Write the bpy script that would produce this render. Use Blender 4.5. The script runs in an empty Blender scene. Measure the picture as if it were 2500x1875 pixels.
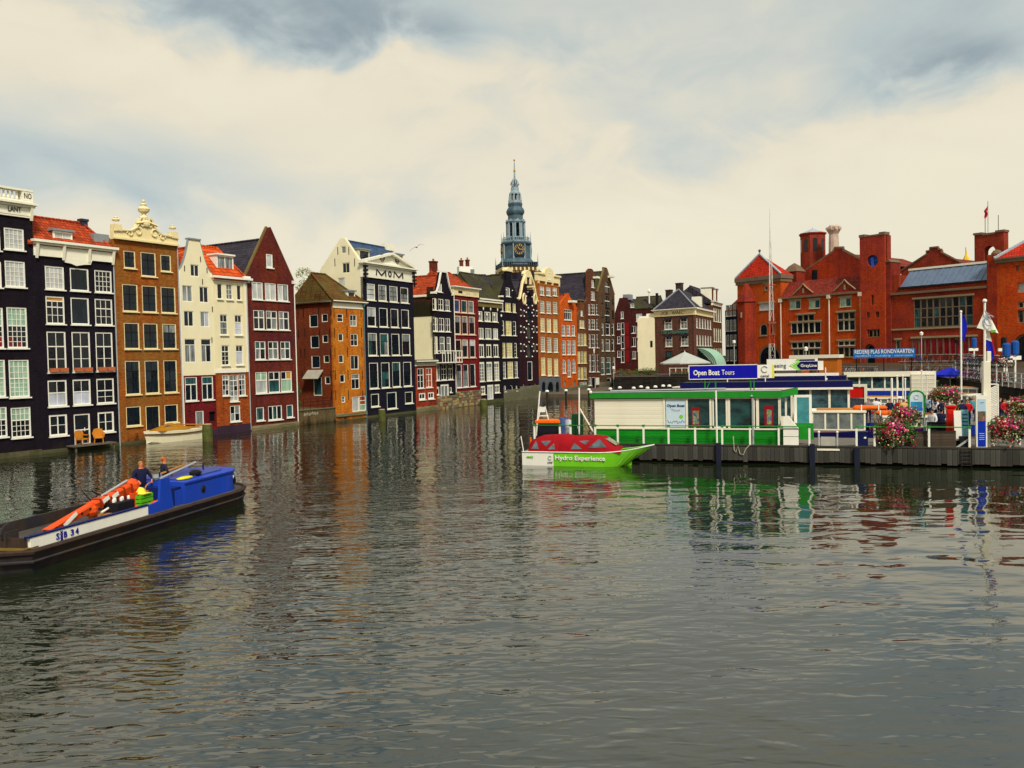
import bpy, math, random
from mathutils import Vector, Matrix
from mathutils.geometry import delaunay_2d_cdt
random.seed(7)
SC = bpy.context.scene
COL = SC.collection
PI = math.pi

# ------------------------------------------------------------------ camera
F, CX, CY = 2050.0, 1250.0, 937.5          # focal length and centre in photograph pixels
PITCH, ROLL = math.atan(62.5/2050), .022
EYE = Vector((0, 0, 6.0))
FWD = Vector((0, math.cos(PITCH), -math.sin(PITCH)))
UP0 = Vector((0, math.sin(PITCH), math.cos(PITCH)))
RT0 = Vector((1, 0, 0))
RT = math.cos(ROLL)*RT0-math.sin(ROLL)*UP0
UP = math.cos(ROLL)*UP0+math.sin(ROLL)*RT0
cam = bpy.data.cameras.new('camera')
cam.sensor_width = 36; cam.lens = F/2500*36; cam.clip_start = .1; cam.clip_end = 5000
cob = bpy.data.objects.new('camera', cam); COL.objects.link(cob)
m = Matrix((RT, UP, -FWD)).transposed().to_4x4(); m.translation = EYE
cob.matrix_world = m
SC.camera = cob
cy = SC.cycles
cy.max_bounces = 5; cy.diffuse_bounces = 2; cy.glossy_bounces = 3; cy.transmission_bounces = 3; cy.caustics_reflective = False; cy.caustics_refractive = False
cy.use_adaptive_sampling = True; cy.adaptive_threshold = .02; cy.use_denoising = True; cy.sample_clamp_indirect = 4

# ------------------------------------------------------------------ world, sun, exposure
SUN_EL, SUN_AZ = math.radians(47), math.atan2(.35, -.937)     # towards the sun: right of and behind the camera
EXPO = 1.30
vs = SC.view_settings
vs.view_transform = 'Standard'; vs.look = 'None'; vs.gamma = 1; vs.exposure = EXPO; vs.use_curve_mapping = False
W = bpy.data.worlds.new('World'); SC.world = W; W.use_nodes = True
nt = W.node_tree; nt.nodes.clear()
class NG:
    """tiny expression helper for shader node trees"""
    def __init__(s, nt): s.nt = nt
    def n(s, t, **k):
        o = s.nt.nodes.new(t)
        for a, b in k.items(): setattr(o, a, b)
        return o
    def put(s, sock, v):
        if hasattr(v, 'is_linked') or isinstance(v, bpy.types.NodeSocket): s.nt.links.new(v, sock)
        else: sock.default_value = v
    def m(s, op, a, b=None, c=None, clamp=False):
        o = s.n('ShaderNodeMath', operation=op, use_clamp=clamp)
        for i, v in enumerate((a, b, c)):
            if v is not None: s.put(o.inputs[i], v)
        return o.outputs[0]
    def mix(s, f, a, b, bt='MIX'):
        o = s.n('ShaderNodeMix', data_type='RGBA', blend_type=bt)
        s.put(o.inputs[0], f)
        for i, v in ((6, a), (7, b)):
            if isinstance(v, (tuple, list)) and len(v) == 3: v = (*v, 1)
            s.put(o.inputs[i], v)
        return o.outputs[2]
    def noise(s, vec, scale, detail=4, rough=.55, dist=0):
        o = s.n('ShaderNodeTexNoise'); s.put(o.inputs['Vector'], vec)
        o.inputs['Scale'].default_value = scale; o.inputs['Detail'].default_value = detail
        o.inputs['Roughness'].default_value = rough; o.inputs['Distortion'].default_value = dist
        return o.outputs[0]
    def comb(s, x, y, z):
        o = s.n('ShaderNodeCombineXYZ')
        for i, v in enumerate((x, y, z)): s.put(o.inputs[i], v)
        return o.outputs[0]
    def sep(s, v):
        o = s.n('ShaderNodeSeparateXYZ'); s.put(o.inputs[0], v); return o.outputs
    def map(s, vec, scale=(1, 1, 1), loc=(0, 0, 0), rot=(0, 0, 0)):
        o = s.n('ShaderNodeMapping'); s.put(o.inputs[0], vec)
        o.inputs['Scale'].default_value = scale; o.inputs['Location'].default_value = loc; o.inputs['Rotation'].default_value = rot
        return o.outputs[0]
    def ramp(s, f, stops):
        o = s.n('ShaderNodeValToRGB'); s.put(o.inputs[0], f)
        e = o.color_ramp.elements
        while len(e) < len(stops): e.new(.5)
        for k, (p, c) in zip(e, stops): k.position = p; k.color = (*c, 1) if len(c) == 3 else c
        return o.outputs[0]
g = NG(nt)
tc = g.n('ShaderNodeTexCoord')
dx, dy, dz = g.sep(tc.outputs['Generated'])
zz = g.m('ADD', g.m('MAXIMUM', dz, 0), .17)
cp = g.comb(g.m('DIVIDE', dx, zz), g.m('DIVIDE', dy, zz), 0)            # the cloud deck, seen in perspective
gd = tc.outputs['Generated']
wob = g.noise(g.map(gd, (1, 1, 1.5)), 3.2, 3, .6)
big = g.noise(g.map(gd, (1, 1, 2.0), (3.3, 1.7, .4)), 3.4, 5, .55, .5)
fine = g.noise(g.map(gd, (1, 1, 1.7), (.9, 2.2, .3)), 8.5, 5, .55, .6)
az = g.m('ARCTAN2', dx, dy)                                               # 0 = straight ahead
el = g.m('ARCSINE', dz)
w1 = g.m('MULTIPLY', g.m('SUBTRACT', wob, .5), .30)
w2 = g.m('MULTIPLY', g.m('SUBTRACT', fine, .5), .26)
azw, elw = g.m('ADD', az, w1), g.m('ADD', el, g.m('MULTIPLY', w2, .55))
def blob(a0, e0, sa, se):
    u = g.m('DIVIDE', g.m('SUBTRACT', azw, a0), sa); v = g.m('DIVIDE', g.m('SUBTRACT', elw, e0), se)
    q = g.m('ADD', g.m('MULTIPLY', u, u), g.m('MULTIPLY', v, v))
    return g.m('EXPONENT', g.m('MULTIPLY', q, -1.0))
def ang(px, py): return math.atan((px-1250)/F), math.atan((875-.022*(px-1250)-py)/F)
dark = g.m('MULTIPLY', g.m('SUBTRACT', big, .5), .62)
dark = g.m('ADD', dark, g.m('MULTIPLY', g.m('SUBTRACT', fine, .5), .36))
for (px, py, sa, se, k) in ((560, 30, .24, .060, .46), (980, 100, .16, .04, .20), (2300, 225, .13, .036, .26), (1700, 330, .20, .028, .10),
                            (180, 480, .26, .07, .26), (1850, 110, .30, .10, .22), (2450, 60, .12, .06, .14), (1300, 30, .16, .05, .16),
                            (450, 230, .26, .032, -.22), (1500, 600, .45, .05, -.20), (2350, 430, .20, .055, -.15), (60, 150, .14, .03, -.22), (1000, 360, .3, .05, -.08)):
    a0, e0 = ang(px, py)
    dark = g.m('ADD', dark, g.m('MULTIPLY', blob(a0, e0, sa, se), k))
dark = g.m('ADD', dark, g.m('MULTIPLY', g.m('MULTIPLY_ADD', el, 2.6, -1.08, clamp=True), .34))      # unseen sky overhead darkened, which dims its reflection in the water
dark = g.m('ADD', dark, .27, clamp=True)
K = 1/2**EXPO
cl = g.ramp(dark, [(0, (.88*K, .80*K, .60*K)), (.25, (.82*K, .74*K, .56*K)), (.42, (.66*K, .66*K, .57*K)), (.58, (.50*K, .56*K, .54*K)), (.78, (.30*K, .36*K, .38*K)), (1, (.18*K, .225*K, .255*K))])
sky = g.n('ShaderNodeTexSky', sky_type='NISHITA', sun_disc=False, sun_elevation=SUN_EL, sun_rotation=SUN_AZ)
skyc = g.mix(1.0, sky.outputs[0], (.09, .09, .09), 'MULTIPLY')
tot = g.mix(.94, skyc, cl)
bg = g.n('ShaderNodeBackground'); g.put(bg.inputs[0], tot); bg.inputs[1].default_value = 1.0
wo = g.n('ShaderNodeOutputWorld'); nt.links.new(bg.outputs[0], wo.inputs[0])
sl = bpy.data.lights.new('sun', 'SUN'); sl.energy = 1.5; sl.angle = math.radians(10); sl.color = (1, .93, .80)
so = bpy.data.objects.new('sun', sl); COL.objects.link(so)
sd = Vector((math.sin(SUN_AZ)*math.cos(SUN_EL), math.cos(SUN_AZ)*math.cos(SUN_EL), math.sin(SUN_EL)))
so.rotation_euler = (-sd).to_track_quat('-Z', 'Y').to_euler()

# ------------------------------------------------------------------ geometry helpers
def ray(px, py): return FWD+RT*((px-CX)/F)-UP*((py-CY)/F)
def on_z(px, py, z=0.): d = ray(px, py); return EYE+d*((z-EYE.z)/d.z)
def at_y(px, py, Y): d = ray(px, py); return EYE+d*(Y/d.y)
def proj(p): d = Vector(p)-EYE; w = d.dot(FWD); return CX+F*d.dot(RT)/w, CY-F*d.dot(UP)/w
def tag(o, label=None, cat=None, group=None, kind=None):
    if label: o['label'] = label
    if cat: o['category'] = cat
    if group: o['group'] = group
    if kind: o['kind'] = kind
    return o
def empty(name, loc=(0, 0, 0), rz=0., label=None, cat=None, group=None):
    o = bpy.data.objects.new(name, None); COL.objects.link(o); o.empty_display_size = .3
    o.location = loc; o.rotation_euler = (0, 0, rz)
    return tag(o, label, cat, group)
def link(name, me, parent=None, mat=None):
    o = bpy.data.objects.new(name, me); COL.objects.link(o)
    if parent: o.parent = parent
    return o
def copy_tree(o, parent=None):
    c = o.copy(); COL.objects.link(c); c.parent = parent
    for ch in o.children: copy_tree(ch, c)
    return c
def inpoly(p, poly):
    x, y = p; r = False; n = len(poly)
    for i in range(n):
        (x1, y1), (x2, y2) = poly[i], poly[i-1]
        if (y1 > y) != (y2 > y) and x < (x2-x1)*(y-y1)/(y2-y1)+x1: r = not r
    return r
class MB:
    def __init__(s): s.v = []; s.f = []
    def add(s, vs, fs):
        b = len(s.v); s.v += [tuple(v) for v in vs]; s.f += [tuple(i+b for i in f) for f in fs]; return s
    def box(s, x0, x1, y0, y1, z0, z1):
        return s.add([(x, y, z) for z in (z0, z1) for y in (y0, y1) for x in (x0, x1)],
                     [(0, 2, 3, 1), (4, 5, 7, 6), (0, 1, 5, 4), (2, 6, 7, 3), (0, 4, 6, 2), (1, 3, 7, 5)])
    def bbox(s, x0, x1, y0, y1, z0, z1, b=.02):
        """box with chamfered vertical and top edges"""
        def lv(z, i): return [(x0+i+b, y0+i, z), (x1-i-b, y0+i, z), (x1-i, y0+i+b, z), (x1-i, y1-i-b, z), (x1-i-b, y1-i, z), (x0+i+b, y1-i, z), (x0+i, y1-i-b, z), (x0+i, y0+i+b, z)]
        vs = lv(z0, 0)+lv(z1-b, 0)+lv(z1, b)
        fs = [tuple(range(7, -1, -1)), tuple(range(16, 24))]
        for k in (0, 8): fs += [(k+i, k+(i+1) % 8, k+8+(i+1) % 8, k+8+i) for i in range(8)]
        return s.add(vs, fs)
    def obox(s, c, ax, ay, az):
        c, ax, ay, az = map(Vector, (c, ax, ay, az))
        return s.add([c+ax*i+ay*j+az*k for k in (-1, 1) for j in (-1, 1) for i in (-1, 1)],
                     [(0, 2, 3, 1), (4, 5, 7, 6), (0, 1, 5, 4), (2, 6, 7, 3), (0, 4, 6, 2), (1, 3, 7, 5)])
    def prism(s, poly, y0, y1):
        n = len(poly)
        return s.add([(x, y0, z) for x, z in poly]+[(x, y1, z) for x, z in poly],
                     [tuple(range(n)), tuple(range(2*n-1, n-1, -1))]+[(i, i+n, (i+1) % n+n, (i+1) % n) for i in range(n)])
    def prismx(s, poly, x0, x1):
        n = len(poly)
        return s.add([(x0, y, z) for y, z in poly]+[(x1, y, z) for y, z in poly],
                     [tuple(range(n)), tuple(range(2*n-1, n-1, -1))]+[(i, i+n, (i+1) % n+n, (i+1) % n) for i in range(n)])
    def prismz(s, poly, z0, z1):
        n = len(poly)
        return s.add([(x, y, z0) for x, y in poly]+[(x, y, z1) for x, y in poly],
                     [tuple(range(n-1, -1, -1)), tuple(range(n, 2*n))]+[(i, (i+1) % n, (i+1) % n+n, i+n) for i in range(n)])
    def tube(s, pts, r, n=6, cap=True):
        pts = [Vector(p) for p in pts]; rs = r if isinstance(r, (list, tuple)) else [r]*len(pts)
        rings = []; b = None
        for i, p in enumerate(pts):
            t = (pts[min(i+1, len(pts)-1)]-pts[max(i-1, 0)])
            if t.length < 1e-9: t = Vector((0, 0, 1))
            t.normalize()
            if b is None: b = t.orthogonal().normalized()
            else:
                b = b-t*b.dot(t)
                b = b.normalized() if b.length > 1e-6 else t.orthogonal().normalized()
            c = t.cross(b)
            rings.append([p+(b*math.cos(a)+c*math.sin(a))*rs[i] for a in [2*PI*k/n for k in range(n)]])
        vs = [v for rg in rings for v in rg]; fs = []
        for i in range(len(pts)-1):
            fs += [(i*n+k, i*n+(k+1) % n, (i+1)*n+(k+1) % n, (i+1)*n+k) for k in range(n)]
        if cap: fs += [tuple(range(n-1, -1, -1)), tuple(range((len(pts)-1)*n, len(pts)*n))]
        return s.add(vs, fs)
    def lathe(s, prof, c=(0, 0), n=12, ph=0., sq=None):
        vs = []; fs = []
        for r, z in prof: vs += [(c[0]+r*math.cos(ph+2*PI*k/n), c[1]+r*math.sin(ph+2*PI*k/n), z) for k in range(n)]
        for i in range(len(prof)-1): fs += [(i*n+k, i*n+(k+1) % n, (i+1)*n+(k+1) % n, (i+1)*n+k) for k in range(n)]
        fs += [tuple(range(n-1, -1, -1)), tuple(range((len(prof)-1)*n, len(prof)*n))]
        return s.add(vs, fs)
    def ball(s, c, r, n=8, m=5):
        rx, ry, rz = r if isinstance(r, (tuple, list)) else (r, r, r)
        vs = [(c[0], c[1], c[2]-rz)]
        for j in range(1, m):
            a = PI*j/m
            vs += [(c[0]+rx*math.sin(a)*math.cos(2*PI*k/n), c[1]+ry*math.sin(a)*math.sin(2*PI*k/n), c[2]-rz*math.cos(a)) for k in range(n)]
        vs.append((c[0], c[1], c[2]+rz)); e = len(vs)-1
        fs = [(0, 1+(k+1) % n, 1+k) for k in range(n)]+[(e, e-n+k, e-n+(k+1) % n) for k in range(n)]
        for j in range(m-2): fs += [(1+j*n+k, 1+j*n+(k+1) % n, 1+(j+1)*n+(k+1) % n, 1+(j+1)*n+k) for k in range(n)]
        return s.add(vs, fs)
    def sheet(s, outline, holes=(), y=0., th=.3, rev=.16):
        """vertical wall face in the xz plane with real openings, reveals and an edge thickness"""
        loops = [outline]+list(holes); vs = []; ed = []
        for lp in loops:
            b = len(vs); vs += [Vector(p) for p in lp]; ed += [(b+i, b+(i+1) % len(lp)) for i in range(len(lp))]
        ov, oe, of, *_ = delaunay_2d_cdt(vs, ed, [], 0, 1e-6)
        fs = []
        for f in of:
            c = (sum(ov[i].x for i in f)/len(f), sum(ov[i].y for i in f)/len(f))
            if inpoly(c, outline) and not any(inpoly(c, h) for h in holes):
                a, b, d = ov[f[0]], ov[f[1]], ov[f[2]]
                fs.append(tuple(f) if (b-a).cross(d-a) > 0 else tuple(reversed(f)))
        s.add([(p.x, y, p.y) for p in ov], fs)
        n = len(outline)
        s.add([(x, y, z) for x, z in outline]+[(x, y+th, z) for x, z in outline], [(i, i+n, (i+1) % n+n, (i+1) % n) for i in range(n)])
        for h in holes:
            n = len(h)
            s.add([(x, y, z) for x, z in h]+[(x, y+rev, z) for x, z in h], [(i, (i+1) % n, (i+1) % n+n, i+n) for i in range(n)])
        return s
    def mesh(s, name, mat=None, smooth=False):
        me = bpy.data.meshes.new(name); me.from_pydata(s.v, [], s.f); me.update()
        if mat: me.materials.append(mat)
        if smooth: me.polygons.foreach_set('use_smooth', [True]*len(me.polygons))
        return me
    def build(s, name, mat=None, parent=None, smooth=False):
        return link(name, s.mesh(name, mat, smooth), parent)
def rect(x0, x1, z0, z1): return [(x0, z0), (x1, z0), (x1, z1), (x0, z1)]
def arch(x0, x1, z0, z1, n=8, k=1.):
    r = (x1-x0)/2; cx = (x0+x1)/2; zs = z1-r*k
    return [(x0, z0), (x1, z0)]+[(cx+r*math.cos(PI*i/n), zs+r*k*math.sin(PI*i/n)) for i in range(n+1)]
UNIT = MB().box(-.5, .5, -.5, .5, -.5, .5)
_unit = {}
def ubox(name, mat, parent, x0, x1, y0, y1, z0, z1):
    """a box that shares one mesh with every other box of its material"""
    k = mat.name
    if k not in _unit: _unit[k] = UNIT.mesh('block', mat)
    o = link(name, _unit[k], parent)
    o.location = ((x0+x1)/2, (y0+y1)/2, (z0+z1)/2); o.scale = (x1-x0, y1-y0, z1-z0)
    return o
def text(body, mat, parent, size, loc, width=None, rot=(PI/2, 0, 0), name='lettering', ext=.012, align='CENTER', bold=0., shear=0.):
    cu = bpy.data.curves.new('lettering', 'FONT'); cu.body = body; cu.size = size; cu.extrude = ext; cu.offset = bold; cu.shear = shear
    cu.align_x = align; cu.align_y = 'CENTER'; cu.resolution_u = 2
    t = bpy.data.objects.new('tmp', cu); COL.objects.link(t)
    bpy.context.view_layer.update()
    me = bpy.data.meshes.new_from_object(t.evaluated_get(bpy.context.evaluated_depsgraph_get()))
    bpy.data.objects.remove(t)
    me.materials.clear(); me.materials.append(mat)
    o = link(name, me, parent); o.location = loc; o.rotation_euler = rot
    if width:
        xs = [v.co.x for v in me.vertices]; o.scale.x = width/max(1e-6, max(xs)-min(xs))
    return o

# ------------------------------------------------------------------ materials
_m = {}
def M(name, c=(.5, .5, .5), rough=.75, var=.22, scale=1.3, bump=0., spec=.12, brick=None, tile=None, metal=0., grime=.0, c2=None, streak=False, rnd=0., coat=0.):
    if name in _m: return _m[name]
    mt = bpy.data.materials.new(name); mt.use_nodes = True; _m[name] = mt
    t = mt.node_tree; t.nodes.clear(); g = NG(t)
    b = g.n('ShaderNodeBsdfPrincipled'); o = g.n('ShaderNodeOutputMaterial'); t.links.new(b.outputs[0], o.inputs[0])
    tc = g.n('ShaderNodeTexCoord').outputs['Object']
    n1 = g.noise(tc, scale, 5, .62)
    n2 = g.noise(g.map(tc, (1, 1, .22) if not streak else (1.6, 1.6, .05)), scale*2.3, 4, .6)
    col = (*c, 1)
    if brick:
        bw, bh = brick; x, y, z = g.sep(tc)
        br = g.n('ShaderNodeTexBrick'); g.put(br.inputs[0], g.comb(g.m('ADD', x, y), z, 0))
        br.inputs['Scale'].default_value = 1; br.inputs['Brick Width'].default_value = bw; br.inputs['Row Height'].default_value = bh
        br.inputs['Mortar Size'].default_value = bh*.10; br.inputs['Bias'].default_value = 0
        br.inputs['Color1'].default_value = (*[min(1, k*1.05) for k in c], 1); br.inputs['Color2'].default_value = (*[k*.55 for k in c], 1)
        br.inputs['Mortar'].default_value = (*[.5*k+.02 for k in c], 1)
        col = br.outputs[0]
    if tile:
        tw, th = tile; x, y, z = g.sep(tc)
        br = g.n('ShaderNodeTexBrick'); g.put(br.inputs[0], g.comb(g.m('ADD', x, g.m('MULTIPLY', y, .37)), z, 0)); br.offset = 0
        br.inputs['Scale'].default_value = 1; br.inputs['Brick Width'].default_value = tw; br.inputs['Row Height'].default_value = th
        br.inputs['Mortar Size'].default_value = th*.13; br.inputs['Mortar Smooth'].default_value = .6
        br.inputs['Color1'].default_value = (*[min(1, k*1.25) for k in c], 1); br.inputs['Color2'].default_value = (*[k*.7 for k in c], 1)
        br.inputs['Mortar'].default_value = (*[k*.35 for k in c], 1)
        col = br.outputs[0]
    if c2: col = g.mix(g.ramp(g.noise(g.map(tc, (1, 1, 1.3)), scale*.55, 6, .68), [(.40, (0, 0, 0)), (.62, (1, 1, 1))]), col, c2)
    f = g.m('MULTIPLY_ADD', g.m('SUBTRACT', g.m('ADD', n1, n2), 1.0), var*2.2, 1.0)
    col = g.mix(1.0, col, g.comb(f, f, f), 'MULTIPLY')
    if grime: col = g.mix(g.m('MULTIPLY', g.ramp(n2, [(.45, (0, 0, 0)), (.7, (1, 1, 1))]), grime), col, (.05, .045, .035))
    if brick:
        q = g.m('MULTIPLY_ADD', g.noise(g.map(tc, (2.6, 2.6, 8)), 1.0, 3, .7), 1.5, .25); col = g.mix(1.0, col, g.comb(q, q, q), 'MULTIPLY')
        z = g.sep(tc)[2]; lv = g.m('MULTIPLY_ADD', g.noise(g.map(tc, (1, 1, .4)), 1.1, 4, .6), 2.4, -.75)
        col = g.mix(g.m('MULTIPLY', g.m('SUBTRACT', lv, z, clamp=True), 1.6, clamp=True), col, (.022, .020, .010))
        st = g.ramp(g.noise(g.map(tc, (2.2, 2.2, .12)), 1.0, 5, .65), [(.50, (0, 0, 0)), (.72, (1, 1, 1))]); col = g.mix(g.m('MULTIPLY', st, .55), col, g.mix(1., col, (.45, .42, .38), 'MULTIPLY'))
    if rnd:
        oi = g.n('ShaderNodeObjectInfo').outputs['Random']; q = g.m('MULTIPLY_ADD', oi, 2*rnd, 1-rnd)
        col = g.mix(1.0, col, g.comb(q, q, q), 'MULTIPLY')
    g.put(b.inputs['Base Color'], col)
    b.inputs['Roughness'].default_value = rough; b.inputs['Specular IOR Level'].default_value = .05 if brick else spec; b.inputs['Metallic'].default_value = metal
    if coat: b.inputs['Coat Weight'].default_value = coat; b.inputs['Coat Roughness'].default_value = .1
    if bump or brick or tile:
        bp = g.n('ShaderNodeBump'); bp.inputs['Strength'].default_value = bump or .6; bp.inputs['Distance'].default_value = .02
        h = g.m('ADD', n1, g.m('MULTIPLY', br.outputs[1], -.6)) if (brick or tile) else g.noise(tc, scale*9, 3)
        g.put(bp.inputs['Height'], h); t.links.new(bp.outputs[0], b.inputs['Normal'])
    return mt
def pane(name, c, c2=None, rough=.06, vs=1., hs=6.):
    """window glass as it looks by day from outside: dark or curtained room behind a shiny sheet, slightly uneven"""
    if name in _m: return _m[name]
    mt = bpy.data.materials.new(name); mt.use_nodes = True; _m[name] = mt
    t = mt.node_tree; t.nodes.clear(); g = NG(t)
    b = g.n('ShaderNodeBsdfPrincipled'); o = g.n('ShaderNodeOutputMaterial'); t.links.new(b.outputs[0], o.inputs[0])
    p = g.n('ShaderNodeNewGeometry').outputs['Position']
    n = g.noise(g.map(p, (hs, hs, vs)), 1., 4, .6)
    big = g.noise(p, .55, 2)
    cc = g.mix(g.ramp(n, [(.36, (0, 0, 0)), (.64, (1, 1, 1))]), (*c, 1), (*(c2 or [k*.45 for k in c]), 1))
    q = g.m('MULTIPLY_ADD', big, 1.3, .35)
    g.put(b.inputs['Base Color'], g.mix(1.0, cc, g.comb(q, q, q), 'MULTIPLY'))
    b.inputs['Roughness'].default_value = rough; b.inputs['Specular IOR Level'].default_value = .36; b.inputs['IOR'].default_value = 1.45
    bp = g.n('ShaderNodeBump'); bp.inputs['Strength'].default_value = .12; bp.inputs['Distance'].default_value = .05
    g.put(bp.inputs['Height'], g.noise(p, 1.7, 2)); t.links.new(bp.outputs[0], b.inputs['Normal'])
    return mt

# ------------------------------------------------------------------ water
def water_mat():
    mt = bpy.data.materials.new('canal_water'); mt.use_nodes = True
    t = mt.node_tree; t.nodes.clear(); g = NG(t)
    b = g.n('ShaderNodeBsdfPrincipled'); o = g.n('ShaderNodeOutputMaterial'); t.links.new(b.outputs[0], o.inputs[0])
    p = g.n('ShaderNodeTexCoord').outputs['Object']
    patch = g.noise(g.map(p, (1, .7, 1), (4, 11, 0)), .05, 3, .5)                      # gusts: calmer and rougher areas
    px_, py_, _ = g.sep(p)
    open_ = g.m('SUBTRACT', 1.15, g.m('MULTIPLY', g.m('DIVIDE', g.m('ADD', px_, 9), 20, clamp=True), .92))      # the wind reaches the left half
    gust = g.m('MULTIPLY', g.ramp(patch, [(.36, (.30, .30, .30)), (.60, (1.05, 1.05, 1.05))]), g.m('MULTIPLY', open_, g.m('SUBTRACT', 1.1, g.m('MULTIPLY', g.m('DIVIDE', g.m('ADD', py_, -20), 45, clamp=True), .70))))
    h1 = g.noise(g.map(p, (1, 1.6, 1), rot=(0, 0, .25)), .30, 2, .5, .3)
    h2 = g.noise(g.map(p, (1, 1.9, 1), rot=(0, 0, -.2)), 1.15, 2, .5, .6)
    h3 = g.noise(g.map(p, (1, 2.6, 1), rot=(0, 0, .12)), 1.5, 1, .5, .5)
    h = g.m('ADD', g.m('MULTIPLY', h1, .17), g.m('ADD', g.m('MULTIPLY', g.m('MULTIPLY', h2, gust), .05), g.m('MULTIPLY', g.m('MULTIPLY', h3, gust), .070)))
    bp = g.n('ShaderNodeBump'); bp.inputs['Strength'].default_value = 1.0; bp.inputs['Distance'].default_value = .55
    g.put(bp.inputs['Height'], h); t.links.new(bp.outputs[0], b.inputs['Normal'])
    silt = g.noise(p, .12, 4, .6)
    g.put(b.inputs['Base Color'], g.ramp(silt, [(.3, (.005, .008, .003)), (.7, (.014, .020, .009))]))
    b.inputs['Roughness'].default_value = .03; b.inputs['IOR'].default_value = 1.9; b.inputs['Specular IOR Level'].default_value = .5
    return mt
wb = MB(); wb.add([(-400, -60, 0), (400, -60, 0), (400, 700, 0), (-400, 700, 0)], [(0, 1, 2, 3)])
tag(wb.build('water', water_mat()), kind='structure')

# ------------------------------------------------------------------ palette
WHITE = M('white_paint', (.82, .80, .71), .5, .10, 2, grime=.05)
CREAM = M('cream_paint', (.78, .66, .36), .6, .10, 2)
CREAMW = M('cream_render', (.78, .72, .49), .8, .12, .8, grime=.10)
TRIM = M('pale_trim', (.82, .79, .64), .55, .10, 2, grime=.05)
BLACKP = M('black_paint', (.012, .011, .014), .45, .2, 3)
IRON = M('black_iron', (.015, .013, .013), .5, .2, 5, metal=.3)
GREYST = M('grey_stone', (.17, .15, .11), .9, .3, 2, bump=.4, c2=(.10, .10, .05))
MOSS = M('mossy_plinth', (.10, .085, .05), .9, .4, 1.6, bump=.5, c2=(.05, .06, .02))
LEAD = M('lead_grey', (.22, .25, .27), .5, .15, 2)
ZINC = M('zinc_pipe', (.40, .42, .42), .45, .15, 3, metal=.2)
PN = dict(d=pane('pane_dark', (.005, .006, .010), (.014, .017, .021)), n=pane('pane_navy', (.004, .006, .012), (.008, .017, .025)),
          w=pane('pane_white_blind', (.52, .54, .52), (.36, .38, .38), .25), g=pane('pane_green_curtain', (.34, .50, .36), (.20, .34, .25), .3),
          r=pane('pane_red_curtain', (.30, .008, .02), (.10, .004, .01)), y=pane('pane_yellow_blind', (.50, .25, .03), (.42, .2, .02), .4),
          s=pane('pane_painted_sky', (.42, .46, .56), (.52, .54, .60), .05), c=pane('pane_grey_curtain', (.30, .33, .32), (.06, .07, .08), .2, .5, 9),  # the pale blue-grey panes carry a sky reflection in their colour
          t=pane('pane_teal_curtain', (.03, .12, .12), (.008, .02, .03), .1, .6, 6), l=pane('pane_painted_lamplight', (.62, .52, .17), (.40, .34, .10), .3),  # lamplight put into the yellow pane colour, nothing glows
          o=pane('pane_orange_board', (.32, .06, .015), (.26, .04, .01), .6), b=pane('pane_blue', (.03, .09, .22), (.02, .05, .14)))
RED_TILE = M('red_roof_tile', (.40, .055, .016), .8, .3, 1.4, tile=(.26, .22), bump=1.)
ORANGE_TILE = M('orange_roof_tile', (.66, .090, .014), .75, .2, 1.2, tile=(.3, .32), bump=1.)
BROWN_TILE = M('brown_roof_tile', (.13, .058, .016), .85, .3, .8, tile=(.26, .24), bump=1., c2=(.10, .075, .018))
DARK_TILE = M('dark_roof_tile', (.042, .036, .050), .7, .3, 1., tile=(.26, .24), bump=1.)
MOSSY_TILE = M('mossy_dark_roof_tile', (.050, .042, .034), .85, .3, .8, tile=(.26, .24), bump=1., c2=(.05, .05, .018))
SLATE = M('blue_slate', (.045, .085, .17), .5, .25, 1.5, tile=(.3, .2), bump=.7)

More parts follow.
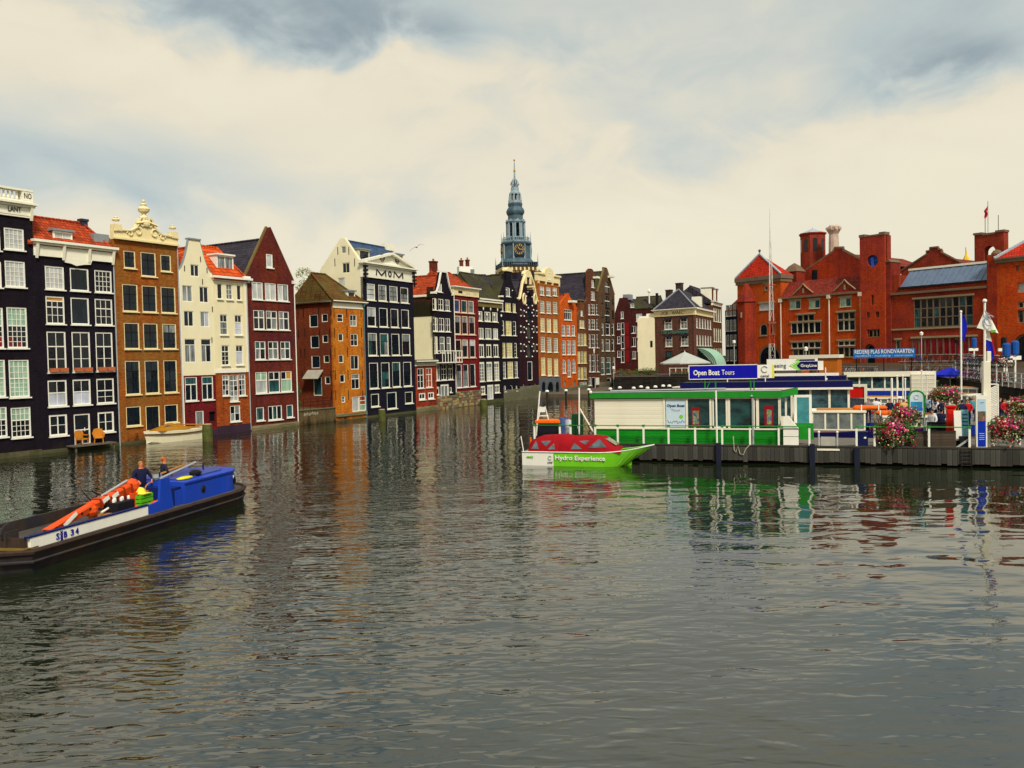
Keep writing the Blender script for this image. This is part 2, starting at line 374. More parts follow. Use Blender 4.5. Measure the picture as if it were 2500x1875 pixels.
LA = (Vector((-30.0, 64.4)), Vector((.505, .863)).normalized())
LB = (Vector((-15.6, 89.0)), Vector((.4572, .8893)).normalized())
def planpt(x, line):
    P0, d = line; Y = 90.
    for _ in range(8):
        r = ray(x, 875-.022*(x-1250)+12300/Y); t = r.x/r.y
        # P0 + s d with X = t Y
        s = (t*P0.y-P0.x)/(d.x-t*d.y); q = P0+d*s; Y = q.y
    return q
class House:
    """a facade frame: local x runs along the facade, local -y looks out over the water, z up from the water level"""
    def __init__(s, name, label, P, Q, cat='house', group=None, dy=0., z0=-.6):
        d = (Q-P); s.W = d.length; d.normalize(); s.d = d; s.n = Vector((d.y, -d.x)); s.P = P-s.n*dy
        s.root = empty(name, (s.P.x, s.P.y, 0), math.atan2(d.y, d.x), label, cat, group)
        s.holes = []; s.z0 = z0
    def uz(s, px, py, y=0.):
        r = ray(px, py); P = s.P-s.n*y
        k = ((P.x-EYE.x)*s.n.x+(P.y-EYE.y)*s.n.y)/(r.x*s.n.x+r.y*s.n.y); q = EYE+r*k
        return (q.x-P.x)*s.d.x+(q.y-P.y)*s.d.y, q.z
    def box(s, x0, y0, x1, y1, y=0.):
        xm, ym = (x0+x1)/2, (y0+y1)/2
        return s.uz(x0, ym, y)[0], s.uz(x1, ym, y)[0], s.uz(xm, y1, y)[1], s.uz(xm, y0, y)[1]
    def z(s, px, py, y=0.): return s.uz(px, py, y)[1]
    def row(s, cols, a, b=None, spec='1x1d', **k):
        """a storey: columns as pixel ranges, top and bottom pixel of the first and of the last window"""
        b = b or a; n = len(cols); rs = []
        for i, (x0, x1) in enumerate(cols):
            f = i/max(1, n-1); rs.append(s.box(x0, a[0]+(b[0]-a[0])*f, x1, a[1]+(b[1]-a[1])*f))
        z0 = sum(r[2] for r in rs)/n; z1 = sum(r[3] for r in rs)/n
        sp = spec if isinstance(spec, list) else [spec]*n
        return [s.win(r[0], r[1], z0, z1, q, **k) for r, q in zip(rs, sp) if q]
    def pwin(s, x0, y0, x1, y1, spec='1x1d', **k):
        u0, u1, z0, z1 = s.box(x0, y0, x1, y1); return s.win(u0, u1, z0, z1, spec, **k)
    def win(s, u0, u1, z0, z1, spec='1x1d', fm=None, fw=.085, bar=.035, tr=.075, split=True, sill=True, rev=.17, proud=-.035, bm=None, head=0., name='window', hole=True, arched=False):
        fm = fm or WHITE
        hp = arch(u0, u1, z0, z1) if arched else rect(u0, u1, z0, z1)
        if hole: s.holes.append(hp)
        e = .004; fb = MB(); ya, yb = -proud, rev-.004
        if arched:
            hi = arch(u0+fw, u1-fw, z0+fw, z1-fw); n = len(hi); ho = arch(u0+e, u1-e, z0+e, z1-e)
            vs = [(x, ya, z) for x, z in ho]+[(x, ya, z) for x, z in hi]+[(x, yb, z) for x, z in ho]+[(x, yb, z) for x, z in hi]; fs = []
            for i in range(n):
                j = (i+1) % n; fs += [(i, j, n+j, n+i), (n+i, n+j, 3*n+j, 3*n+i), (i, 2*n+i, 2*n+j, j)]
            fb.add(vs, fs)
        else:
            fb.box(u0+e, u0+fw, ya, yb, z0+e, z1-e); fb.box(u1-fw, u1-e, ya, yb, z0+e, z1-e)
            fb.box(u0+fw, u1-fw, ya, yb, z1-fw-head, z1-e); fb.box(u0+fw, u1-fw, ya, yb, z0+e, z0+fw)
        a0, a1, c0, c1 = u0+fw, u1-fw, z0+fw, z1-fw-head
        bands = []
        for q in spec.split():
            h, r = q.split(':') if ':' in q else ('100', q)
            thick = 'X' in r; k = r.lower().index('x'); nc = int(r[:k]); r = r[k+1:]; i = 0
            while i < len(r) and r[i].isdigit(): i += 1
            bands.append((float(h), nc, int(r[:i]), r[i:] or 'd', thick))
        tot = sum(b[0] for b in bands); zt = c1; cells = []; bb = MB() if bm else fb; yp = rev*.5
        for bi, (h, nc, nr, ms, thick) in enumerate(bands):
            hb = (c1-c0)*h/tot; zb = zt-hb; t2 = tr/2
            lo = zb+(t2 if bi < len(bands)-1 else 0); hi = zt-(t2 if bi else 0)
            if bi < len(bands)-1: bb.box(a0, a1, ya+.015, yb-.02, zb-t2, zb+t2)
            bw = tr if thick else bar
            xs = [a0+(a1-a0)*i/nc for i in range(nc+1)]; zs = [lo+(hi-lo)*i/nr for i in range(nr+1)]
            for x in xs[1:-1]: bb.box(x-bw/2, x+bw/2, ya+.025, yb-.03, lo, hi)
            for i in range(nc):
                l = xs[i]+(bw/2 if i else 0); r = xs[i+1]-(bw/2 if i < nc-1 else 0)
                for zq in zs[1:-1]: bb.box(l, r, ya+.028, yb-.03, zq-bar/2, zq+bar/2)
            if split:
                for i in range(nc):
                    for j in range(nr): cells.append((xs[i], xs[i+1], zs[j], zs[j+1], random.choice(ms)))
            else: cells.append((a0, a1, lo, hi, random.choice(ms)))
            zt = zb
        fo = fb.build(name, fm, s.root)
        if bm and bb.f: bb.build('glazing_bar', bm, fo)
        if arched:
            mb = MB(); hi = arch(u0+fw*.5, u1-fw*.5, z0+fw*.5, z1-fw*.5)
            mb.add([(x, yp, z) for x, z in hi], [tuple(range(len(hi)))]); mb.build('pane', PN[bands[0][3][0]], fo)
        else:
            for (x0, x1, q0, q1, mm) in cells: ubox('pane', PN[mm], fo, x0, x1, yp, yp+.012, q0, q1).rotation_euler = (random.uniform(-.025, .025), 0, random.uniform(-.025, .025))
        if sill: ubox('sill', fm, fo, u0-.06, u1+.06, -.13, -.003, z0-.09, z0)
        s.last = fo
        return fo
    def wall(s, outline, mat, th=.3, rev=.17, name='wall'):
        return MB().sheet(outline, s.holes, 0, th, rev).build(name, mat, s.root)
    def body(s, depth, ze, mat, x0=0., x1=None):
        x1 = s.W if x1 is None else x1
        MB().box(x0+.004, x1-.004, .302, depth, s.z0, ze).build('side_wall', mat, s.root)
    def roof_perp(s, ze, zr, depth, mat, y0=.3, over=.12, x0=0, x1=None, xm=None, trim=None):
        """gable roof with its ridge running back from the facade"""
        x1 = s.W if x1 is None else x1; xm = (x0+x1)/2 if xm is None else xm; k = (zr-ze)/(xm-x0); t = .14
        pl = [(x0-over, ze-over*k), (xm, zr), (x1+over, ze-over*k), (x1+over, ze-over*k-t), (xm, zr-t), (x0-over, ze-over*k-t)]
        r = MB().prism(pl, y0, depth).build('roof', mat, s.root)
        MB().prism([(x0+.01, ze-t*1.2), (xm, zr-t*1.2), (x1-.01, ze-t*1.2)], depth-.3, depth-.05).build('rear_gable', GREYST, s.root)
        cap = MB()
        n = max(2, int((depth-y0)/.42)); 
        for i in range(n): ya = y0+(depth-y0)*i/n; cap.tube([(xm, ya, zr+.03), (xm, ya+(depth-y0)/n*.98, zr+.05)], .11, 6)
        cap.build('ridge_tile', mat, r)
        return r
    def roof_par(s, ze, zr, depth, mat, y0=-.1, x0=0, x1=None, hipl=0., hipr=0., t=.14):
        """roof with its ridge along the facade, hips optional"""
        x1 = s.W if x1 is None else x1; ym = (y0+depth)/2
        A = [(x0, y0, ze), (x1, y0, ze), (x1, depth, ze), (x0, depth, ze), (x0+hipl, ym, zr), (x1-hipr, ym, zr)]
        mb = MB(); n = len(A)
        mb.add(A+[(a, b, c-t) for a, b, c in A], [(0, 1, 5, 4), (1, 2, 5), (2, 3, 4, 5), (3, 0, 4), (0, 6, 7, 1), (1, 7, 8, 2), (2, 8, 9, 3), (3, 9, 6, 0)])
        r = mb.build('roof', mat, s.root)
        cap = MB(); k = max(2, int((x1-hipr-x0-hipl)/.42)); L = (x1-hipr-x0-hipl)/k
        for i in range(k): a = x0+hipl+L*i; cap.tube([(a, ym, zr+.02), (a+L*.98, ym, zr+.045)], .11, 6)
        for h, ex in ((hipl, x0), (hipr, x1)):
            if h:
                ex2 = x0+hipl if ex == x0 else x1-hipr; cap.tube([(ex2, ym, zr+.02), (ex, y0, ze+.03)], .11, 6)
        cap.build('ridge_tile', mat, r)
        return r
    def blk(s, name, mat, x0, x1, y0, y1, z0, z1, parent=None): return ubox(name, mat, parent or s.root, x0, x1, y0, y1, z0, z1)
    def chimney(s, x, y, z0, z1, w=.6, d=.5, mat=None, pots=1):
        mat = mat or M('chimney_brick', (.16, .035, .018), .85, .3, 2, brick=(.22, .07))
        mb = MB(); mb.box(x-w/2, x+w/2, y-d/2, y+d/2, z0, z1-.18); mb.box(x-w/2-.06, x+w/2+.06, y-d/2-.06, y+d/2+.06, z1-.18, z1)
        c = mb.build('chimney', mat, s.root)
        for i in range(pots):
            q = x+(i-(pots-1)/2)*.35; MB().lathe([(.11, z1), (.13, z1+.3), (.10, z1+.32)], (q, y), 8).build('chimney_pot', M('terracotta', (.40, .10, .04), .8), c)
        return c
    def pipe(s, x, z0, z1, mat=None, y=-.07, r=.05):
        MB().tube([(x, y, z0), (x, y, z1)], r, 6).build('drain_pipe', mat or ZINC, s.root)
    def anchors(s, pts, h=.75):
        mb = None
        for u, z in pts: ubox('wall_anchor', IRON, s.root, u-.025, u+.025, -.05, -.003, z-h/2, z+h/2)
    def dormer(s, x0, x1, z0, z1, y, depth, frame, roofm, spec='2x1d', fw=.12, split=True, side=None):
        """box dormer standing on a roof: cheeks, front window, flat lead top"""
        d = MB().box(x0, x1, y+.15, y+depth, z0-.5, z1-.14).build('dormer', side or frame, s.root)
        MB().box(x0-.1, x1+.1, y-.12, y+depth, z1-.14, z1).build('dormer_roof', roofm, d)
        h, s.holes = s.holes, []
        w = s.win(x0, x1, z0, z1-.145, spec, fm=frame, fw=fw, split=split, sill=False, hole=False); w.location.y = y+.02
        s.holes = h
        w.parent = d if split is None else s.root
        return d
def hpair(xl, xr, line): return planpt(xl, line), planpt(xr, line)
def cornice(H, x0, x1, z0, z1, mat, steps=((0, .12, .0), (.72, .25, 0), (.86, .42, 0)), name='cornice', brackets=0, y0=.25):
    mb = MB(); h = z1-z0
    for i, (f, p, _) in enumerate(steps):
        t = steps[i+1][0] if i+1 < len(steps) else 1.
        mb.box(x0-(p-.12)*.5, x1+(p-.12)*.5, -p, y0, z0+h*f, z0+h*t)
    c = mb.build(name, mat, H.root)
    for i in range(brackets):
        u = x0+.15+(x1-x0-.3)*i/(brackets-1)
        MB().prismx([(-.40, z1-h*.16), (-.13, z1-h*.16), (-.13, z0-.18), (-.2, z0-.18)], u-.09, u+.09).build('bracket', mat, c)
    return c

# ================================================================== the left row of canal houses
# ---- tall dark house with balustrade, cut by the left edge
P, Q = planpt(-170, LA), planpt(101, LA)
H = House('canal_house', 'tall near-black brick house with white balustraded cornice at the far left edge', P, Q)
DK1 = M('near_black_brick', (.010, .0055, .012), .75, .35, .7, brick=(.22, .07), bump=.5)
zt = H.z(70, 533); zf1 = H.z(70, 503)
for dx_ in (0, -58, -116):
    H.pwin(10+dx_, 557, 59+dx_, 610, '4x4w', sill=True, fw=.1)
    H.pwin(12+dx_, 637, 62+dx_, 701, '4x5w', fw=.1)
    H.pwin(17+dx_, 750, 67+dx_, 850, '45:4x3g 55:4x4ddr', fw=.1)
    H.pwin(22+dx_, 878, 72+dx_, 970, '50:4x3g 50:4x4g', fw=.1)
    H.pwin(27+dx_, 994, 76+dx_, 1068, '42:4x2g 58:4x3d', fw=.1)
H.wall(rect(0, H.W, H.z0, zt), DK1); H.body(8, zt, DK1)
MB().box(0, H.W, -.09, -.003, -.6, .35).build('plinth', MOSS, H.root)
c = cornice(H, 0, H.W, zt, zf1+.15, TRIM, ((0, .12, 0), (.12, .15, 0), (.70, .3, 0), (.85, .5, 0)), brackets=3)
zb = zf1+.15; zbt = H.z(77, 466)
text('LANT', IRON, H.root, .5, (H.uz(32, 518)[0], -.19, (zt+zf1)/2+.02), H.uz(48, 518)[0]-H.uz(16, 518)[0], ext=.01)
MB().box(H.W-6.4, H.W, -.2, .3, zb, zb+.16).box(H.W-6.4, H.W, -.24, .34, zbt-.14, zbt).build('balustrade_rail', TRIM, H.root)
pr = [(.05, 0), (.10, .05), (.11, .25), (.05, .6), (.08, .85), (.05, 1)]
for k in range(3):
    u1 = H.W-k*2.4
    MB().box(u1-.75, u1, -.21, .31, zb+.16, zbt-.14).build('balustrade_pier', TRIM, H.root)
    text('NO', IRON, H.root, .55, (u1-.37, -.225, (zb+zbt)/2), .5, ext=.01)
    for i in range(5):
        MB().lathe([(r, zb+.16+(zbt-.3-zb)*t) for r, t in pr], (u1-.98-i*.29, .05), 8).build('baluster', TRIM, H.root, True)
MB().box(H.W-6, H.W-2.6, .4, 3, zbt-.6, zbt+.5).box(H.W-6.1, H.W-2.2, .2, 3.2, zbt+.5, zbt+.7).build('attic', TRIM, H.root)

# ---- dark house with red roof and dormer
H = House('canal_house', 'dark brick house with red tiled roof, one dormer and terracotta window boxes', *hpair(101, 294, LA), dy=.03)
DK2 = M('dark_plum_brick', (.0095, .0055, .0135), .7, .35, .7, brick=(.22, .07), bump=.5)
ztop = (H.z(90, 624)+H.z(290, 643))/2
c1, c2, c3 = (110, 157), (171, 217), (231, 273)
H.row([c1, c2, c3], (649, 707), (661, 714), ['4x4w', '1x1n', '4x4d'], fw=.1)
H.row([(112, 158), (173, 218), (232, 275)], (724, 789), (729, 796), ['14:1x1y 24:3x1d 62:3x2d', '1x1n', '36:3x1d 64:3x2d'], fw=.1)
H.row([(115, 162), (176, 221), (234, 276)], (809, 908), (811, 907), '36:2x1d 64:2X2dn', fw=.1)
wb_ = [x for x in H.root.children if x.name.startswith('window')][-3:]
H.row([(117, 164), (178, 222), (236, 279)], (926, 991), (925, 986), ['48:2x1d 52:2x1s', '48:2x1d 52:2x1s', '48:2x1d 52:2x2dn'], fw=.1, head=.02)
H.pwin(120, 1012, 165, 1064, '2X2dn', fw=.13); H.pwin(239, 1005, 279, 1055, '2X2dn', fw=.13)
dr = H.pwin(181, 1010, 221, 1086, '52:1x1n 48:2x1d', fw=.1, sill=False, name='door')
MB().box(dr.bound_box[0][0]+.75, dr.bound_box[0][0]+.80, -.07, -.02, 1.35, 1.6).build('door_handle', WHITE, dr)
TERRA = M('terracotta_box', (.50, .14, .06), .8, .2, 4)
for w in wb_:
    b = w.bound_box; x0, x1, z0 = b[0][0], b[6][0], b[0][2]
    for k in range(2):
        a = x0+(x1-x0)*k/2+.05; e = a+(x1-x0)/2-.1
        MB().prismx([(-.33, z0+.30), (-.10, z0+.30), (-.12, z0+.01), (-.30, z0+.01)], a, e).build('window_box', TERRA, w)
H.wall(rect(0, H.W, H.z0, ztop), DK2); H.body(8, ztop+.3, DK2)
H.blk('plinth', MOSS, 0, H.W, -.08, -.003, -.6, .25)
zc = (H.z(90, 585)+H.z(290, 607))/2
cornice(H, 0, H.W, ztop, zc, TRIM, ((0, .14, 0), (.70, .30, 0), (.84, .48, 0)), brackets=4)
MB().prism([(H.W*.34, ztop), (H.W*.36, ztop-.32), (H.W*.43, ztop-.36), (H.W*.5, ztop-.5), (H.W*.6, ztop-.36), (H.W*.68, ztop-.32), (H.W*.70, ztop)], -.16, -.02).build('cornice_apron', TRIM, H.root)
zr = H.z(140, 538, 1.7)
H.roof_par(zc-.25, zr, 3.6, RED_TILE, y0=-.2, x0=-.4, hipr=1.3)
d0, d1, e0, e1 = H.box(131, 560, 178, 597, .25)
H.dormer(d0, d1, e0, e1, .25, 1.3, TRIM, LEAD, '2x2w', side=M('dormer_blue_cheek', (.05, .10, .22)))
H.chimney(H.uz(203, 545, 1.7)[0], 1.7, zr-.6, zr+.35, .5, .4, M('dark_chimney', (.03, .035, .06)), 0)
MB().box(H.W-1.25, H.W-.02, .4, 5, zc-.3, H.z(265, 582, 2)).build('roof_parapet', LEAD, H.root)
MB().tube([(H.W-1.1, 2, zc), (H.W-1.1, 2, zc+1.2)], .09, 8).lathe([(.12, zc+1.2), (.27, zc+1.25), (.27, zc+1.65), (.1, zc+1.75)], (H.W-1.1, 2), 10).build('roof_vent', IRON, H.root)
H.pipe(H.W-.05, -.2, ztop)
# platform with wicker chairs
zp = .42; u0, u1 = H.uz(160, 1085)[0], H.uz(262, 1085)[0]
pl = tag(MB().box(u0, u1, -1.15, -.1, zp-.1, zp).box(u0+.1, u0+.2, -1.05, -.95, -.5, zp-.1).box(u1-.2, u1-.1, -1.05, -.95, -.5, zp-.1).build('landing_stage', M('grey_planks', (.12, .10, .08), .9, .3, 2)), 'small grey landing stage under the door of the dark house', 'landing')
pl.matrix_world = H.root.matrix_world if False else Matrix.LocRotScale(H.root.location, H.root.rotation_euler, None)
WICK = M('wicker', (.55, .20, .02), .7, .35, 14, bump=.6)
def wicker_chair(u, rz, label):
    c = empty('wicker_chair', (0, 0, 0), 0, label, 'chair', 'wicker chairs on the landing stage')
    c.matrix_world = Matrix.LocRotScale(H.root.location, H.root.rotation_euler, None) @ Matrix.Translation((u, -.6, zp)) @ Matrix.Rotation(rz, 4, 'Z')
    MB().bbox(-.32, .32, -.30, .30, .36, .46, .03).build('seat', WICK, c)
    bk = [(-.30, .46), (.30, .46), (.36, .80), (.28, 1.02), (.0, 1.08), (-.28, 1.02), (-.36, .80)]
    b = MB().prism(bk, .26, .33).build('backrest', WICK, c)
    for sx in (-1, 1):
        MB().tube([(sx*.34, .28, .75), (sx*.40, 0, .70), (sx*.36, -.28, .66), (sx*.32, -.30, .44)], .045, 6).build('armrest', WICK, c)
        for sy in (-1, 1): MB().tube([(sx*.27, sy*.25, .37), (sx*.29, sy*.27, 0)], .03, 5).build('leg', WICK, c)
wicker_chair((u0+u1)/2-.75, 1.9, 'left wicker armchair on the landing stage, turned sideways')
wicker_chair((u0+u1)/2+.55, -.5, 'right wicker armchair on the landing stage, back to the wall')

# ---- orange-brown house with cream bell gable
H = House('canal_house', 'orange-brown brick house with cream scrolled gable and urns', *hpair(294, 449, LA))
OB = M('orange_brown_brick', (.42, .105, .012), .8, .22, .5, brick=(.22, .07), bump=.6, c2=(.25, .115, .026))
ob = dict(fm=CREAM, fw=.085, bm=BLACKP, bar=.04, tr=.06, sill=True)
A = [(299, 337), (347, 383), (393, 429)]
H.pwin(302, 612, 331, 655, '35:2x1d 65:2x1n', **ob); H.pwin(344, 616, 381, 675, '30:2x1d 70:2x2n', **ob); H.pwin(392, 622, 418, 663, '35:2x1d 65:2x1n', **ob)
H.row(A, (694, 760), (700, 765), '35:2x1d 65:2x2n', **ob)
H.row([(303, 341), (350, 386), (397, 431)], (788, 852), (790, 852), ['35:2x1d 65:2x2n', '35:2x1d 65:2x2n', '35:2x1c 65:2x2n'], **ob)
H.row([(306, 343), (354, 389), (400, 433)], (880, 964), (879, 958), '30:2x1n 70:2x2n', **ob)
H.pwin(308, 992, 345, 1040, '2x2n', **ob); H.pwin(402, 987, 435, 1032, '2x2n', **ob)
d = H.pwin(356, 990, 391, 1052, '2X3n', fm=CREAM, sill=False, bm=BLACKP, name='door')
zg = (H.z(285, 585)+H.z(434, 601))/2
H.wall(rect(0, H.W, H.z0, zg), OB); H.body(8, zg, OB); H.blk('plinth', MOSS, 0, H.W, -.1, -.003, -.6, .22)
zs = (H.z(285, 561)+H.z(432, 577))/2; za = H.z(357, 535); Wd = H.W; xm = Wd*.49
half = [(0, zg), (0, zs-.15), (.55, zs-.05), (1.5, zs), (1.95, zs+.25), (2.2, zs+.62), (2.35, zs+1.05), (2.62, zs+1.15), (2.62, za-.35)]
L = [(u, z) for u, z in half]; k = xm/ (Wd/2)
ol = [(0, zg), (Wd, zg)]+[(Wd-u*(Wd-xm)/(Wd/2), z) for u, z in half[1:]]+[(xm+.2, za), (xm-.2, za)]+[(u*k, z) for u, z in reversed(half[1:])]
hs = H.holes; H.holes = []
gb = MB().sheet(ol, [], -.1, .45).build('gable', CREAM, H.root); H.holes = hs
tr_ = MB()
for a, b in zip(ol[2:], ol[3:]):
    tr_.tube([(a[0], -.16, a[1]), (b[0], -.16, b[1])], .085, 5)
tr_.build('gable_moulding', CREAM, gb)
MB().box(-.05, Wd+.05, -.28, -.101, zg, zg+.14).build('gable_band', CREAM, gb)
for sx in (-1, 1):      # carved scrolls
    q = MB()
    for r0, cx_, cz_ in ((.42, .75, .75), (.28, 1.45, .55), (.22, .35, 1.35)):
        q.tube([(xm+sx*(cx_+r0*math.cos(t)*(1-t/9)), -.15, zg+cz_+r0*math.sin(t)*(1-t/9)) for t in [i*.5 for i in range(14)]], .07, 5)
    q.build('carved_scroll', CREAM, gb)
MB().tube([(xm-.95, -.2, za-.45), (xm, -.2, za-.25), (xm+.95, -.2, za-.45)], .1, 5).ball((xm, -.2, zg+1.5), (.35, .12, .3)).build('carved_shell', CREAM, gb)
urn = [(.22, 0), (.26, .1), (.14, .2), (.12, .32), (.30, .45), (.36, .62), (.30, .72), (.14, .8), (.2, .9), (.08, 1.0)]
MB().lathe([(r*1.25, za+z*1.25) for r, z in urn], (xm, .1), 10).ball((xm, .1, za+1.4), .13).build('finial', CREAM, gb)
for u in (.35, Wd-.35):
    MB().box(u-.3, u+.3, -.22, .38, zs-.15, zs+.35).lathe([(r*.8, zs+.35+z*.6) for r, z in urn[4:]], (u, .08), 10).build('urn', CREAM, gb)
H.roof_perp(zg-.2, za-1.2, 8, RED_TILE, y0=.4)
H.pipe(Wd-.06, -.2, zg)

# ---- cream house with neck gable
H = House('canal_house', 'cream house with plain neck gable above a dark red ground storey', *hpair(449, 531, LA), dy=.02)
CR1 = M('cream_plaster', (.80, .73, .49), .85, .10, .7, grime=.10); DRED = M('dark_red_paint', (.17, .010, .013), .7, .25, 1, brick=(.22, .07), bump=.3)
w4 = dict(fm=WHITE, fw=.06, tr=.06, sill=False, bm=None)
H.pwin(465, 646, 486, 675, '2X1cd', **w4); H.row([(445, 470), (487, 509)], (696, 735), (701, 740), ['2X1c', '2X1dc'], **w4)
H.row([(449, 473), (489, 511)], (759, 797), (761, 798), ['2X1dn', '2X1cs'], **w4)
H.row([(451, 478), (491, 516)], (828, 885), (827, 884), '24:1x1n 76:2X1cd', **w4)
zm = (H.z(452, 918)+H.z(528, 914))/2; up = H.holes; H.holes = []
H.row([(452, 482), (493, 521)], (921, 979), (918, 976), '30:1x1t 70:2X1nn', fm=WHITE, fw=.08)
H.pwin(478, 1003, 498, 1048, '1x1c', fm=WHITE, fw=.08)
lowh = H.holes
hol = rect(*H.box(511, 1005, 526, 1028)); lowh = lowh+[hol]
H.blk('recess_shade', M('painted_dark_inside', (.004, .004, .006), .9), hol[0][0]-.05, hol[1][0]+.05, .165, .2, hol[0][1]-.05, hol[2][1]+.05)  # black sheet stands in for the unlit inside of the opening
zs0 = H.z(442, 660); zs1 = H.z(518, 672); znk = H.z(470, 585); zsh = (zs0+zs1)/2; Wd = H.W; xm = Wd*.5; nk = .52
H.holes = up
prof = [(0, zsh)]+[((xm-nk)*t**.62, zsh+(znk-zsh)*(t**1.12)) for t in (.12, .25, .4, .55, .7, .85, .94)]+[(xm-nk, znk-.05)]
gl = [(u, z) for u, z in prof]
ol = [(0, zm), (Wd, zm)]+[(Wd-u, z) for u, z in gl]+[(xm+nk, znk), (xm-nk, znk)]+[(u, z) for u, z in reversed(gl)]
H.wall(ol, CR1)
H.holes = lowh; H.wall(rect(0, Wd, H.z0, zm-.003), DRED, name='lower_wall')
MB().tube([(u-.03, .1, z+.03) for u, z in gl], .1, 5).tube([(Wd-u+.03, .1, z+.03) for u, z in gl], .1, 5).build('gable_coping', LEAD, H.root)
H.blk('gable_cap', LEAD, xm-nk-.1, xm+nk+.1, -.1, .4, znk, znk+.12)
H.blk('plinth', M('purple_plinth', (.04, .02, .035), .8, .3, 2), 0, Wd, -.1, -.003, -.6, .45)
H.body(8, zsh-.3, CR1); H.roof_perp(zsh-.1, znk-.6, 8, ORANGE_TILE, y0=.35)
H.anchors([H.uz(x, y) for x, y in ((450, 655), (489, 633), (505, 660), (494, 688), (518, 755), (517, 830))], .45)
H.pipe(.06, -.2, zsh, WHITE)

# ---- cream house with orange roof
H = House('canal_house', 'cream house with bright orange roof, wide dormer and brick ground storey', *hpair(531, 613, LA), dy=-.02)
CR2 = M('cream_plaster_warm', (.79, .71, .46), .85, .10, .7, grime=.10); OBR = M('orange_brick', (.42, .085, .012), .8, .25, .8, brick=(.22, .07), bump=.5)
w4 = dict(fm=TRIM, fw=.07, bar=.03, sill=True)
H.row([(530, 543), (552, 568), (578, 589)], (692, 730), (696, 733), ['1x1d', '2x3c', '1x1d'], **w4)
H.row([(537, 556), (573, 591)], (768, 818), (769, 818), ['35:2x1d 65:1x2c', '35:2x1d 65:1x2s'], **w4)
H.row([(541, 560), (576, 594)], (843, 892), (843, 891), ['30:2x1d 70:2x3cd', '30:2x1d 70:1x1s'], **w4)
zm = H.z(570, 909); up = H.holes; H.holes = []
H.pwin(543, 915, 560, 966, '22:2x1c 78:2x3cn', fm=WHITE, fw=.07); H.pwin(583, 914, 600, 966, '22:2x1c 78:2x3cn', fm=WHITE, fw=.07)
dr = H.pwin(561, 915, 582, 980, '20:2x1c 62:2X3cn 18:2X1w', fm=WHITE, fw=.06, name='balcony_door')
H.pwin(562, 990, 587, 1029, '2X2cn', fm=WHITE, fw=.08)
lo = H.holes; H.holes = up; zw = (H.z(524, 686)+H.z(598, 688))/2
H.wall(rect(0, H.W, zm, zw), CR2); H.holes = lo; H.wall(rect(0, H.W, H.z0, zm-.003), OBR, name='lower_wall')
H.blk('white_band', WHITE, 0, H.W-.3, -.06, -.003, zm-.02, zm+.3)
cornice(H, 0, H.W+.25, zw, zw+.38, WHITE, ((0, .15, 0), (.5, .4, 0)))
zr = (H.z(487, 600, 2.6)+H.z(566, 610, 2.6))/2
H.roof_par(zw+.2, zr, 5.6, ORANGE_TILE, y0=-.2, hipl=.0, hipr=.9)
d0, d1, e0, e1 = H.box(530, 620, 571, 664, .7)
H.dormer(d0, d1, e0, e1, .7, 2.2, WHITE, WHITE, '2X1cd', side=WHITE)
H.body(8, zw, CR2); H.blk('corner_board', WHITE, H.W-.30, H.W-.005, -.05, -.003, zm, zw)
H.blk('plinth', M('purple_plinth'), 0, H.W, -.1, -.003, -.6, .7)
H.pipe(H.W-.08, .1, zw, ZINC); H.pipe(H.W-.42, zm, zw, CREAM, y=-.1)

# ---- tall steep brick gable with dark roof
H = House('canal_house', 'dark red brick house with steep pointed gable and dark roof, white paired windows', *hpair(613, 728, LA))
RB = M('dark_red_brick', (.20, .032, .013), .8, .3, .45, brick=(.22, .07), bump=.6, c2=(.085, .018, .022))
w5 = dict(fm=WHITE, fw=.085, tr=.09)
H.pwin(650, 620, 666, 654, '1x1w', fm=WHITE, fw=.12)
H.row([(615, 642), (647, 674), (678, 704)], (688, 731), (694, 736), ['2X1w', '2X1w', '2X1wc'], **w5)
H.row([(619, 646), (650, 677), (681, 706)], (757, 804), (760, 806), '38:2X1dc 62:2X1dc', **w5)
H.row([(623, 649), (655, 680), (685, 709)], (833, 878), (833, 877), '40:2X1dt 60:2X1dc', **w5)
H.row([(624, 653), (656, 684), (686, 713)], (908, 960), (906, 957), ['38:2X1gd 62:1x1w', '38:2X1d 62:1x1t', '38:2X1dy 62:1x1g'], **w5)
H.pwin(626, 994, 645, 1027, '1x1t', **w5); H.pwin(655, 990, 689, 1025, '3X1dtn', **w5); H.pwin(700, 988, 716, 1019, '1x1t', **w5)
ze = (H.z(601, 681)+H.z(713, 680))/2; za = H.z(652, 555); Wd = H.W
H.wall([(0, H.z0), (Wd, H.z0), (Wd, ze), (Wd*.5+.18, za), (Wd*.5-.18, za), (0, ze)], RB, th=.4)
MB().tube([(-.05, .2, ze), (Wd*.5-.15, .2, za+.06)], .16, 4).tube([(Wd+.05, .2, ze), (Wd*.5+.15, .2, za+.06)], .16, 4).build('gable_coping', M('mossy_coping', (.16, .12, .04), .9, .3, 1), H.root)
H.body(9, ze-.3, RB); H.roof_perp(ze-.1, za-1.0, 9, DARK_TILE, y0=.4, over=.05)
H.blk('shoulder_stone', WHITE, -.35, .3, -.22, .42, ze-.35, ze); H.blk('shoulder_stone', WHITE, Wd-.3, Wd+.3, -.22, .42, ze-.3, ze)
H.blk('plinth', M('worn_ledge', (.28, .23, .13), .9, .4, 2, bump=.5, c2=(.10, .09, .04)), 0, Wd, -.18, -.003, -.6, .42)
H.pipe(Wd-.05, -.2, ze, WHITE)

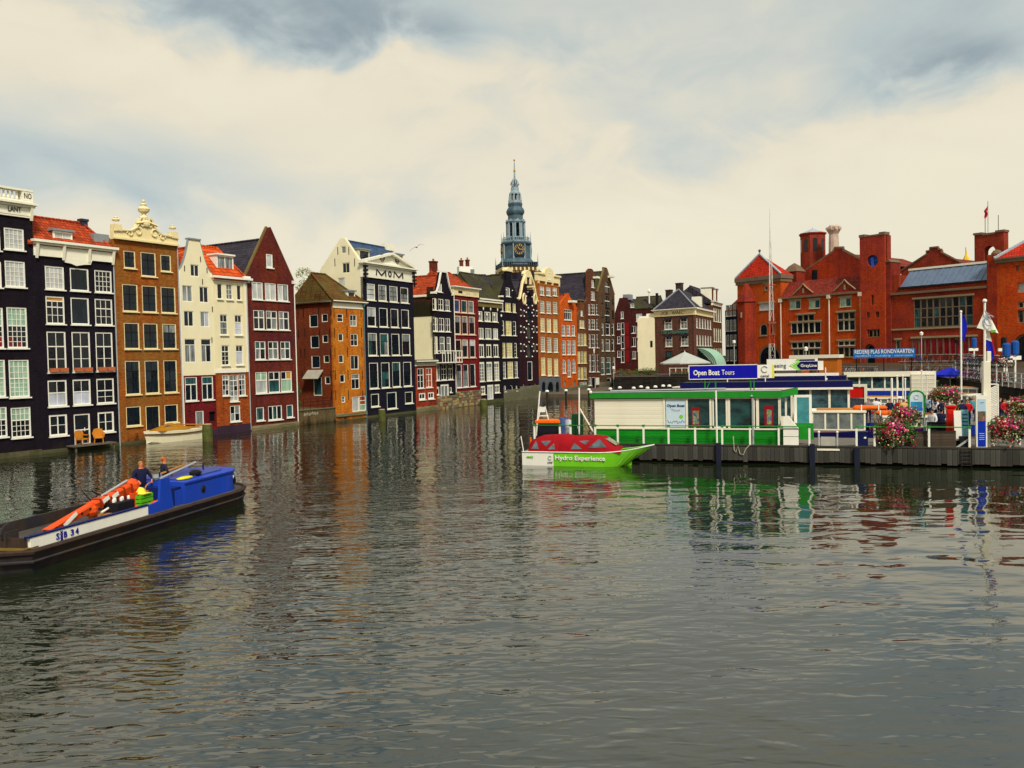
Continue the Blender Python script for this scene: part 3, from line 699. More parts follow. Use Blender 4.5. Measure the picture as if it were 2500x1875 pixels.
def merge(S, H):
    T = Matrix.LocRotScale(H.root.location, H.root.rotation_euler, None).inverted() @ Matrix.LocRotScale(S.root.location, S.root.rotation_euler, None)
    for ch in list(S.root.children): b = ch.matrix_basis.copy(); ch.parent = H.root; ch.matrix_basis = T @ b
    bpy.data.objects.remove(S.root)
def side_of(H, depth, x0=0.):
    """frame of the left flank of a house: local x runs from the back to the front corner"""
    P = H.P+H.d*x0
    return House('flank', None, P-H.n*depth, P.copy(), cat=None)

# ---- corner house: bright orange front, flank's shade partly put into its brown
H = House('canal_house', 'corner house with bright orange brick front, shade-toned brown flank and mossy hipped roof', *hpair(820, 895, LA))
OR = M('bright_orange_brick', (.60, .150, .012), .8, .22, .6, brick=(.22, .07), bump=.5, c2=(.55, .20, .02)); BRN = M('brown_shaded_brick', (.23, .046, .014), .85, .3, .5, brick=(.22, .07), bump=.5, c2=(.15, .036, .018))
w6 = dict(fm=TRIM, fw=.075, bar=.035, sill=False)
for (a, b, c, d, sp) in ((823, 766, 838, 786, '1x2d'), (854, 768, 871, 797, '2x2dc'), (826, 814, 838, 833, '1x1d'), (856, 815, 874, 845, '2x2dc'), (827, 866, 839, 886, '1x1d'),
                         (856, 867, 876, 902, '2x1dn'), (830, 914, 842, 934, '1x1d'), (858, 913, 878, 950, '30:1x1c 70:2x1d'), (834, 967, 843, 983, '1x2c')): H.pwin(a, b, c, d, sp, **w6)
dr = H.pwin(860, 968, 878, 1005, '1x1w', fm=TRIM, sill=False, name='door'); H.pwin(878, 966, 894, 1003, '30:1x1o 30:1x1o 40:1x1g', fm=WHITE, fw=.09, sill=False)
ze = (H.z(815, 740)+H.z(888, 741))/2
H.wall(rect(0, H.W, H.z0, ze), OR)
H.blk('plinth', M('worn_ledge'), 0, H.W, -.16, -.003, .45, .72); H.blk('lower_plinth', MOSS, 0, H.W, -.05, -.003, -.6, .1)
H.blk('frieze', TRIM, 0, H.W, -.06, -.003, ze-.55, ze); cornice(H, -.1, H.W+.15, ze, ze+.2, TRIM, ((0, .3, 0), (.5, .42, 0)))
zr = H.z(811, 672, 2.6)
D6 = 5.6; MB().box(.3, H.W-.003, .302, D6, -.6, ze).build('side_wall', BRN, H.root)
H.roof_par(ze+.15, zr, D6+.2, BROWN_TILE, y0=-.35, x0=-.3, x1=H.W-.05, hipl=.25, hipr=2.7)
d0, d1, e0, e1 = H.box(850, 708, 868, 737, .25); H.dormer(d0, d1, e0, e1, .25, 1.4, TRIM, LEAD, '1x1d')
H.anchors([H.uz(x, y) for x, y in [(xx+k*.022, yy) for k, yy in ((0, 763), (48, 812), (100, 860), (150, 915), (205, 965)) for xx in (815, 846, 881)]], 1.0)
MB().tube([(H.W-.08, -.1, 0), (H.W-.08, -.1, ze-.3), (H.W-.2, -.2, ze)], .055, 6).lathe([(.09, ze-.3), (.17, ze), (.17, ze+.1)], (H.W-.15, -.2), 8).build('drain_pipe', M('green_pipe', (.08, .18, .20)), H.root)
S = side_of(H, D6)
for (a, b, c, d, sp) in ((755, 768, 776, 799, '1x1n'), (785, 766, 800, 786, '1x1d'), (758, 819, 779, 850, '1x1n'), (787, 817, 801, 837, '1x1d'), (760, 868, 781, 899, '1x1n'), (790, 867, 804, 886, '1x1d'), (793, 919, 806, 938, '1x1d')): S.pwin(a, b, c, d, sp, **w6)
S.pwin(765, 920, 786, 966, '1x1t', fm=TRIM, sill=False, name='door')
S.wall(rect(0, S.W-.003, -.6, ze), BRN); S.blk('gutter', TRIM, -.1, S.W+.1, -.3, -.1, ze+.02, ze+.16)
aw = S.box(752, 903, 790, 930)
MB().prismx([(-.9, aw[2]+.25), (-.02, aw[3]), (-.02, aw[3]-.07), (-.86, aw[2]+.2)], aw[0], aw[1]).build('door_awning', M('awning_canvas', (.35, .32, .26), .9), S.root)
S.anchors([S.uz(x, y) for x, y in ((728, 765), (741, 763), (778, 762), (808, 760), (729, 815), (745, 812), (780, 815), (805, 812), (735, 862), (745, 862), (807, 862), (738, 915), (808, 915), (810, 965))], .9)
merge(S, H)
# terrace between the gable house and the corner house
P, Q = planpt(728, LA), planpt(820, LA)
T = House('terrace_wall', 'low stained brick terrace wall with graffiti between two houses', P, Q, 'wall')
OLV = M('stained_brick', (.17, .10, .045), .9, .35, .7, brick=(.22, .07), bump=.5, c2=(.11, .085, .04))
zt = T.z(760, 1001)
MB().box(.005, T.W-.01, 0, 5.4, -.6, zt).build('wall', OLV, T.root); T.blk('coping', GREYST, 0, T.W-.01, -.08, .3, zt, zt+.1)
gf = MB()
for k in range(9):
    u = T.uz(742+k*4, 1010)[0]; z = zt-.35+random.uniform(-.08, .08); gf.tube([(u, -.012, z-.14), (u+.06, -.012, z+.12), (u+.16, -.012, z-.05)], .018, 4)
gf.build('graffiti', M('graffiti_white', (.6, .6, .5)), T.root)
rl = empty('terrace_railing', T.root.location, T.root.rotation_euler.z, 'black iron railing on the terrace beside the corner house', 'railing')
for i in range(5): u = .9+i*.95; MB().tube([(u, .12, zt+.1), (u, .12, zt+1.1)], .03, 5).build('post', IRON, rl)
for h in (.45, .8, 1.1): MB().tube([(.9, .12, zt+h), (4.7, .12, zt+h)], .025, 5).build('rail', IRON, rl)

def leaf_mesh(mb, c, r, n, s, rng=random):
    for _ in range(n):
        while True:
            p = Vector((rng.uniform(-1, 1), rng.uniform(-1, 1), rng.uniform(-1, 1)))
            if p.length < 1: break
        q = Vector((c[0]+p.x*r[0], c[1]+p.y*r[1], c[2]+p.z*r[2]))
        a = Vector((rng.gauss(0, 1), rng.gauss(0, 1), rng.gauss(0, 1))).normalized(); b = a.orthogonal().normalized(); k = s*rng.uniform(.6, 1.3)
        mb.add([q-a*k, q-b*k*.5, q+a*k, q+b*k*.5], [(0, 1, 2, 3)])
    return mb
LEAF = M('leaf_green', (.040, .095, .018), .6, .4, 3, rnd=.2); LEAF2 = M('leaf_yellow_green', (.16, .20, .03), .6, .3, 3)
iv = empty('shrub', T.root.location, T.root.rotation_euler.z, 'dark green shrub against the drain pipe on the terrace', 'shrub')
f = MB()
for k in range(7): leaf_mesh(f, (.45+random.uniform(-.2, .2), .6, zt+.4+k*.34), (.42, .4, .34), 90, .09)
f.build('foliage', LEAF, iv); MB().tube([(.45, .6, zt+.1), (.4, .6, zt+2.4)], .04, 5).build('stem', M('bark', (.06, .04, .025)), iv)
# a tree top showing above the mossy roof
q = at_y(752, 668, 96); tr = empty('tree', (q.x, q.y, 2), 0, 'yellow-green tree top showing above the mossy hipped roof', 'tree')
MB().tube([(0, 0, 0), (.1, 0, 7), (0, 0, q.z-2.2)], [.18, .12, .05], 6).build('trunk', M('bark'), tr)
f = MB()
for k in range(12): leaf_mesh(f, (random.uniform(-1.1, 1.1), random.uniform(-.8, .8), q.z-2+random.uniform(-1.6, .5)), (.6, .6, .4), 60, .1)
f.build('crown', LEAF2, tr)

# ---- navy house with pediment and MOM on the frieze
H = House('canal_house', 'navy blue house with white pediment and large letters on the frieze', *hpair(895, 1016, LB))
NV = M('navy_paint', (.0075, .0075, .024), .6, .3, .8, brick=(.22, .07), bump=.3)
w7 = dict(fm=TRIM, fw=.10, bar=.04, tr=.06, bm=M('dark_sash', (.02, .022, .03), .4))
H.row([(896, 916), (924, 944), (951, 971), (978, 997)], (693, 734), (701, 739), ['1x3w', '2x3c', '2x3c', '40:2x1d 60:2x2c'], **w7)
H.row([(897, 918), (926, 947), (954, 973), (980, 999)], (750, 798), (755, 800), ['50:2x1w 50:1x1d', '2x2dn', '2x2d', '2x2d'], **w7)
H.row([(899, 921), (928, 949), (956, 976), (982, 1002)], (814, 869), (814, 867), ['35:1x1c 65:2x1tn', '35:1x1t 65:2x1tc', '1x2dn', '35:1x1c 65:2x1d'], **w7)
H.row([(902, 924), (931, 952), (958, 978), (985, 1005)], (885, 949), (883, 943), ['35:2x1n 65:1x1n', '35:2x1n 65:2x2tn', '35:2x1t 65:1x1n', '35:2x1n 65:1x1n'], **w7)
H.pwin(906, 961, 926, 993, '1x1d', **w7); H.pwin(945, 957, 969, 998, '1x1n', **w7); H.pwin(989, 956, 1008, 985, '1x1d', **w7)
zf = (H.z(888, 678)+H.z(1004, 688))/2; zc = (H.z(894, 648)+H.z(1012, 664))/2; zp = H.z(957, 621)
H.wall(rect(0, H.W, H.z0, zf), NV); H.blk('plinth', MOSS, 0, H.W, -.06, -.003, -.6, .2)
H.blk('frieze', TRIM, -.05, H.W+.05, -.12, .3, zf, zc); cornice(H, -.2, H.W+.25, zc, zc+.32, TRIM, ((0, .3, 0), (.5, .55, 0)))
zz0 = zc+.32; Wd = H.W
pd = MB().prism([(.2, zz0), (Wd-.2, zz0), (Wd*.53, zp-.15)], -.05, .3).build('pediment', TRIM, H.root)
for a, b in (((-.2, zz0+.05), (Wd*.53, zp)), ((Wd+.2, zz0+.05), (Wd*.53, zp))):
    v = Vector((b[0]-a[0], 0, b[1]-a[1])); nv = Vector((-v.z, 0, v.x)).normalized()*.13
    MB().obox(((a[0]+b[0])/2, -.1, (a[1]+b[1])/2), v/2, (0, .38, 0), nv).build('raking_cornice', TRIM, pd)
EYEW = M('white_paint')
for sx, r in ((-.16, .42), (.14, .36)):
    cx_ = Wd*(.53+sx); cz_ = zz0+.62
    MB().tube([(cx_+r*math.cos(t), -.07, cz_+r*1.2*math.sin(t)) for t in [i*PI/7-.1 for i in range(9)]], .05, 5).tube([(cx_+r*.55*math.cos(t), -.07, cz_-.05+r*.7*math.sin(t)) for t in [i*2*PI/10 for i in range(11)]], .04, 5).ball((cx_, -.06, cz_-.05), .07).build('painted_eye', BLACKP, pd)
# the letters M O M
def stroke(pts, r=.085): return MB().tube([(x, -.14, z) for x, z in pts], r, 5)
lz, lh = (zf+zc)/2, (zc-zf)*.50
for nm, x0, x1 in (('M', .235, .42), ('M', .58, .765)):
    a, b = Wd*x0, Wd*x1; w = b-a
    stroke([(a, lz-lh*.5), (a+w*.06, lz+lh*.5), (a+w*.28, lz+.05), (a+w*.52, lz-lh*.4), (a+w*.78, lz+.02), (a+w*.95, lz+lh*.5), (b, lz-lh*.5)]).build('lettering', BLACKP, H.root)
cx_ = Wd*.5; stroke([(cx_+.24*math.cos(t), lz+lh*.42*math.sin(t)) for t in [i*2*PI/14 for i in range(15)]]).build('lettering', BLACKP, H.root)
for u in (.12, Wd-.12):
    mb = MB()
    for i in range(4): mb.box(u-.22, u+.22, -.5, -.13, zf-.25+i*.42, zf-.05+i*.42)
    mb.tube([(u, -.3, zf-.5), (u, -.3, zc)], .09, 6).build('console', BLACKP, H.root)
ze = zc; zr = (H.z(849, 588, 2.8)+H.z(957, 607, 2.8))/2; D7 = 5.8
MB().box(.3, Wd-.004, .302, D7, -.6, ze).build('side_wall', CREAMW, H.root)
H.roof_par(ze+.1, zr, D7, SLATE, y0=.2, x0=.35, x1=Wd, hipr=.5)
for a, b, c, d, yy in ((878, 607, 903, 638, .9), (965, 619, 985, 643, .9)):
    d0, d1, e0, e1 = H.box(a, b, c, d, yy); H.dormer(d0, d1, e0, e1, yy, 1.6, CREAMW, LEAD, '1x1d')
H.blk('roof_hatch', TRIM, *[H.uz(x, 600, 3)[0] for x in (938, 957)], 2.6, 3.4, zr-.3, zr+.5)
S = side_of(H, D7)
ea = S.z(883, 640); apx, apz = S.uz(836, 583)
S.pwin(833, 601, 845, 619, '1x1c', fm=CREAMW, sill=False); S.pwin(835, 641, 854, 667, '2x1n', fm=CREAMW, sill=False); S.pwin(824, 678, 842, 700, '1x1w', fm=CREAMW, sill=False)
zl = S.z(797, 662)
S.wall([(0, -.6), (S.W-.004, -.6), (S.W-.004, ea-.1), (S.W-.3, ea+.1), (apx+.32, apz), (apx-.32, apz), (0, zl)], CREAMW, th=.35)
MB().tube([(S.W-.3, .15, ea+.15), (apx+.3, .15, apz+.05), (apx-.3, .15, apz+.05), (0, .15, zl+.05)], .1, 5).build('gable_coping', CREAMW, S.root)
S.anchors([S.uz(x, y) for x, y in ((825, 612), (852, 612), (818, 640), (866, 640))], .8)
merge(S, H)

# ---- low brick annex with gutter
H = House('annex', 'low two-storey annex of bright red brick with white windows beside the navy house', *hpair(1016, 1067, LB), cat='annex', dy=-.05)
BRD = M('bright_red_brick', (.50, .055, .016), .8, .3, 1., brick=(.22, .07), bump=.5, c2=(.16, .028, .016))
w8 = dict(fm=WHITE, fw=.09, tr=.08)
H.pwin(1019, 899, 1035, 948, '33:2x1d 67:2X2d', **w8); H.pwin(1040, 898, 1055, 946, '33:2x1o 67:2X2o', **w8)
H.pwin(1023, 959, 1039, 976, '2X1d', fm=WHITE, fw=.17); H.pwin(1045, 957, 1060, 974, '2X1d', fm=WHITE, fw=.17)
zt = H.z(1040, 893); H.wall(rect(0, H.W, H.z0, zt), BRD); H.body(4, zt, BRD)
H.blk('parapet', GREYST, -.02, H.W, -.25, 4, zt+.14, zt+.75); H.blk('gutter', WHITE, -.1, H.W, -.35, -.26, zt+.5, zt+.62); H.blk('lower_gutter', WHITE, -.1, H.W, -.15, -.003, zt, zt+.13)
H.blk('plinth', M('worn_ledge'), 0, H.W, -.12, -.003, -.6, .55)

# ---- dark neck-gable house with balcony, cream flank and red roof
H = House('canal_house', 'near-black house with white-edged neck gable, balcony and cream flank', *hpair(1067, 1113, LB))
DK3 = M('black_purple_brick', (.0095, .0055, .0135), .7, .3, .8, brick=(.22, .07), bump=.4)
w9 = dict(fm=WHITE, fw=.10, tr=.09, bar=.05, split=False)
H.pwin(1068, 692, 1079, 713, '1x1w', **w9)
H.row([(1056, 1066), (1070, 1083), (1087, 1098)], (728, 756), (731, 760), '2X2d', **w9)
H.row([(1057, 1069), (1072, 1085), (1088, 1099)], (775, 809), (777, 810), '2X2dw', **w9)
H.row([(1060, 1069), (1074, 1086), (1091, 1101)], (822, 862), (822, 862), '40:1x1c 60:1x1c', **w9)
H.row([(1063, 1074), (1077, 1091), (1094, 1106)], (889, 929), (888, 927), '30:2x1d 70:2X2cd', **w9)
H.pwin(1066, 944, 1073, 964, '1x1d', **w9); H.pwin(1076, 938, 1096, 981, '2X1c', fm=WHITE, fw=.22, tr=.15, sill=False, name='door'); H.pwin(1098, 945, 1103, 958, '1x1d', **w9)
zsh = (H.z(1048, 714)+H.z(1102, 718))/2; znk = H.z(1073, 664); Wd = H.W; xm = Wd*.5
prof = [(0, zsh), (.5, zsh+.15), (.95, zsh+.9), (1.4, zsh+2.2), (xm-.62, znk)]
ol = [(0, H.z0), (Wd, H.z0)]+[(Wd-u, z) for u, z in prof]+prof[::-1]
H.wall(ol, DK3, th=.4)
for sx in (0, 1): MB().tube([((Wd-u if sx else u), -.05, z+.05) for u, z in prof], .13, 4).build('gable_coping', WHITE, H.root)
H.blk('gable_cap', WHITE, xm-.75, xm+.75, -.15, .45, znk, znk+.2)
for u in (.12, Wd-.12): H.blk('shoulder_stone', WHITE, u-.35, u+.35, -.12, .42, zsh-.12, zsh+.12)
D9 = 6; MB().box(.3, Wd-.004, .402, D9, -.6, zsh-.4).build('side_wall', CREAMW, H.root)
H.roof_perp(zsh-.35, H.z(1063, 672, 1.), D9, RED_TILE, y0=.42, over=0.02)
b0, b1, e0, e1 = H.box(1060, 858, 1104, 884); bal = MB().box(b0, b1+.5, -1.2, -.003, e0-.12, e0).build('balcony', WHITE, H.root)
for i in range(8): u = b0+.05+(b1+.4-b0)*i/7; MB().box(u-.03, u+.03, -1.18, -1.12, e0, e1).build('baluster', WHITE, bal)
MB().box(b0, b1+.5, -1.2, -1.1, e1, e1+.1).box(b0, b0+.08, -1.1, -.01, e1, e1+.1).box(b1+.42, b1+.5, -1.1, -.01, e1, e1+.1).build('handrail', WHITE, bal)
f = MB(); 
for i in range(4): leaf_mesh(f, (b0+.4+i*.8, -.9, e1-.2), (.3, .2, .18), 30, .08)
f.build('balcony_plant', LEAF, bal)
S = side_of(H, D9)
S.wall(rect(0, S.W-.004, 2.5, zsh-.3), CREAMW); za, zb = S.z(1030, 773), zsh-.28
S.blk('brick_band', M('dark_red_brick'), .0, S.W-.02, -.04, -.003, za, zb); S.blk('eave_board', TRIM, 0, S.W-1.0, -.2, -.045, zb-.15, zb+.1); S.blk('brick_stub', M('dark_red_brick'), S.W-.95, S.W-.02, -.2, -.045, zb-.3, zb+1.0)
merge(S, H)
# rubble base shared by the dark and the red house
def rubble(P, Q, z1, label, seed):
    B = House('rubble_plinth', label, P, Q, 'plinth', dy=-.12)
    MB().box(0, B.W, .06, .3, -.6, z1-.05).build('core', GREYST, B.root)
    rng = random.Random(seed); z = -.3; mats = [M('stone_%d' % i, c_, .9, .3, 4, bump=.5) for i, c_ in enumerate(((.26, .21, .12), (.15, .12, .08), (.30, .24, .10), (.20, .10, .07), (.11, .10, .06)))]
    while z < z1-.1:
        h = rng.uniform(.26, .38); x = 0.
        while x < B.W-.12:
            w = min(rng.uniform(.32, .65), B.W-x)
            mb = MB(); mb.bbox(x+.015, x+w-.015, -rng.uniform(.0, .1), .1, z+.015, min(z+h-.015, z1), min(.05, w*.2)); mb.build('stone', mats[rng.randrange(5)], B.root); x += w
        z += h
rubble(planpt(1067, LB), planpt(1113, LB), 1.6, 'mossy rubble stone base under the balcony house', 3)
rubble(planpt(1113.2, LB), planpt(1173, LB), 1.95, 'pale rubble stone base under the dark red house', 5)

# ---- dark red house
H = House('canal_house', 'deep red painted house with cream attic cornice', *hpair(1113, 1173, LB))
DR2 = M('deep_red_paint', (.215, .010, .014), .7, .2, 1, brick=(.22, .07), bump=.3)
w10 = dict(fm=M('pinkish_frame', (.72, .56, .42)), fw=.13, bar=.05, bm=M('dark_sash'), split=False)
H.row([(1109, 1123), (1126, 1141), (1143, 1157)], (731, 762), (734, 766), ['1x2b', '2x2t', '1x2c'], **w10)
H.row([(1110, 1125), (1128, 1142), (1145, 1160)], (770, 816), (773, 818), '35:2x1c 65:1x1d', **w10)
H.row([(1112, 1127), (1129, 1143), (1147, 1161)], (828, 873), (829, 874), ['1x2d', '35:1x1w 65:1x1n', '35:1x1s 65:1x1n'], **w10)
H.row([(1115, 1128), (1131, 1144), (1148, 1161)], (889, 945), (889, 945), '25:2x1d 75:2x2cd', fm=WHITE, fw=.08, bm=M('dark_sash'), split=False)
zf = (H.z(1105, 719)+H.z(1161, 727))/2; zc = (H.z(1105, 698)+H.z(1161, 706))/2
H.wall(rect(0, H.W, H.z0, zf), DR2); H.body(7, zc, DR2)
at = H.blk('attic_frieze', CREAM, -.02, H.W, -.15, .4, zf, zc-.2); cornice(H, -.05, H.W+.05, zc-.2, zc+.05, TRIM, ((0, .3, 0), (.5, .45, 0)))
for i in range(3): H.blk('attic_panel', BLACKP if i == 0 else M('pale_panel', (.62, .56, .40)), H.W*(.16+.3*i), H.W*(.32+.3*i), -.17, -.152, zf+.3, zc-.5)
zr = H.z(1110, 668, 3.0)
H.roof_par(zc-.1, zr, 6, RED_TILE, y0=.4, hipr=1.8)
H.chimney(.6, 3.2, zr-.8, zr+1.2, .9, .7); H.pipe(.06, 1.9, zf, WHITE)
# big rear roof and white roof box with stacks
q = at_y(1150, 662, 118)
R2 = House('rear_house', 'rear house with dark roof, white gable wall and two chimney stacks above the red roof', Vector((q.x-5.2, 116.)), Vector((q.x+2.8, 119.)), 'house')
zA = R2.z(1110, 668); MB().box(0, R2.W, 0, 5, -.6, zA-1.6).build('wall', M('chimney_brick'), R2.root)
R2.roof_par(zA-1.6, zA+.1, 5, DARK_TILE, y0=-.2)
a0 = R2.uz(1122, 660)[0]; a1 = R2.uz(1152, 660)[0]; zB = R2.z(1137, 650)
MB().prism([(a0, zA-1.5), (a1+1.2, zA-1.5), (a1+.1, zB), (a0, zB)], .2, 1.2).build('white_gable', WHITE, R2.root)
R2.chimney(a0+.5, .7, zB, zB+.9, .45, .4); R2.chimney(a1-.4, .7, zB, zB+1.0, .45, .4)

# ---- dark house with long tiled roof
H = House('canal_house', 'near-black house with mossy tiled roof and cream tie-plate dots', *hpair(1173, 1230, LB), dy=.02)
w11 = dict(fm=TRIM, fw=.13, tr=.1, bar=.05, split=False)
H.row([(1167, 1178), (1183, 1198), (1202, 1215)], (761, 785), (761, 785), '2X1c', **w11)
H.row([(1169, 1181), (1185, 1200), (1204, 1216)], (802, 828), (800, 828), '2X1cw', **w11)
H.row([(1170, 1182), (1187, 1200), (1205, 1217)], (841, 873), (839, 871), '2X1d', head=.12, **w11)
H.row([(1171, 1183), (1188, 1202), (1207, 1219)], (884, 932), (882, 928), '25:2x1c 75:2x4wc', head=.18, fm=TRIM, fw=.1, bar=.05, split=False)
H.pwin(1174, 942, 1185, 963, '2x2c', head=.12, **w11); H.pwin(1190, 939, 1205, 977, '2X1dw', head=.15, fm=WHITE, fw=.14, split=False, sill=False, name='door'); H.pwin(1208, 938, 1220, 959, '2x2c', head=.12, **w11)
ze = (H.z(1163, 734)+H.z(1217, 734))/2
H.wall(rect(0, H.W, H.z0, ze), DK3); H.body(7, ze, DK3)
H.blk('gutter', TRIM, 0, H.W-.1, -.3, -.003, ze-.28, ze-.06); H.blk('moss_band', M('mossy_coping'), 0, H.W-.1, -.12, -.003, ze-.9, ze-.3)
zr = (H.z(1160, 679, 3)+H.z(1221, 672, 3))/2
H.roof_par(ze, zr, 6.4, MOSSY_TILE, y0=-.25, hipl=.6); H.blk('upper_gutter', TRIM, 0, H.W-.1, -.4, -.26, ze+.02, ze+.22)
for i in range(4): u = H.W*(.02+.31*i)+.1; MB().ball((u, -.06, ze-1.9), (.2, .08, .2)).build('tie_plate', TRIM, H.root)
for i in range(3): u = H.W*(.2+.3*i); MB().ball((u, -.06, ze-1.1), (.11, .08, .26)).build('tie_plate', TRIM, H.root)
H.blk('plinth', MOSS, 0, H.W, -.1, -.003, -.6, .5); H.blk('roof_vent', LEAD, H.W*.62, H.W*.62+.4, 3, 3.4, zr-.2, zr+.7)

# ---- dark spout-gable house
H = House('canal_house', 'near-black house with plain spout gable, cream cap and windows painted lamplit yellow', *hpair(1230, 1270, LB))
w12 = dict(fm=TRIM, fw=.09, bar=.05, split=False, tr=.08)
H.pwin(1235, 702, 1245, 724, '1x1c', fm=WHITE, fw=.1)
H.row([(1222, 1229), (1234, 1247), (1252, 1259)], (739, 761), (740, 762), ['1x3c', '2X2l', '1x3l'], **w12)
H.row([(1223, 1231), (1235, 1249), (1253, 1260)], (783, 819), (784, 819), ['1x3d', '3x4l', '1x3d'], **w12)
H.row([(1226, 1234), (1237, 1251), (1256, 1262)], (837, 873), (837, 873), ['1x4l', '3x5l', '1x4d'], **w12)
H.row([(1228, 1235), (1239, 1253), (1257, 1264)], (884, 924), (882, 922), ['1x4c', '3x5l', '1x4c'], **w12)
H.pwin(1230, 941, 1235, 956, '1x1c', arched=True, **w12); H.pwin(1243, 940, 1252, 971, '1x1n', fm=TRIM, fw=.06, sill=False, arched=True, name='door'); H.pwin(1259, 941, 1263, 954, '1x1c', arched=True, **w12)
zsh = (H.z(1219, 724)+H.z(1263, 727))/2; zt = H.z(1238, 662); Wd = H.W; xm = Wd*.47
H.wall([(0, H.z0), (Wd, H.z0), (Wd, zsh), (xm+.75, zt-1.2), (xm+.75, zt), (xm-.75, zt), (xm-.75, zt-1.2), (0, zsh)], DK3, th=.4)
MB().prism([(xm-.9, zt), (xm+.9, zt), (xm+.9, zt+.2), (xm+.5, zt+.5), (xm, zt+.62), (xm-.5, zt+.5), (xm-.9, zt+.2)], -.15, .5).build('gable_cap', CREAM, H.root)
H.blk('shoulder_stone', TRIM, -.2, .35, -.15, .42, zsh-.1, zsh+.12); H.blk('shoulder_stone', TRIM, Wd-.35, Wd+.1, -.15, .42, zsh-.1, zsh+.12)
H.body(7, zsh, DK3); H.roof_perp(zsh, zt-.4, 7, MOSSY_TILE, y0=.41, over=0); H.blk('plinth', GREYST, 0, Wd, -.1, -.003, -.6, 1.6)
MB().ball((xm-.9, -.04, zsh+1.0), .09).ball((xm+.9, -.04, zsh+1.0), .09).build('tie_plate', TRIM, H.root)

# ---- purple warehouse with loading doors
H = House('warehouse', 'dark purple warehouse with cream neck gable and a column of arched loading doors', *hpair(1270, 1317, LB), dy=.02)
PUR = M('purple_brick', (.032, .007, .014), .75, .3, .8, brick=(.22, .07), bump=.4)
Wd = H.W; xm = Wd*.5
dots = []
for i, (ya, yb) in enumerate(((716, 749), (755, 788), (795, 828), (838, 874))):
    u0, u1, z0, z1 = H.box(1286, ya, 1297, yb); sh = H.win(u0, u1, z0, z1, '1x1n', fm=M('dark_shutter', (.010, .014, .024), .5), fw=.06, arched=True, sill=False, name='loading_door')
    dots += [(u0-.22, z1-.5), (u1+.22, z1-.5), (u0-.22, z0+.2), (u1+.22, z0+.2), (xm+.02, z1+.18)]
    if i:
        for a, b in ((1272, 1278), (1303, 1309)):
            v0, v1, y0_, y1_ = H.box(a, ya+2, b, yb-18); H.win(v0, v1, y0_, y1_, '1x1d', fm=M('grey_shutter', (.10, .09, .11)), fw=.12, sill=False)
            dots += [(v0-.15, y1_), (v1+.15, y1_-.1), (v0-.15, y0_-.1), (v1+.15, y0_-.1)]
H.pwin(1288, 882, 1300, 929, '1x1n', fm=WHITE, fw=.12, sill=False, name='door')
H.pwin(1288, 937, 1298, 962, '1x1n', fm=PUR, fw=.05, arched=True, sill=False, name='door'); H.pwin(1277, 936, 1281, 950, '1x1c', arched=True, fm=PUR, fw=.05, sill=False); H.pwin(1305, 935, 1309, 948, '1x1c', arched=True, fm=PUR, fw=.05, sill=False)
zsh = (H.z(1267, 731)+H.z(1312, 735))/2; znk = H.z(1286, 672)
prof = [(0, zsh), (.35, zsh+.1), (.8, zsh+1.0), (1.35, zsh+2.4), (xm-.95, znk)]
H.wall([(0, H.z0), (Wd, H.z0)]+[(Wd-u, z) for u, z in prof]+prof[::-1], PUR, th=.4)
for sx in (0, 1): MB().tube([((Wd-u if sx else u), -.08, z) for u, z in prof], .22, 5).build('gable_scroll', CREAM, H.root)
MB().prism([(xm-1.0, znk-1.3), (xm-.55, znk-1.3), (xm-.55, znk-.3), (xm+.55, znk-.3), (xm+.55, znk-1.3), (xm+1.0, znk-1.3), (xm+1.0, znk), (xm+1.1, znk+.15), (xm+.8, znk+.55), (xm, znk+.8), (xm-.8, znk+.55), (xm-1.1, znk+.15), (xm-1.0, znk)], -.2, .45).build('gable_top', CREAM, H.root)
MB().tube([(xm, -.9, znk-2.0), (xm, .2, znk-2.0)], .16, 6).box(xm-.45, xm+.45, -1.0, -.1, znk-1.85, znk-1.6).build('hoist_beam', CREAM, H.root)
for x in (1278.5, 1305):
    u, z = H.uz(x, 730); MB().tube([(u+.42*math.cos(t), -.06, z+.75*math.sin(t)) for t in [i*2*PI/12 for i in range(13)]], .17, 5).build('oval_frame', CREAM, H.root)
dm = MB().ball((0, 0, 0), .13, 6, 4).mesh('tie_dot', WHITE, True)
for u, z in dots: o = link('tie_dot', dm, H.root); o.location = (u, -.03, z)
H.body(7, zsh, PUR); H.roof_perp(zsh, znk-.6, 7, DARK_TILE, y0=.41, over=0); H.blk('plinth', GREYST, 0, Wd, -.1, -.003, -.6, 1.9)

# ================================================================== houses at the far end of the row
def zt_(ox, oy, k): return lambda b: (ox+b[0]*k, oy+b[1]*k, ox+b[2]*k, oy+b[3]*k)
zA_ = zt_(1280, 640, .2049)
def zw(H, f, boxes, spec, **k): return [H.pwin(*f(b), spec, **k) for b in boxes]
wf = dict(split=False, fm=WHITE, fw=.1, bar=.05, tr=.08)
H = House('canal_house', 'tall orange house with cream arched attic and dark arches at its foot', *hpair(1317, 1370, LB))
OR2 = M('warm_orange_brick', (.46, .130, .022), .8, .22, .6, brick=(.22, .07), bump=.4)
for ya, yb, sp in ((290, 395, '40:2x1w 60:2x1c'), (460, 605, '3x5c'), (665, 830, '3x5l'), (890, 1068, '3x6c'), (1135, 1348, '3x6l')):
    k = (ya-290)*.018
    zw(H, zA_, [(186+k, ya, 236+k, yb), (262+k, ya+8, 312+k, yb+6), (339+k, ya+14, 389+k, yb+8)], sp, **{**wf, 'fm': TRIM})
zs_ = H.z(1340, 921)
up = H.holes; H.holes = []
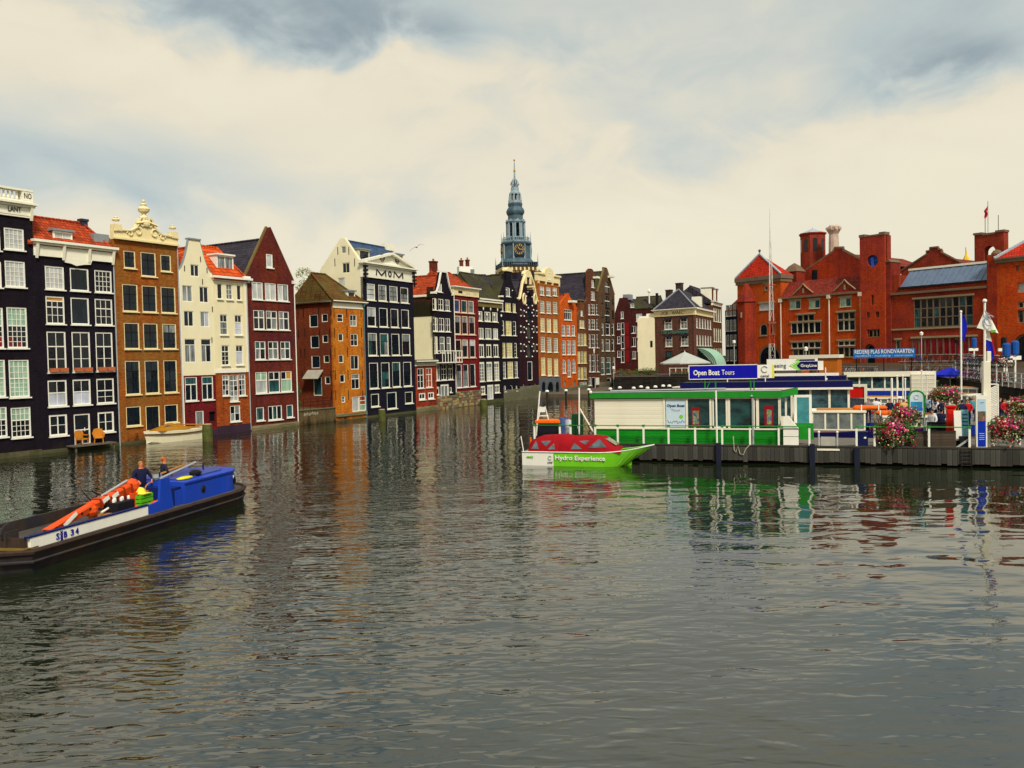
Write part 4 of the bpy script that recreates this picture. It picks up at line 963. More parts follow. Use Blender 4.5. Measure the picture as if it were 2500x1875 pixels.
for a, b in ((1323, 1333), (1337, 1352), (1357, 1366)): H.pwin(a, 931, b, 958, '1x1n', fm=GREYST, fw=.08, sill=False, arched=True, split=False, name='cellar_arch')
lo = H.holes; H.holes = up; zc = (H.z(1316, 688)+H.z(1366, 691))/2
H.wall(rect(0, H.W, zs_, zc), OR2); H.holes = lo; H.wall(rect(0, H.W, -.6, zs_-.003), M('blue_grey_stone', (.10, .11, .13), .85, .3, 1.5), name='lower_wall')
za = H.z(1340, 670); Wd = H.W
MB().prism([(0, zc), (Wd, zc), (Wd, za), (Wd*.72, za+.1), (Wd*.66, za+.7), (Wd*.5, za+1.05), (Wd*.34, za+.7), (Wd*.28, za+.1), (0, za)], -.2, .4).build('attic', CREAM, H.root)
H.win(Wd*.43, Wd*.57, zc+.25, za+.2, '2x2c', hole=False, fm=WHITE, proud=.25, split=False, sill=False)
MB().box(-.1, Wd*.3, -.4, .4, za-.25, za+.02).box(Wd*.7, Wd+.1, -.4, .4, za-.25, za+.02).build('attic_cornice', CREAM, H.root)
for u in (.25, Wd*.35, Wd*.65, Wd-.25): MB().prism([(u-.2, zc+.1), (u+.2, zc+.1), (u+.1, zc-.45), (u-.1, zc-.45)], -.25, -.003).build('bracket', CREAM, H.root)
H.body(8, zc, OR2); H.blk('roof', DARK_TILE, 0, Wd, .41, 8, zc, za+.2)

H = House('canal_house', 'narrow vivid orange house with pointed gable and hoist beam', *hpair(1370, 1411, LB), dy=-.03)
VO = M('vivid_orange_paint', (.72, .120, .008), .75, .15, .8, brick=(.22, .07), bump=.3)
zw(H, zA_, [(475, 562, 563, 690)], '25:4x1d 75:4X1cd', **wf)
zw(H, zA_, [(446, 750, 488, 880), (505, 750, 547, 880), (563, 750, 603, 880)], '2x3c', **wf)
zw(H, zA_, [(450, 932, 492, 1104), (510, 932, 552, 1104), (568, 932, 610, 1104)], '30:2x1c 70:2x3cd', **wf)
zw(H, zA_, [(455, 1158, 495, 1325), (515, 1158, 553, 1368), (570, 1155, 610, 1320)], '2x3c', arched=True, **wf)
zw(H, zA_, [(468, 1410, 500, 1480), (583, 1408, 613, 1478)], '1x1c', arched=True, sill=False, fm=VO, fw=.08, split=False)
zsh = (H.z(1369, 752)+H.z(1407, 740))/2; zp = H.z(1388, 716); Wd = H.W
H.wall([(0, -.6), (Wd, -.6), (Wd, zsh), (Wd*.58, zp-.4), (Wd*.58, zp), (Wd*.42, zp), (Wd*.42, zp-.4), (0, zsh)], VO, th=.4)
u, z = H.uz(1392, 737); MB().box(u-.9, u+.8, -.9, -.003, z-.15, z+.2).build('hoist_beam', TRIM, H.root)
H.body(8, zsh, VO); H.roof_perp(zsh, zp-.3, 8, RED_TILE, y0=.41, over=0); H.blk('plinth', GREYST, 0, Wd, -.2, -.003, -.6, 1.15)

H = House('canal_house', 'narrow brown house with cream many-paned windows beside the vivid orange one', *hpair(1411, 1434, LB))
BR3 = M('brown_brick', (.20, .075, .028), .85, .25, .8, brick=(.22, .07), bump=.4)
zw(H, zA_, [(672, 575, 695, 642)], '1x1w', **wf); zw(H, zA_, [(658, 692, 715, 788)], '3X1l', **wf)
for ya, yb in ((850, 995), (1062, 1205), (1252, 1395)): zw(H, zA_, [(635, ya, 668, yb), (674, ya, 705, yb), (711, ya, 742, yb)], '2x3lc', **{**wf, 'fm': CREAM})
zw(H, zA_, [(660, 1428, 765, 1475)], '2X1g', **wf)
zsh = H.z(1420, 775); zp = H.z(1424, 735); Wd = H.W
H.wall([(0, -.6), (Wd, -.6), (Wd, zsh), (Wd*.85, zsh+1.2), (Wd*.85, zp), (Wd*.35, zp), (Wd*.35, zsh+1.2), (0, zsh)], BR3, th=.4)
H.blk('gable_cap', GREYST, Wd*.3, Wd*.9, -.15, .45, zp, zp+.2); H.body(8, zsh, BR3); H.roof_perp(zsh, zp-.6, 8, RED_TILE, y0=.41, over=0); H.blk('plinth', GREYST, 0, Wd, -.2, -.003, -.6, 1.2)

H = House('canal_house', 'brown brick house with tall dark roof, neck gable and small oval plaque', *hpair(1434, 1463, LB))
BR4 = M('umber_brick', (.15, .050, .024), .85, .25, .8, brick=(.22, .07), bump=.4)
zw(H, zA_, [(800, 212, 830, 303), (795, 352, 838, 455)], '2x3c', **wf)
for ya, yb in ((500, 628), (680, 805), (860, 1020), (1100, 1308)):
    zw(H, zA_, [(752+ya*.018, ya, 775+ya*.018, yb), (788+ya*.016, ya, 830+ya*.016, yb), (845+ya*.018, ya, 872+ya*.018, yb)], '35:2x1d 65:2x2d', **wf)
zw(H, zA_, [(768, 1370, 800, 1470)], '1x2c', **wf); zw(H, zA_, [(808, 1370, 850, 1508)], '1x1n', sill=False, name='door', **{k: v for k, v in wf.items()})
H.blk('door_panel', WHITE, *[H.uz(x, 940)[0] for x in (1455, 1462.5)], -.06, -.003, 1.0, H.z(1458, 922))
u, z = H.uz(1450, 856); MB().ball((u, -.03, z), (.3, .1, .6)).build('oval_plaque', WHITE, H.root)
zsh = H.z(1447, 742); zp = H.z(1447, 664); Wd = H.W
H.wall([(0, -.6), (Wd, -.6), (Wd, zsh), (Wd*.84, zsh+1.0), (Wd*.78, zp), (Wd*.6, zp+.5), (Wd*.4, zp+.5), (Wd*.22, zp), (Wd*.16, zsh+1.0), (0, zsh)], BR4, th=.4)
u, z = H.uz(1450, 679); MB().box(u-.5, u+.6, -.9, -.003, z-.1, z+.25).build('hoist_beam', TRIM, H.root)
H.body(9, zsh, BR4); zr = H.z(1410, 664, 4.)
H.roof_perp(zsh-.2, zp-.2, 11, DARK_TILE, y0=.41, over=.0); H.chimney(Wd*.3, 9.5, zp-2, zp+.6, 1.0, .8)

H = House('warehouse', 'grey-brown warehouse with pointed gable and barred loading doors at the row end', *hpair(1463, 1504, LB), dy=-.03)
GB = M('grey_brown_brick', (.135, .075, .038), .85, .25, .8, brick=(.22, .07), bump=.4)
for b in ((962, 228, 1010, 372), (965, 400, 1012, 545), (965, 572, 1015, 712)): zw(H, zA_, [b], '1x2d', arched=True, fm=M('dark_shutter'), fw=.06, split=False, name='loading_door')
for b in ((917, 398, 932, 480), (1045, 410, 1065, 490), (920, 570, 940, 652), (1045, 575, 1068, 660)): zw(H, zA_, [b], '1x1d', split=False, fm=GB, fw=.05)
for ya, yb in ((732, 872), (918, 1060)): zw(H, zA_, [(922, ya, 944, yb), (970, ya, 1020, yb), (1042, ya, 1068, yb)], '30:1x1d 70:1x1d', **wf)
zw(H, zA_, [(915, 1133, 955, 1340), (978, 1133, 1028, 1335), (1055, 1133, 1083, 1320)], '30:2x1t 70:1x2t', **wf); zw(H, zA_, [(988, 1378, 1030, 1495)], '1x1d', sill=False, name='door', **wf)
zsh = (H.z(1464, 715)+H.z(1502, 721))/2; zp = H.z(1480, 656); Wd = H.W
H.wall([(0, -.6), (Wd, -.6), (Wd, zsh), (Wd*.58, zp-.3), (Wd*.58, zp+.2), (Wd*.40, zp+.2), (Wd*.40, zp-.3), (0, zsh)], GB, th=.4)
MB().tube([(0, .1, zsh+.1), (Wd*.40, .1, zp-.1)], .2, 4).tube([(Wd, .1, zsh+.1), (Wd*.58, .1, zp-.1)], .2, 4).build('gable_coping', M('mossy_coping'), H.root)
u, z = H.uz(1487, 677); MB().box(u-.7, u+.6, -.9, -.003, z-.1, z+.25).build('hoist_beam', TRIM, H.root)
for k, y in enumerate((700, 735, 770)): u0, z = H.uz(1479, y); H.blk('door_bar', WHITE, u0-.6, u0+1.5, -.12, -.022, z-.07, z+.07)
H.body(10, zsh, GB); H.roof_perp(zsh-.1, zp-.5, 10, MOSSY_TILE, y0=.41, over=0); H.blk('plinth', GREYST, 0, Wd, -.2, -.003, -.6, 1.4)

# ================================================================== quays and street at the dock end
STREET = M('street_paving', (.11, .075, .055), .9, .25, .8, brick=(.4, .2), bump=.3)
QW = M('dark_quay_wall', (.030, .024, .020), .9, .4, .8, brick=(.5, .25), bump=.6)
SZ = 3.0
q0 = Vector((4.4, 127.4)); qd = Vector((.84, -.543)).normalized()
qa = q0+qd*12.4
wharf = MB().prismz([(q0.x-.4, q0.y+.3), (qa.x, qa.y), (19.6, 158), (18.5, 160)], -.6, .5)
tag(wharf.build('wharf', M('wharf_stone', (.13, .10, .07), .9, .3, 1)), kind='structure')
edge = [(qa.x, qa.y), (46., 101.), (46., 90.), (38.5, 66.), (34.5, 52.), (33., 30.), (33., -20.)]
poly = edge+[(300, -20), (300, 420), (-120, 420), (-60, 180), (0, 175), (19.5, 158)]
st = MB().prismz(poly, SZ-.2, SZ); tag(st.build('street', STREET), kind='structure')
qw = MB()
for (a, b), (c, d) in zip([(19.5, 158)]+edge, edge):
    v = Vector((c-a, d-b)); L_ = v.length; nv = Vector((v.y, -v.x)).normalized()*.5
    qw.add([(a, b, -.6), (c, d, -.6), (c, d, SZ-.02), (a, b, SZ-.02)], [(0, 1, 2, 3)])
qwo = tag(qw.build('quay_wall', QW), 'long dark brick quay wall along the dock end and street', 'wall')
land = MB().prismz([(-200, 420), (-40, 66), (-32, 66+6), (-8, 112), (3, 131), (0, 175), (-60, 420)], -.6, .8)
tag(land.build('ground', STREET), kind='structure')
far = MB().add([(-1500, 400, .4), (1500, 400, .4), (1500, 2500, .4), (-1500, 2500, .4)], [(0, 1, 2, 3)])
tag(far.build('terrain', STREET), kind='structure')
# mooring posts with white caps along the quay
POST = M('tarred_post', (.030, .026, .020), .85, .3, 4)
for i, (x, y) in enumerate(((1336, 957), (1382, 955), (1438, 953), (1490, 951), (1513, 948), (1547, 949), (1565, 946), (1581, 949), (1600, 946), (1619, 944), (1634, 944))):
    p = on_z(x, y+18, .5) if i < 3 else at_y(x, y, 112-i*.6); t_ = EYE.z-(y-proj((p.x, p.y, EYE.z))[1])*p.y/F
    o = empty('mooring_post', (p.x, p.y, -.6), 0, ('white-capped mooring post number %s from the left along the far quay' % ('one two three four five six seven eight nine ten eleven'.split()[i])), 'post', 'white-capped mooring posts along the far quay')
    MB().tube([(0, 0, 0), (0, 0, t_+.6)], .14, 8).build('shaft', POST, o); MB().lathe([(.2, t_+.58), (.27, t_+.62), (.24, t_+.78), (.1, t_+.86)], (0, 0), 8).build('cap', WHITE, o)
for x, y0_, y1_, lab in ((507, 1036, 1078, 'thick green mossy mooring pile in front of the cream neck-gable house'), (933, 1000, 1028, 'mossy mooring pile in front of the navy house'), (1181, 975, 998, 'small mossy mooring pile in front of the tie-plate house')):
    p = on_z(x, y1_, 0); h = (y1_-y0_)*p.y/F; r = 9*p.y/F*(1.4 if x < 600 else 1)
    o = empty('mooring_pile', (p.x, p.y, 0), 0, lab, 'post', 'mooring piles along the house row')
    MB().lathe([(r, -1), (r, h*.35), (r*.98, h*.75), (r*.9, h)], (0, 0), 10).build('shaft', M('mossy_pile', (.07, .10, .018), .9, .5, 3, bump=.6, c2=(.09, .07, .03)), o)
    MB().lathe([(r*.9, h), (r*.7, h+.06)], (0, 0), 10).build('worn_top', M('worn_wood', (.35, .24, .12)), o)

# ---- houses behind the grasshopper corner
P, Q = at_y(1503, 900, 168), at_y(1606, 900, 164)
P, Q = Vector((P.x, P.y)), Vector((Q.x, Q.y)); dv = (Q-P)/ (Q-P).length
zC = zt_(1480, 660, .1808)
H = House('canal_house', 'dark red gabled house with red shutter strips behind the quay trees', P, P+dv*3.55)
DM = M('maroon_brick', (.085, .018, .016), .85, .25, .6, brick=(.22, .07), bump=.3)
zw(H, zC, [(198, 555, 235, 652), (328, 448, 378, 500)], '1x2c', **wf)
for ya, yb in ((705, 870), (885, 1060), (1080, 1245)): zw(H, zC, [(150, ya+5, 190, yb-70), (200, ya, 245, yb)], '1x2d', **wf); H.blk('red_shutter', M('red_shutter', (.22, .008, .012)), *[H.uz(1480+x*.1808, 840)[0] for x in (252, 308)], -.06, -.003, H.z(1530, 660+yb*.1808), H.z(1530, 660+ya*.1808))
zsh = H.z(1520, 765); zp = H.z(1522, 727); Wd = H.W
H.wall([(0, 1), (Wd, 1), (Wd, zsh), (Wd*.75, zp), (Wd*.3, zp), (0, zsh)], DM); H.body(8, zsh, DM); H.roof_perp(zsh, zp, 8, DARK_TILE, over=0)
H.blk('roof_tank', LEAD, Wd*.3, Wd*.7, 2, 4, zp-.3, zp+.8)
H = House('canal_house', 'dark maroon house with white casements left of the cream blind wall', P+dv*3.57, Q)
zw(H, zC, [(405, 585, 485, 692)], '2X1s', **wf); zw(H, zC, [(412, 755, 475, 900), (420, 945, 485, 1095)], '35:1x1d 65:2x2d', **wf); zw(H, zC, [(340, 750, 395, 850), (340, 905, 400, 1030), (350, 1090, 400, 1195), (440, 1235, 485, 1300)], '2X1d', **wf)
zsh = H.z(1575, 752); zp = H.z(1580, 728)
H.wall(rect(0, H.W, 1, zsh), DM); H.body(8, zsh, DM); H.roof_par(zsh, zp+.5, 6, MOSSY_TILE, y0=-.1)
u = H.uz(1581, 720)[0]; MB().tube([(u, 1, zp-1), (u, 1, zp+1.2)], .14, 8).lathe([(.3, zp+1.2), (.34, zp+1.5), (.1, zp+1.9)], (u, 1), 8).build('roof_vent', TRIM, H.root)
MB().tube([(H.uz(1606, 740)[0], -.5, zsh-3), (H.uz(1606, 740)[0], -.5, H.z(1606, 716))], .28, 8).build('flue', IRON, H.root)

# ---- the grasshopper corner building
C = Vector((29.6, 135.)); fd = Vector((-.722, .692)); rd = Vector((.407, .913))
H = House('corner_house', 'brown brick corner house with cream inscribed frieze, hipped slate roof and neon script', C+fd*7.7, C, 'house')
GH = M('brown_house_brick', (.155, .065, .045), .85, .25, .8, brick=(.22, .07), bump=.4)
for b in ((785, 650, 888, 800), (1000, 635, 1095, 790), (800, 880, 892, 1030), (1008, 870, 1108, 1022)):
    w = zw(H, zC, [b], '35:2x1d 65:2x2c', fm=WHITE, fw=.12, bar=.05, split=False)[0]
    bb = w.bound_box; MB().prismx([(-.28, bb[1][2]-.25), (-.025, bb[1][2]+.05), (-.025, bb[1][2]-.2)], bb[0][0], bb[4][0]).build('sun_blind', M('dark_shutter'), w)
zc0 = H.z(1650, 771); zc1 = (H.z(1604, 757)+H.z(1700, 750))/2
zw(H, zC, [(800, 1090, 895, 1180), (1010, 1090, 1100, 1180)], '1x1t', fm=M('dark_shutter'), split=False, fw=.1)
H.wall(rect(0, H.W, 0, zc0), GH)
fr = H.blk('frieze', CREAM, -.1, H.W+.1, -.12, .3, zc0, zc1-.25); cornice(H, -.2, H.W+.2, zc1-.25, zc1, TRIM, ((0, .3, 0), (.5, .5, 0)))
text('„ICK   WAEC“', BLACKP, H.root, .75, (H.W*.47, -.14, (zc0+zc1)/2-.1), H.W*.62, ext=.01)
text('The Grasshopper', M('neon_green', (.05, .20, .17), .4), H.root, .95, (H.W*.50, -.15, H.z(1652, 810)), H.W*.70, ext=.03, shear=.35, bold=.01)
S = House('flank', None, C.copy(), C+rd*15., cat=None)
k = 15./6
for i in range(6):
    u0 = .9+i*2.3; 
    S.win(u0, u0+1.1, H.z(1652, 802), H.z(1652, 778), '35:2x1d 65:2x2c', **wf); S.win(u0, u0+1.1, H.z(1652, 845), H.z(1652, 819), '35:2x1d 65:2x2c', **wf)
S.wall(rect(.004, S.W, 0, zc0), GH); S.blk('side_frieze', CREAM, .1, S.W, -.12, .3, zc0, zc1-.25); S.blk('side_cornice', TRIM, .25, S.W+.2, -.5, .3, zc1-.25, zc1)
GW = M('green_white_awning', (.30, .50, .38), .8, .1, 1)
aw = MB(); n_ = 10
prf = [(-3.2*math.sin(PI/2*i/n_), H.z(1700, 850)-3.3*(1-math.cos(PI/2*i/n_))) for i in range(n_+1)]
aw.add([(x, y, z) for x in (1.5, 9.5) for y, z in prf], [(i, i+1, n_+2+i, n_+1+i) for i in range(n_)]+[tuple(range(n_+1)), tuple(range(2*n_+1, n_, -1))])
ao = aw.build('canopy_awning', GW, S.root)
for i in range(7):
    y, z = prf[3+i]; MB().tube([(1.48, prf[j][0]*(.35+.1*i), H.z(1700, 850)-3.3*(.35+.1*i)*(1-math.cos(PI/2*j/n_))-(1-(.35+.1*i))*2.4) for j in range(n_+1)], .05, 4).build('awning_stripe', M('dark_stripe', (.01, .03, .02)), ao)
merge(S, H)
# hipped roof
bl = [(0, 0), (H.W, 0)]; L15 = C+rd*15.
inv = Matrix.LocRotScale(H.root.location, H.root.rotation_euler, None).inverted()
lc = lambda p: inv @ Vector((p.x, p.y, 0))
c3 = lc(L15); c4 = lc(C+fd*7.7+rd*15.); ap = H.z(1655, 702); r0 = (Vector((0, 0, 0))+Vector((H.W, 0, 0)))/2+(c3-Vector((H.W, 0, 0)))*.22; r1 = r0+(c3-Vector((H.W, 0, 0)))*.55
zc1 += .003
MB().add([(0, -.4, zc1), (H.W+.3, -.4, zc1), (c3.x+.3, c3.y, zc1), (c4.x, c4.y, zc1), (r0.x, r0.y, ap), (r1.x, r1.y, ap)], [(0, 1, 4), (1, 2, 5, 4), (2, 3, 5), (3, 0, 4, 5)]).build('roof', DARK_TILE, H.root)
for a in ((0, -.4), (H.W+.3, -.4)): MB().tube([(a[0], a[1], zc1+.03), (r0.x, r0.y, ap+.03)], .13, 5).build('hip_flashing', LEAD, H.root)
H.chimney(r0.x, r0.y+.3, ap-1, H.z(1656, 686), 1.0, .8, M('dark_chimney_brick', (.05, .03, .03)), 0); H.chimney(r1.x-1.5, r1.y-4, ap-1.2, H.z(1681, 694), 1.0, .8, M('dark_chimney_brick'), 0)
dq = lc(C+rd*6); MB().obox((dq.x-1.0, dq.y, zc1+1.1), (.7, .3, 0), (-.3, .7, 0), (0, 0, 1.0)).build('dormer', TRIM, H.root)
# cream blind wall
P2 = C+fd*7.7
BW = House('blind_wall', 'tall plain cream blind wall left of the inscribed corner house', P2+Vector((-2.75, .9)), P2+Vector((-.02, -.02)), 'wall', z0=2.2)
z1 = H.z(1585, 776); zb_ = H.z(1585, 905)
MB().box(0, BW.W, 0, 3, zb_, z1).build('wall', CREAMW, BW.root)
BW.blk('vent', IRON, BW.W*.72, BW.W*.86, -.02, -.003, H.z(1590, 848), H.z(1590, 832)); BW.blk('roof_unit', TRIM, BW.W*.5, BW.W*.95, .4, 1.4, z1, z1+.7); BW.blk('roof_ledge', WHITE, BW.W*.1, BW.W*.6, .1, .9, z1, z1+.3)
BW.blk('foundation', QW, 0, BW.W, 0, 3, 1, zb_)
# houses further along that side street
P3 = C+rd*15.2
H = House('street_house', 'brown house with stone bays and pale dormers right of the corner house', P3, P3+rd*9, 'house')
zt = H.z(1752, 748)
H2w = dict(split=False, fm=TRIM, fw=.12)
for i in range(4):
    for k in range(3): H.win(.6+i*2.1, 1.9+i*2.1, SZ+1.6+k*3.6, SZ+4.0+k*3.6, '2X2d', **H2w)
H.wall(rect(0, H.W, 2, zt), M('umber_brick')); H.body(8, zt, M('umber_brick')); cornice(H, 0, H.W, zt, zt+.7, TRIM)
H.roof_par(zt+.6, zt+3.6, 8, DARK_TILE, y0=0)
for i in range(2): H.dormer(1.2+i*4, 3.2+i*4, zt+.8, zt+3.3, .3, 2, TRIM, LEAD, '1x1d', split=False)
p = at_y(1772, 900, 176); q = at_y(1812, 900, 172)
H = House('street_house', 'dark navy house with pale window strips just left of the brick tower', Vector((p.x, p.y)), Vector((q.x, q.y)), 'house')
zt = H.z(1790, 757)
for k in range(4):
    for i in range(3): H.win(.25+i*1.05, 1.0+i*1.05, SZ+1.5+k*3.1, SZ+3.8+k*3.1, '1x2c', split=False, fm=TRIM, fw=.08)
H.wall(rect(0, H.W, 2, zt), M('navy_paint')); H.body(8, zt, M('navy_paint')); H.roof_par(zt, H.z(1795, 724), 8, RED_TILE, y0=0)
# terrace with big parasol in front of the corner house
TP = at_y(1672, 880, 120)
um = empty('parasol', (TP.x, TP.y, SZ), 0, 'wide grey-white parasol over the terrace before the corner house', 'parasol')
rz = 9.0; e_z = EYE.z-(886-866)*TP.y/F; a_z = EYE.z+(866-860)*TP.y/F
hw = 62*TP.y/F
MB().lathe([(hw, e_z-SZ-.15), (hw, e_z-SZ), (.12, a_z-SZ)], (0, 0), 8, PI/8).build('canopy', M('grey_canvas', (.42, .44, .40), .8, .1, 1), um); MB().tube([(0, 0, 0), (0, 0, a_z-SZ+.2)], .07, 8).build('pole', WHITE, um)
for k in range(8): a = PI/8+k*PI/4; MB().tube([(0, 0, a_z-SZ-.05), (hw*.98*math.cos(a), hw*.98*math.sin(a), e_z-SZ-.03)], .03, 4).build('rib', WHITE, um)
tf = empty('terrace_fence', (TP.x-2.6, TP.y-2.2, SZ), math.atan2(qd.y, qd.x), 'white post fence round the terrace under the parasol', 'fence')
for i in range(6): MB().box(i*.9-.04, i*.9+.04, -.04, .04, 0, 1.2).build('post', WHITE, tf)
for h in (.35, 1.1): MB().box(0, 4.5, -.025, .025, h, h+.07).build('rail', WHITE, tf)
pb = empty('planter', (TP.x-2.6, TP.y-2.7, SZ), math.atan2(qd.y, qd.x), 'long dark planter of leafy red flowers at the terrace edge', 'planter')
MB().box(0, 5, -.2, .2, 0, .4).build('box', POST, pb); f = MB(); fl = MB()
for i in range(12): leaf_mesh(f, (.2+i*.42, 0, .55), (.3, .25, .25), 40, .08); leaf_mesh(fl, (.2+i*.42, -.1, .7), (.25, .25, .15), 9, .07)
f.build('foliage', LEAF, pb); fl.build('blossom', M('red_blossom', (.5, .02, .03), .6), pb)
# quay trees / shrubs with red flowers on the dark quay
for i, x in enumerate((1523, 1560, 1588)):
    p = at_y(x, 905, 128); t_ = empty('quay_tree', (p.x, p.y, SZ-.05), 0, ['leftmost dark quay tree with red blossoms near the row end', 'middle dark quay tree with rusty leaves below the cream wall', 'dark quay tree right under the cream blind wall'][i], 'tree', 'low trees on the dark far quay')
    MB().tube([(0, 0, -2.4), (.05, 0, -1), (0, 0, .3)], [.22, .16, .1], 7).build('trunk', M('bark'), t_); f = MB(); fl = MB()
    for k in range(14): c_ = (random.uniform(-1.3, 1.3), random.uniform(-1, 1), random.uniform(-.3, .9)); leaf_mesh(f, c_, (.5, .5, .35), 45, .1); leaf_mesh(fl, c_, (.6, .6, .4), 7 if i else 12, .09)
    f.build('crown', LEAF, t_); fl.build('blossom', M('rust_leaf', (.30, .05, .012), .6) if i else M('red_blossom'), t_)
for i, (x, D_) in enumerate(((1498, 122), (1793, 118))):
    p = at_y(x, 900, D_); l = empty('street_lamp', (p.x, p.y, .4 if i == 0 else SZ), 0, ['slim street lamp with white globe at the right end of the house row', 'white-headed street lamp left of the brick tower'][i], 'lamp', 'street lamps on the far quay')
    h = EYE.z-((902 if i == 0 else 845)-869)*D_/F-l.location.z
    MB().tube([(0, 0, 0), (0, 0, h)], .06, 6).build('pole', ZINC, l); MB().lathe([(.1, h), (.22, h+.1), (.22, h+.4), (.05, h+.5)], (0, 0), 8).build('lantern', WHITE, l)

# ================================================================== church tower
TD = 260.
tz = lambda y: at_y(1258, y, TD).z
tp = at_y(1261, 651, TD); px = TD/F
CT = empty('church_tower', (tp.x, tp.y, 0), math.radians(12), 'tall slate-blue church tower with clock, open bell stage and pointed spire', 'tower')
STL = M('tower_slate_blue', (.050, .085, .115), .6, .3, .8, c2=(.09, .14, .17)); STP = M('tower_pale_lead', (.24, .32, .36), .55, .25, 1); STD = M('tower_dark', (.02, .03, .045), .6); GOLD = M('gilding', (.55, .34, .07), .35, .1, metal=.6); TAN = M('tower_tan_brick', (.26, .17, .07), .85)
W2 = 43.*px
MB().box(-W2*.86, W2*.86, -W2*.86, W2*.86, 0, tz(664)).build('brick_body', TAN, CT)
cg = MB().lathe([(W2*1.2, tz(668)), (W2*1.38, tz(655))], (0, 0), 4, PI/4).build('corbel', TAN, CT)
for sx in range(4):
    a = sx*PI/2; ca, sa = math.cos(a), math.sin(a)
    for i in range(9):
        t = (-1+2*i/8)*W2*.95; x, y = ca*t-sa*(-W2), sa*t+ca*(-W2); MB().box(x-.22, x+.22, y-.22, y+.22, tz(664), tz(657)).build('corbel_stone', CREAM, cg)
gal = MB().lathe([(W2*1.42, tz(655)), (W2*1.42, tz(652.5)), (W2*1.36, tz(652)), (W2*1.36, tz(655))], (0, 0), 4, PI/4).build('gallery', STD, CT)
for s_ in range(4):
    a = s_*PI/2; ca, sa = math.cos(a), math.sin(a)
    for i in range(17):
        t = (-1+2*i/16)*W2; x, y = ca*t-sa*(-W2), sa*t+ca*(-W2); MB().box(x-.1, x+.1, y-.1, y+.1, tz(652.5), tz(645.5)).build('baluster', STL, gal)
    x, y = ca*W2+sa*W2, sa*W2-ca*W2; MB().tube([(x, y, tz(655)), (x, y, tz(637)), (x, y, tz(624))], [.2, .12, .02], 5).build('corner_spike', STP, gal)
MB().lathe([(W2*1.42, tz(645.5)), (W2*1.42, tz(644))], (0, 0), 4, PI/4).build('gallery_rail', STD, gal)
rO = lambda w: w*px/2/math.cos(PI/8)
MB().lathe([(W2*1.1, tz(650)), (rO(74), tz(638)), (rO(68), tz(634))], (0, 0), 8, PI/8).build('skirt_roof', STL, CT)
cs = MB().lathe([(rO(64), tz(645)), (rO(63), tz(600)), (rO(70), tz(598)), (rO(72), tz(595)), (rO(66), tz(592))], (0, 0), 8, PI/8).build('clock_stage', STL, CT)
for k in range(8):
    a = PI/8+k*PI/4; x, y = rO(65)*math.cos(a), rO(65)*math.sin(a); MB().tube([(x, y, tz(642)), (x, y, tz(598))], .28, 6).build('pilaster', STP, cs)
    MB().tube([(x*1.02, y*1.02, tz(592)), (x*1.02, y*1.02, tz(580)), (x*1.02, y*1.02, tz(568))], [.16, .10, .02], 5).build('corner_spike', STP, CT)
def clock(a):
    R_ = 12*px; n_ = Vector((math.cos(a), math.sin(a), 0)); t_ = Vector((-n_.y, n_.x, 0)); o_ = n_*(rO(64)*math.cos(PI/8)+.25)
    zc_ = tz(613); ck = MB().obox(o_+Vector((0, 0, zc_)), t_*R_*1.08, n_*.2, (0, 0, R_*1.25)).build('clock', STD, CT)
    f = MB()
    for i in range(12):
        b = i*PI/6; d_ = t_*math.sin(b)+Vector((0, 0, math.cos(b))); f.obox(o_+n_*.27+Vector((0, 0, zc_))+d_*R_*.82, d_*R_*.17, n_*.03, n_.cross(d_)*R_*.075)
    for b, l_ in ((1.6, .8), (-.5, .55)): d_ = t_*math.sin(b)+Vector((0, 0, math.cos(b))); f.obox(o_+n_*.30+Vector((0, 0, zc_))+d_*R_*l_*.45, d_*R_*l_*.5, n_*.03, n_.cross(d_)*R_*.07)
    f.tube([tuple(o_+n_*.27+Vector((0, 0, zc_))+(t_*math.sin(b)+Vector((0, 0, math.cos(b))))*R_) for b in [i*2*PI/24 for i in range(25)]], R_*.04, 5)
    f.build('clock_face', GOLD, ck)
    z_ = zc_+R_*1.25; MB().add([o_+t_*-R_*1.3+Vector((0, 0, z_)), o_+t_*R_*1.3+Vector((0, 0, z_)), o_+Vector((0, 0, z_+R_*.6)), o_-n_*.8+t_*-R_*1.3+Vector((0, 0, z_)), o_-n_*.8+t_*R_*1.3+Vector((0, 0, z_)), o_-n_*.8+Vector((0, 0, z_+R_*.6))], [(0, 1, 2), (0, 2, 5, 3), (1, 4, 5, 2)]).build('clock_pediment', STP, ck)
for k in (-PI/2, 0, PI): clock(k)
b2 = MB().lathe([(rO(64), tz(592)), (rO(64), tz(590))], (0, 0), 8, PI/8).build('upper_gallery', STP, CT)
for k in range(40): a = 2*PI*k/40; x, y = rO(60)*math.cos(a), rO(60)*math.sin(a); MB().tube([(x, y, tz(591)), (x, y, tz(582))], .09, 4).build('baluster', STP, b2)
MB().tube([(rO(60)*math.cos(PI/8+k*PI/4), rO(60)*math.sin(PI/8+k*PI/4), tz(582)) for k in range(9)], .16, 5).build('gallery_rail', STP, b2)
bs = MB().lathe([(rO(42), tz(590)), (rO(40), tz(582)), (rO(8), tz(581))], (0, 0), 8, PI/8).build('bell_stage', STL, CT)
for k in range(16):
    a = PI/8+(k//2)*PI/4+(.11 if k % 2 else -.11); x, y = rO(40)*math.cos(a), rO(40)*math.sin(a); MB().tube([(x, y, tz(583)), (x*.98, y*.98, tz(545))], .3, 6).build('column', STP, bs)
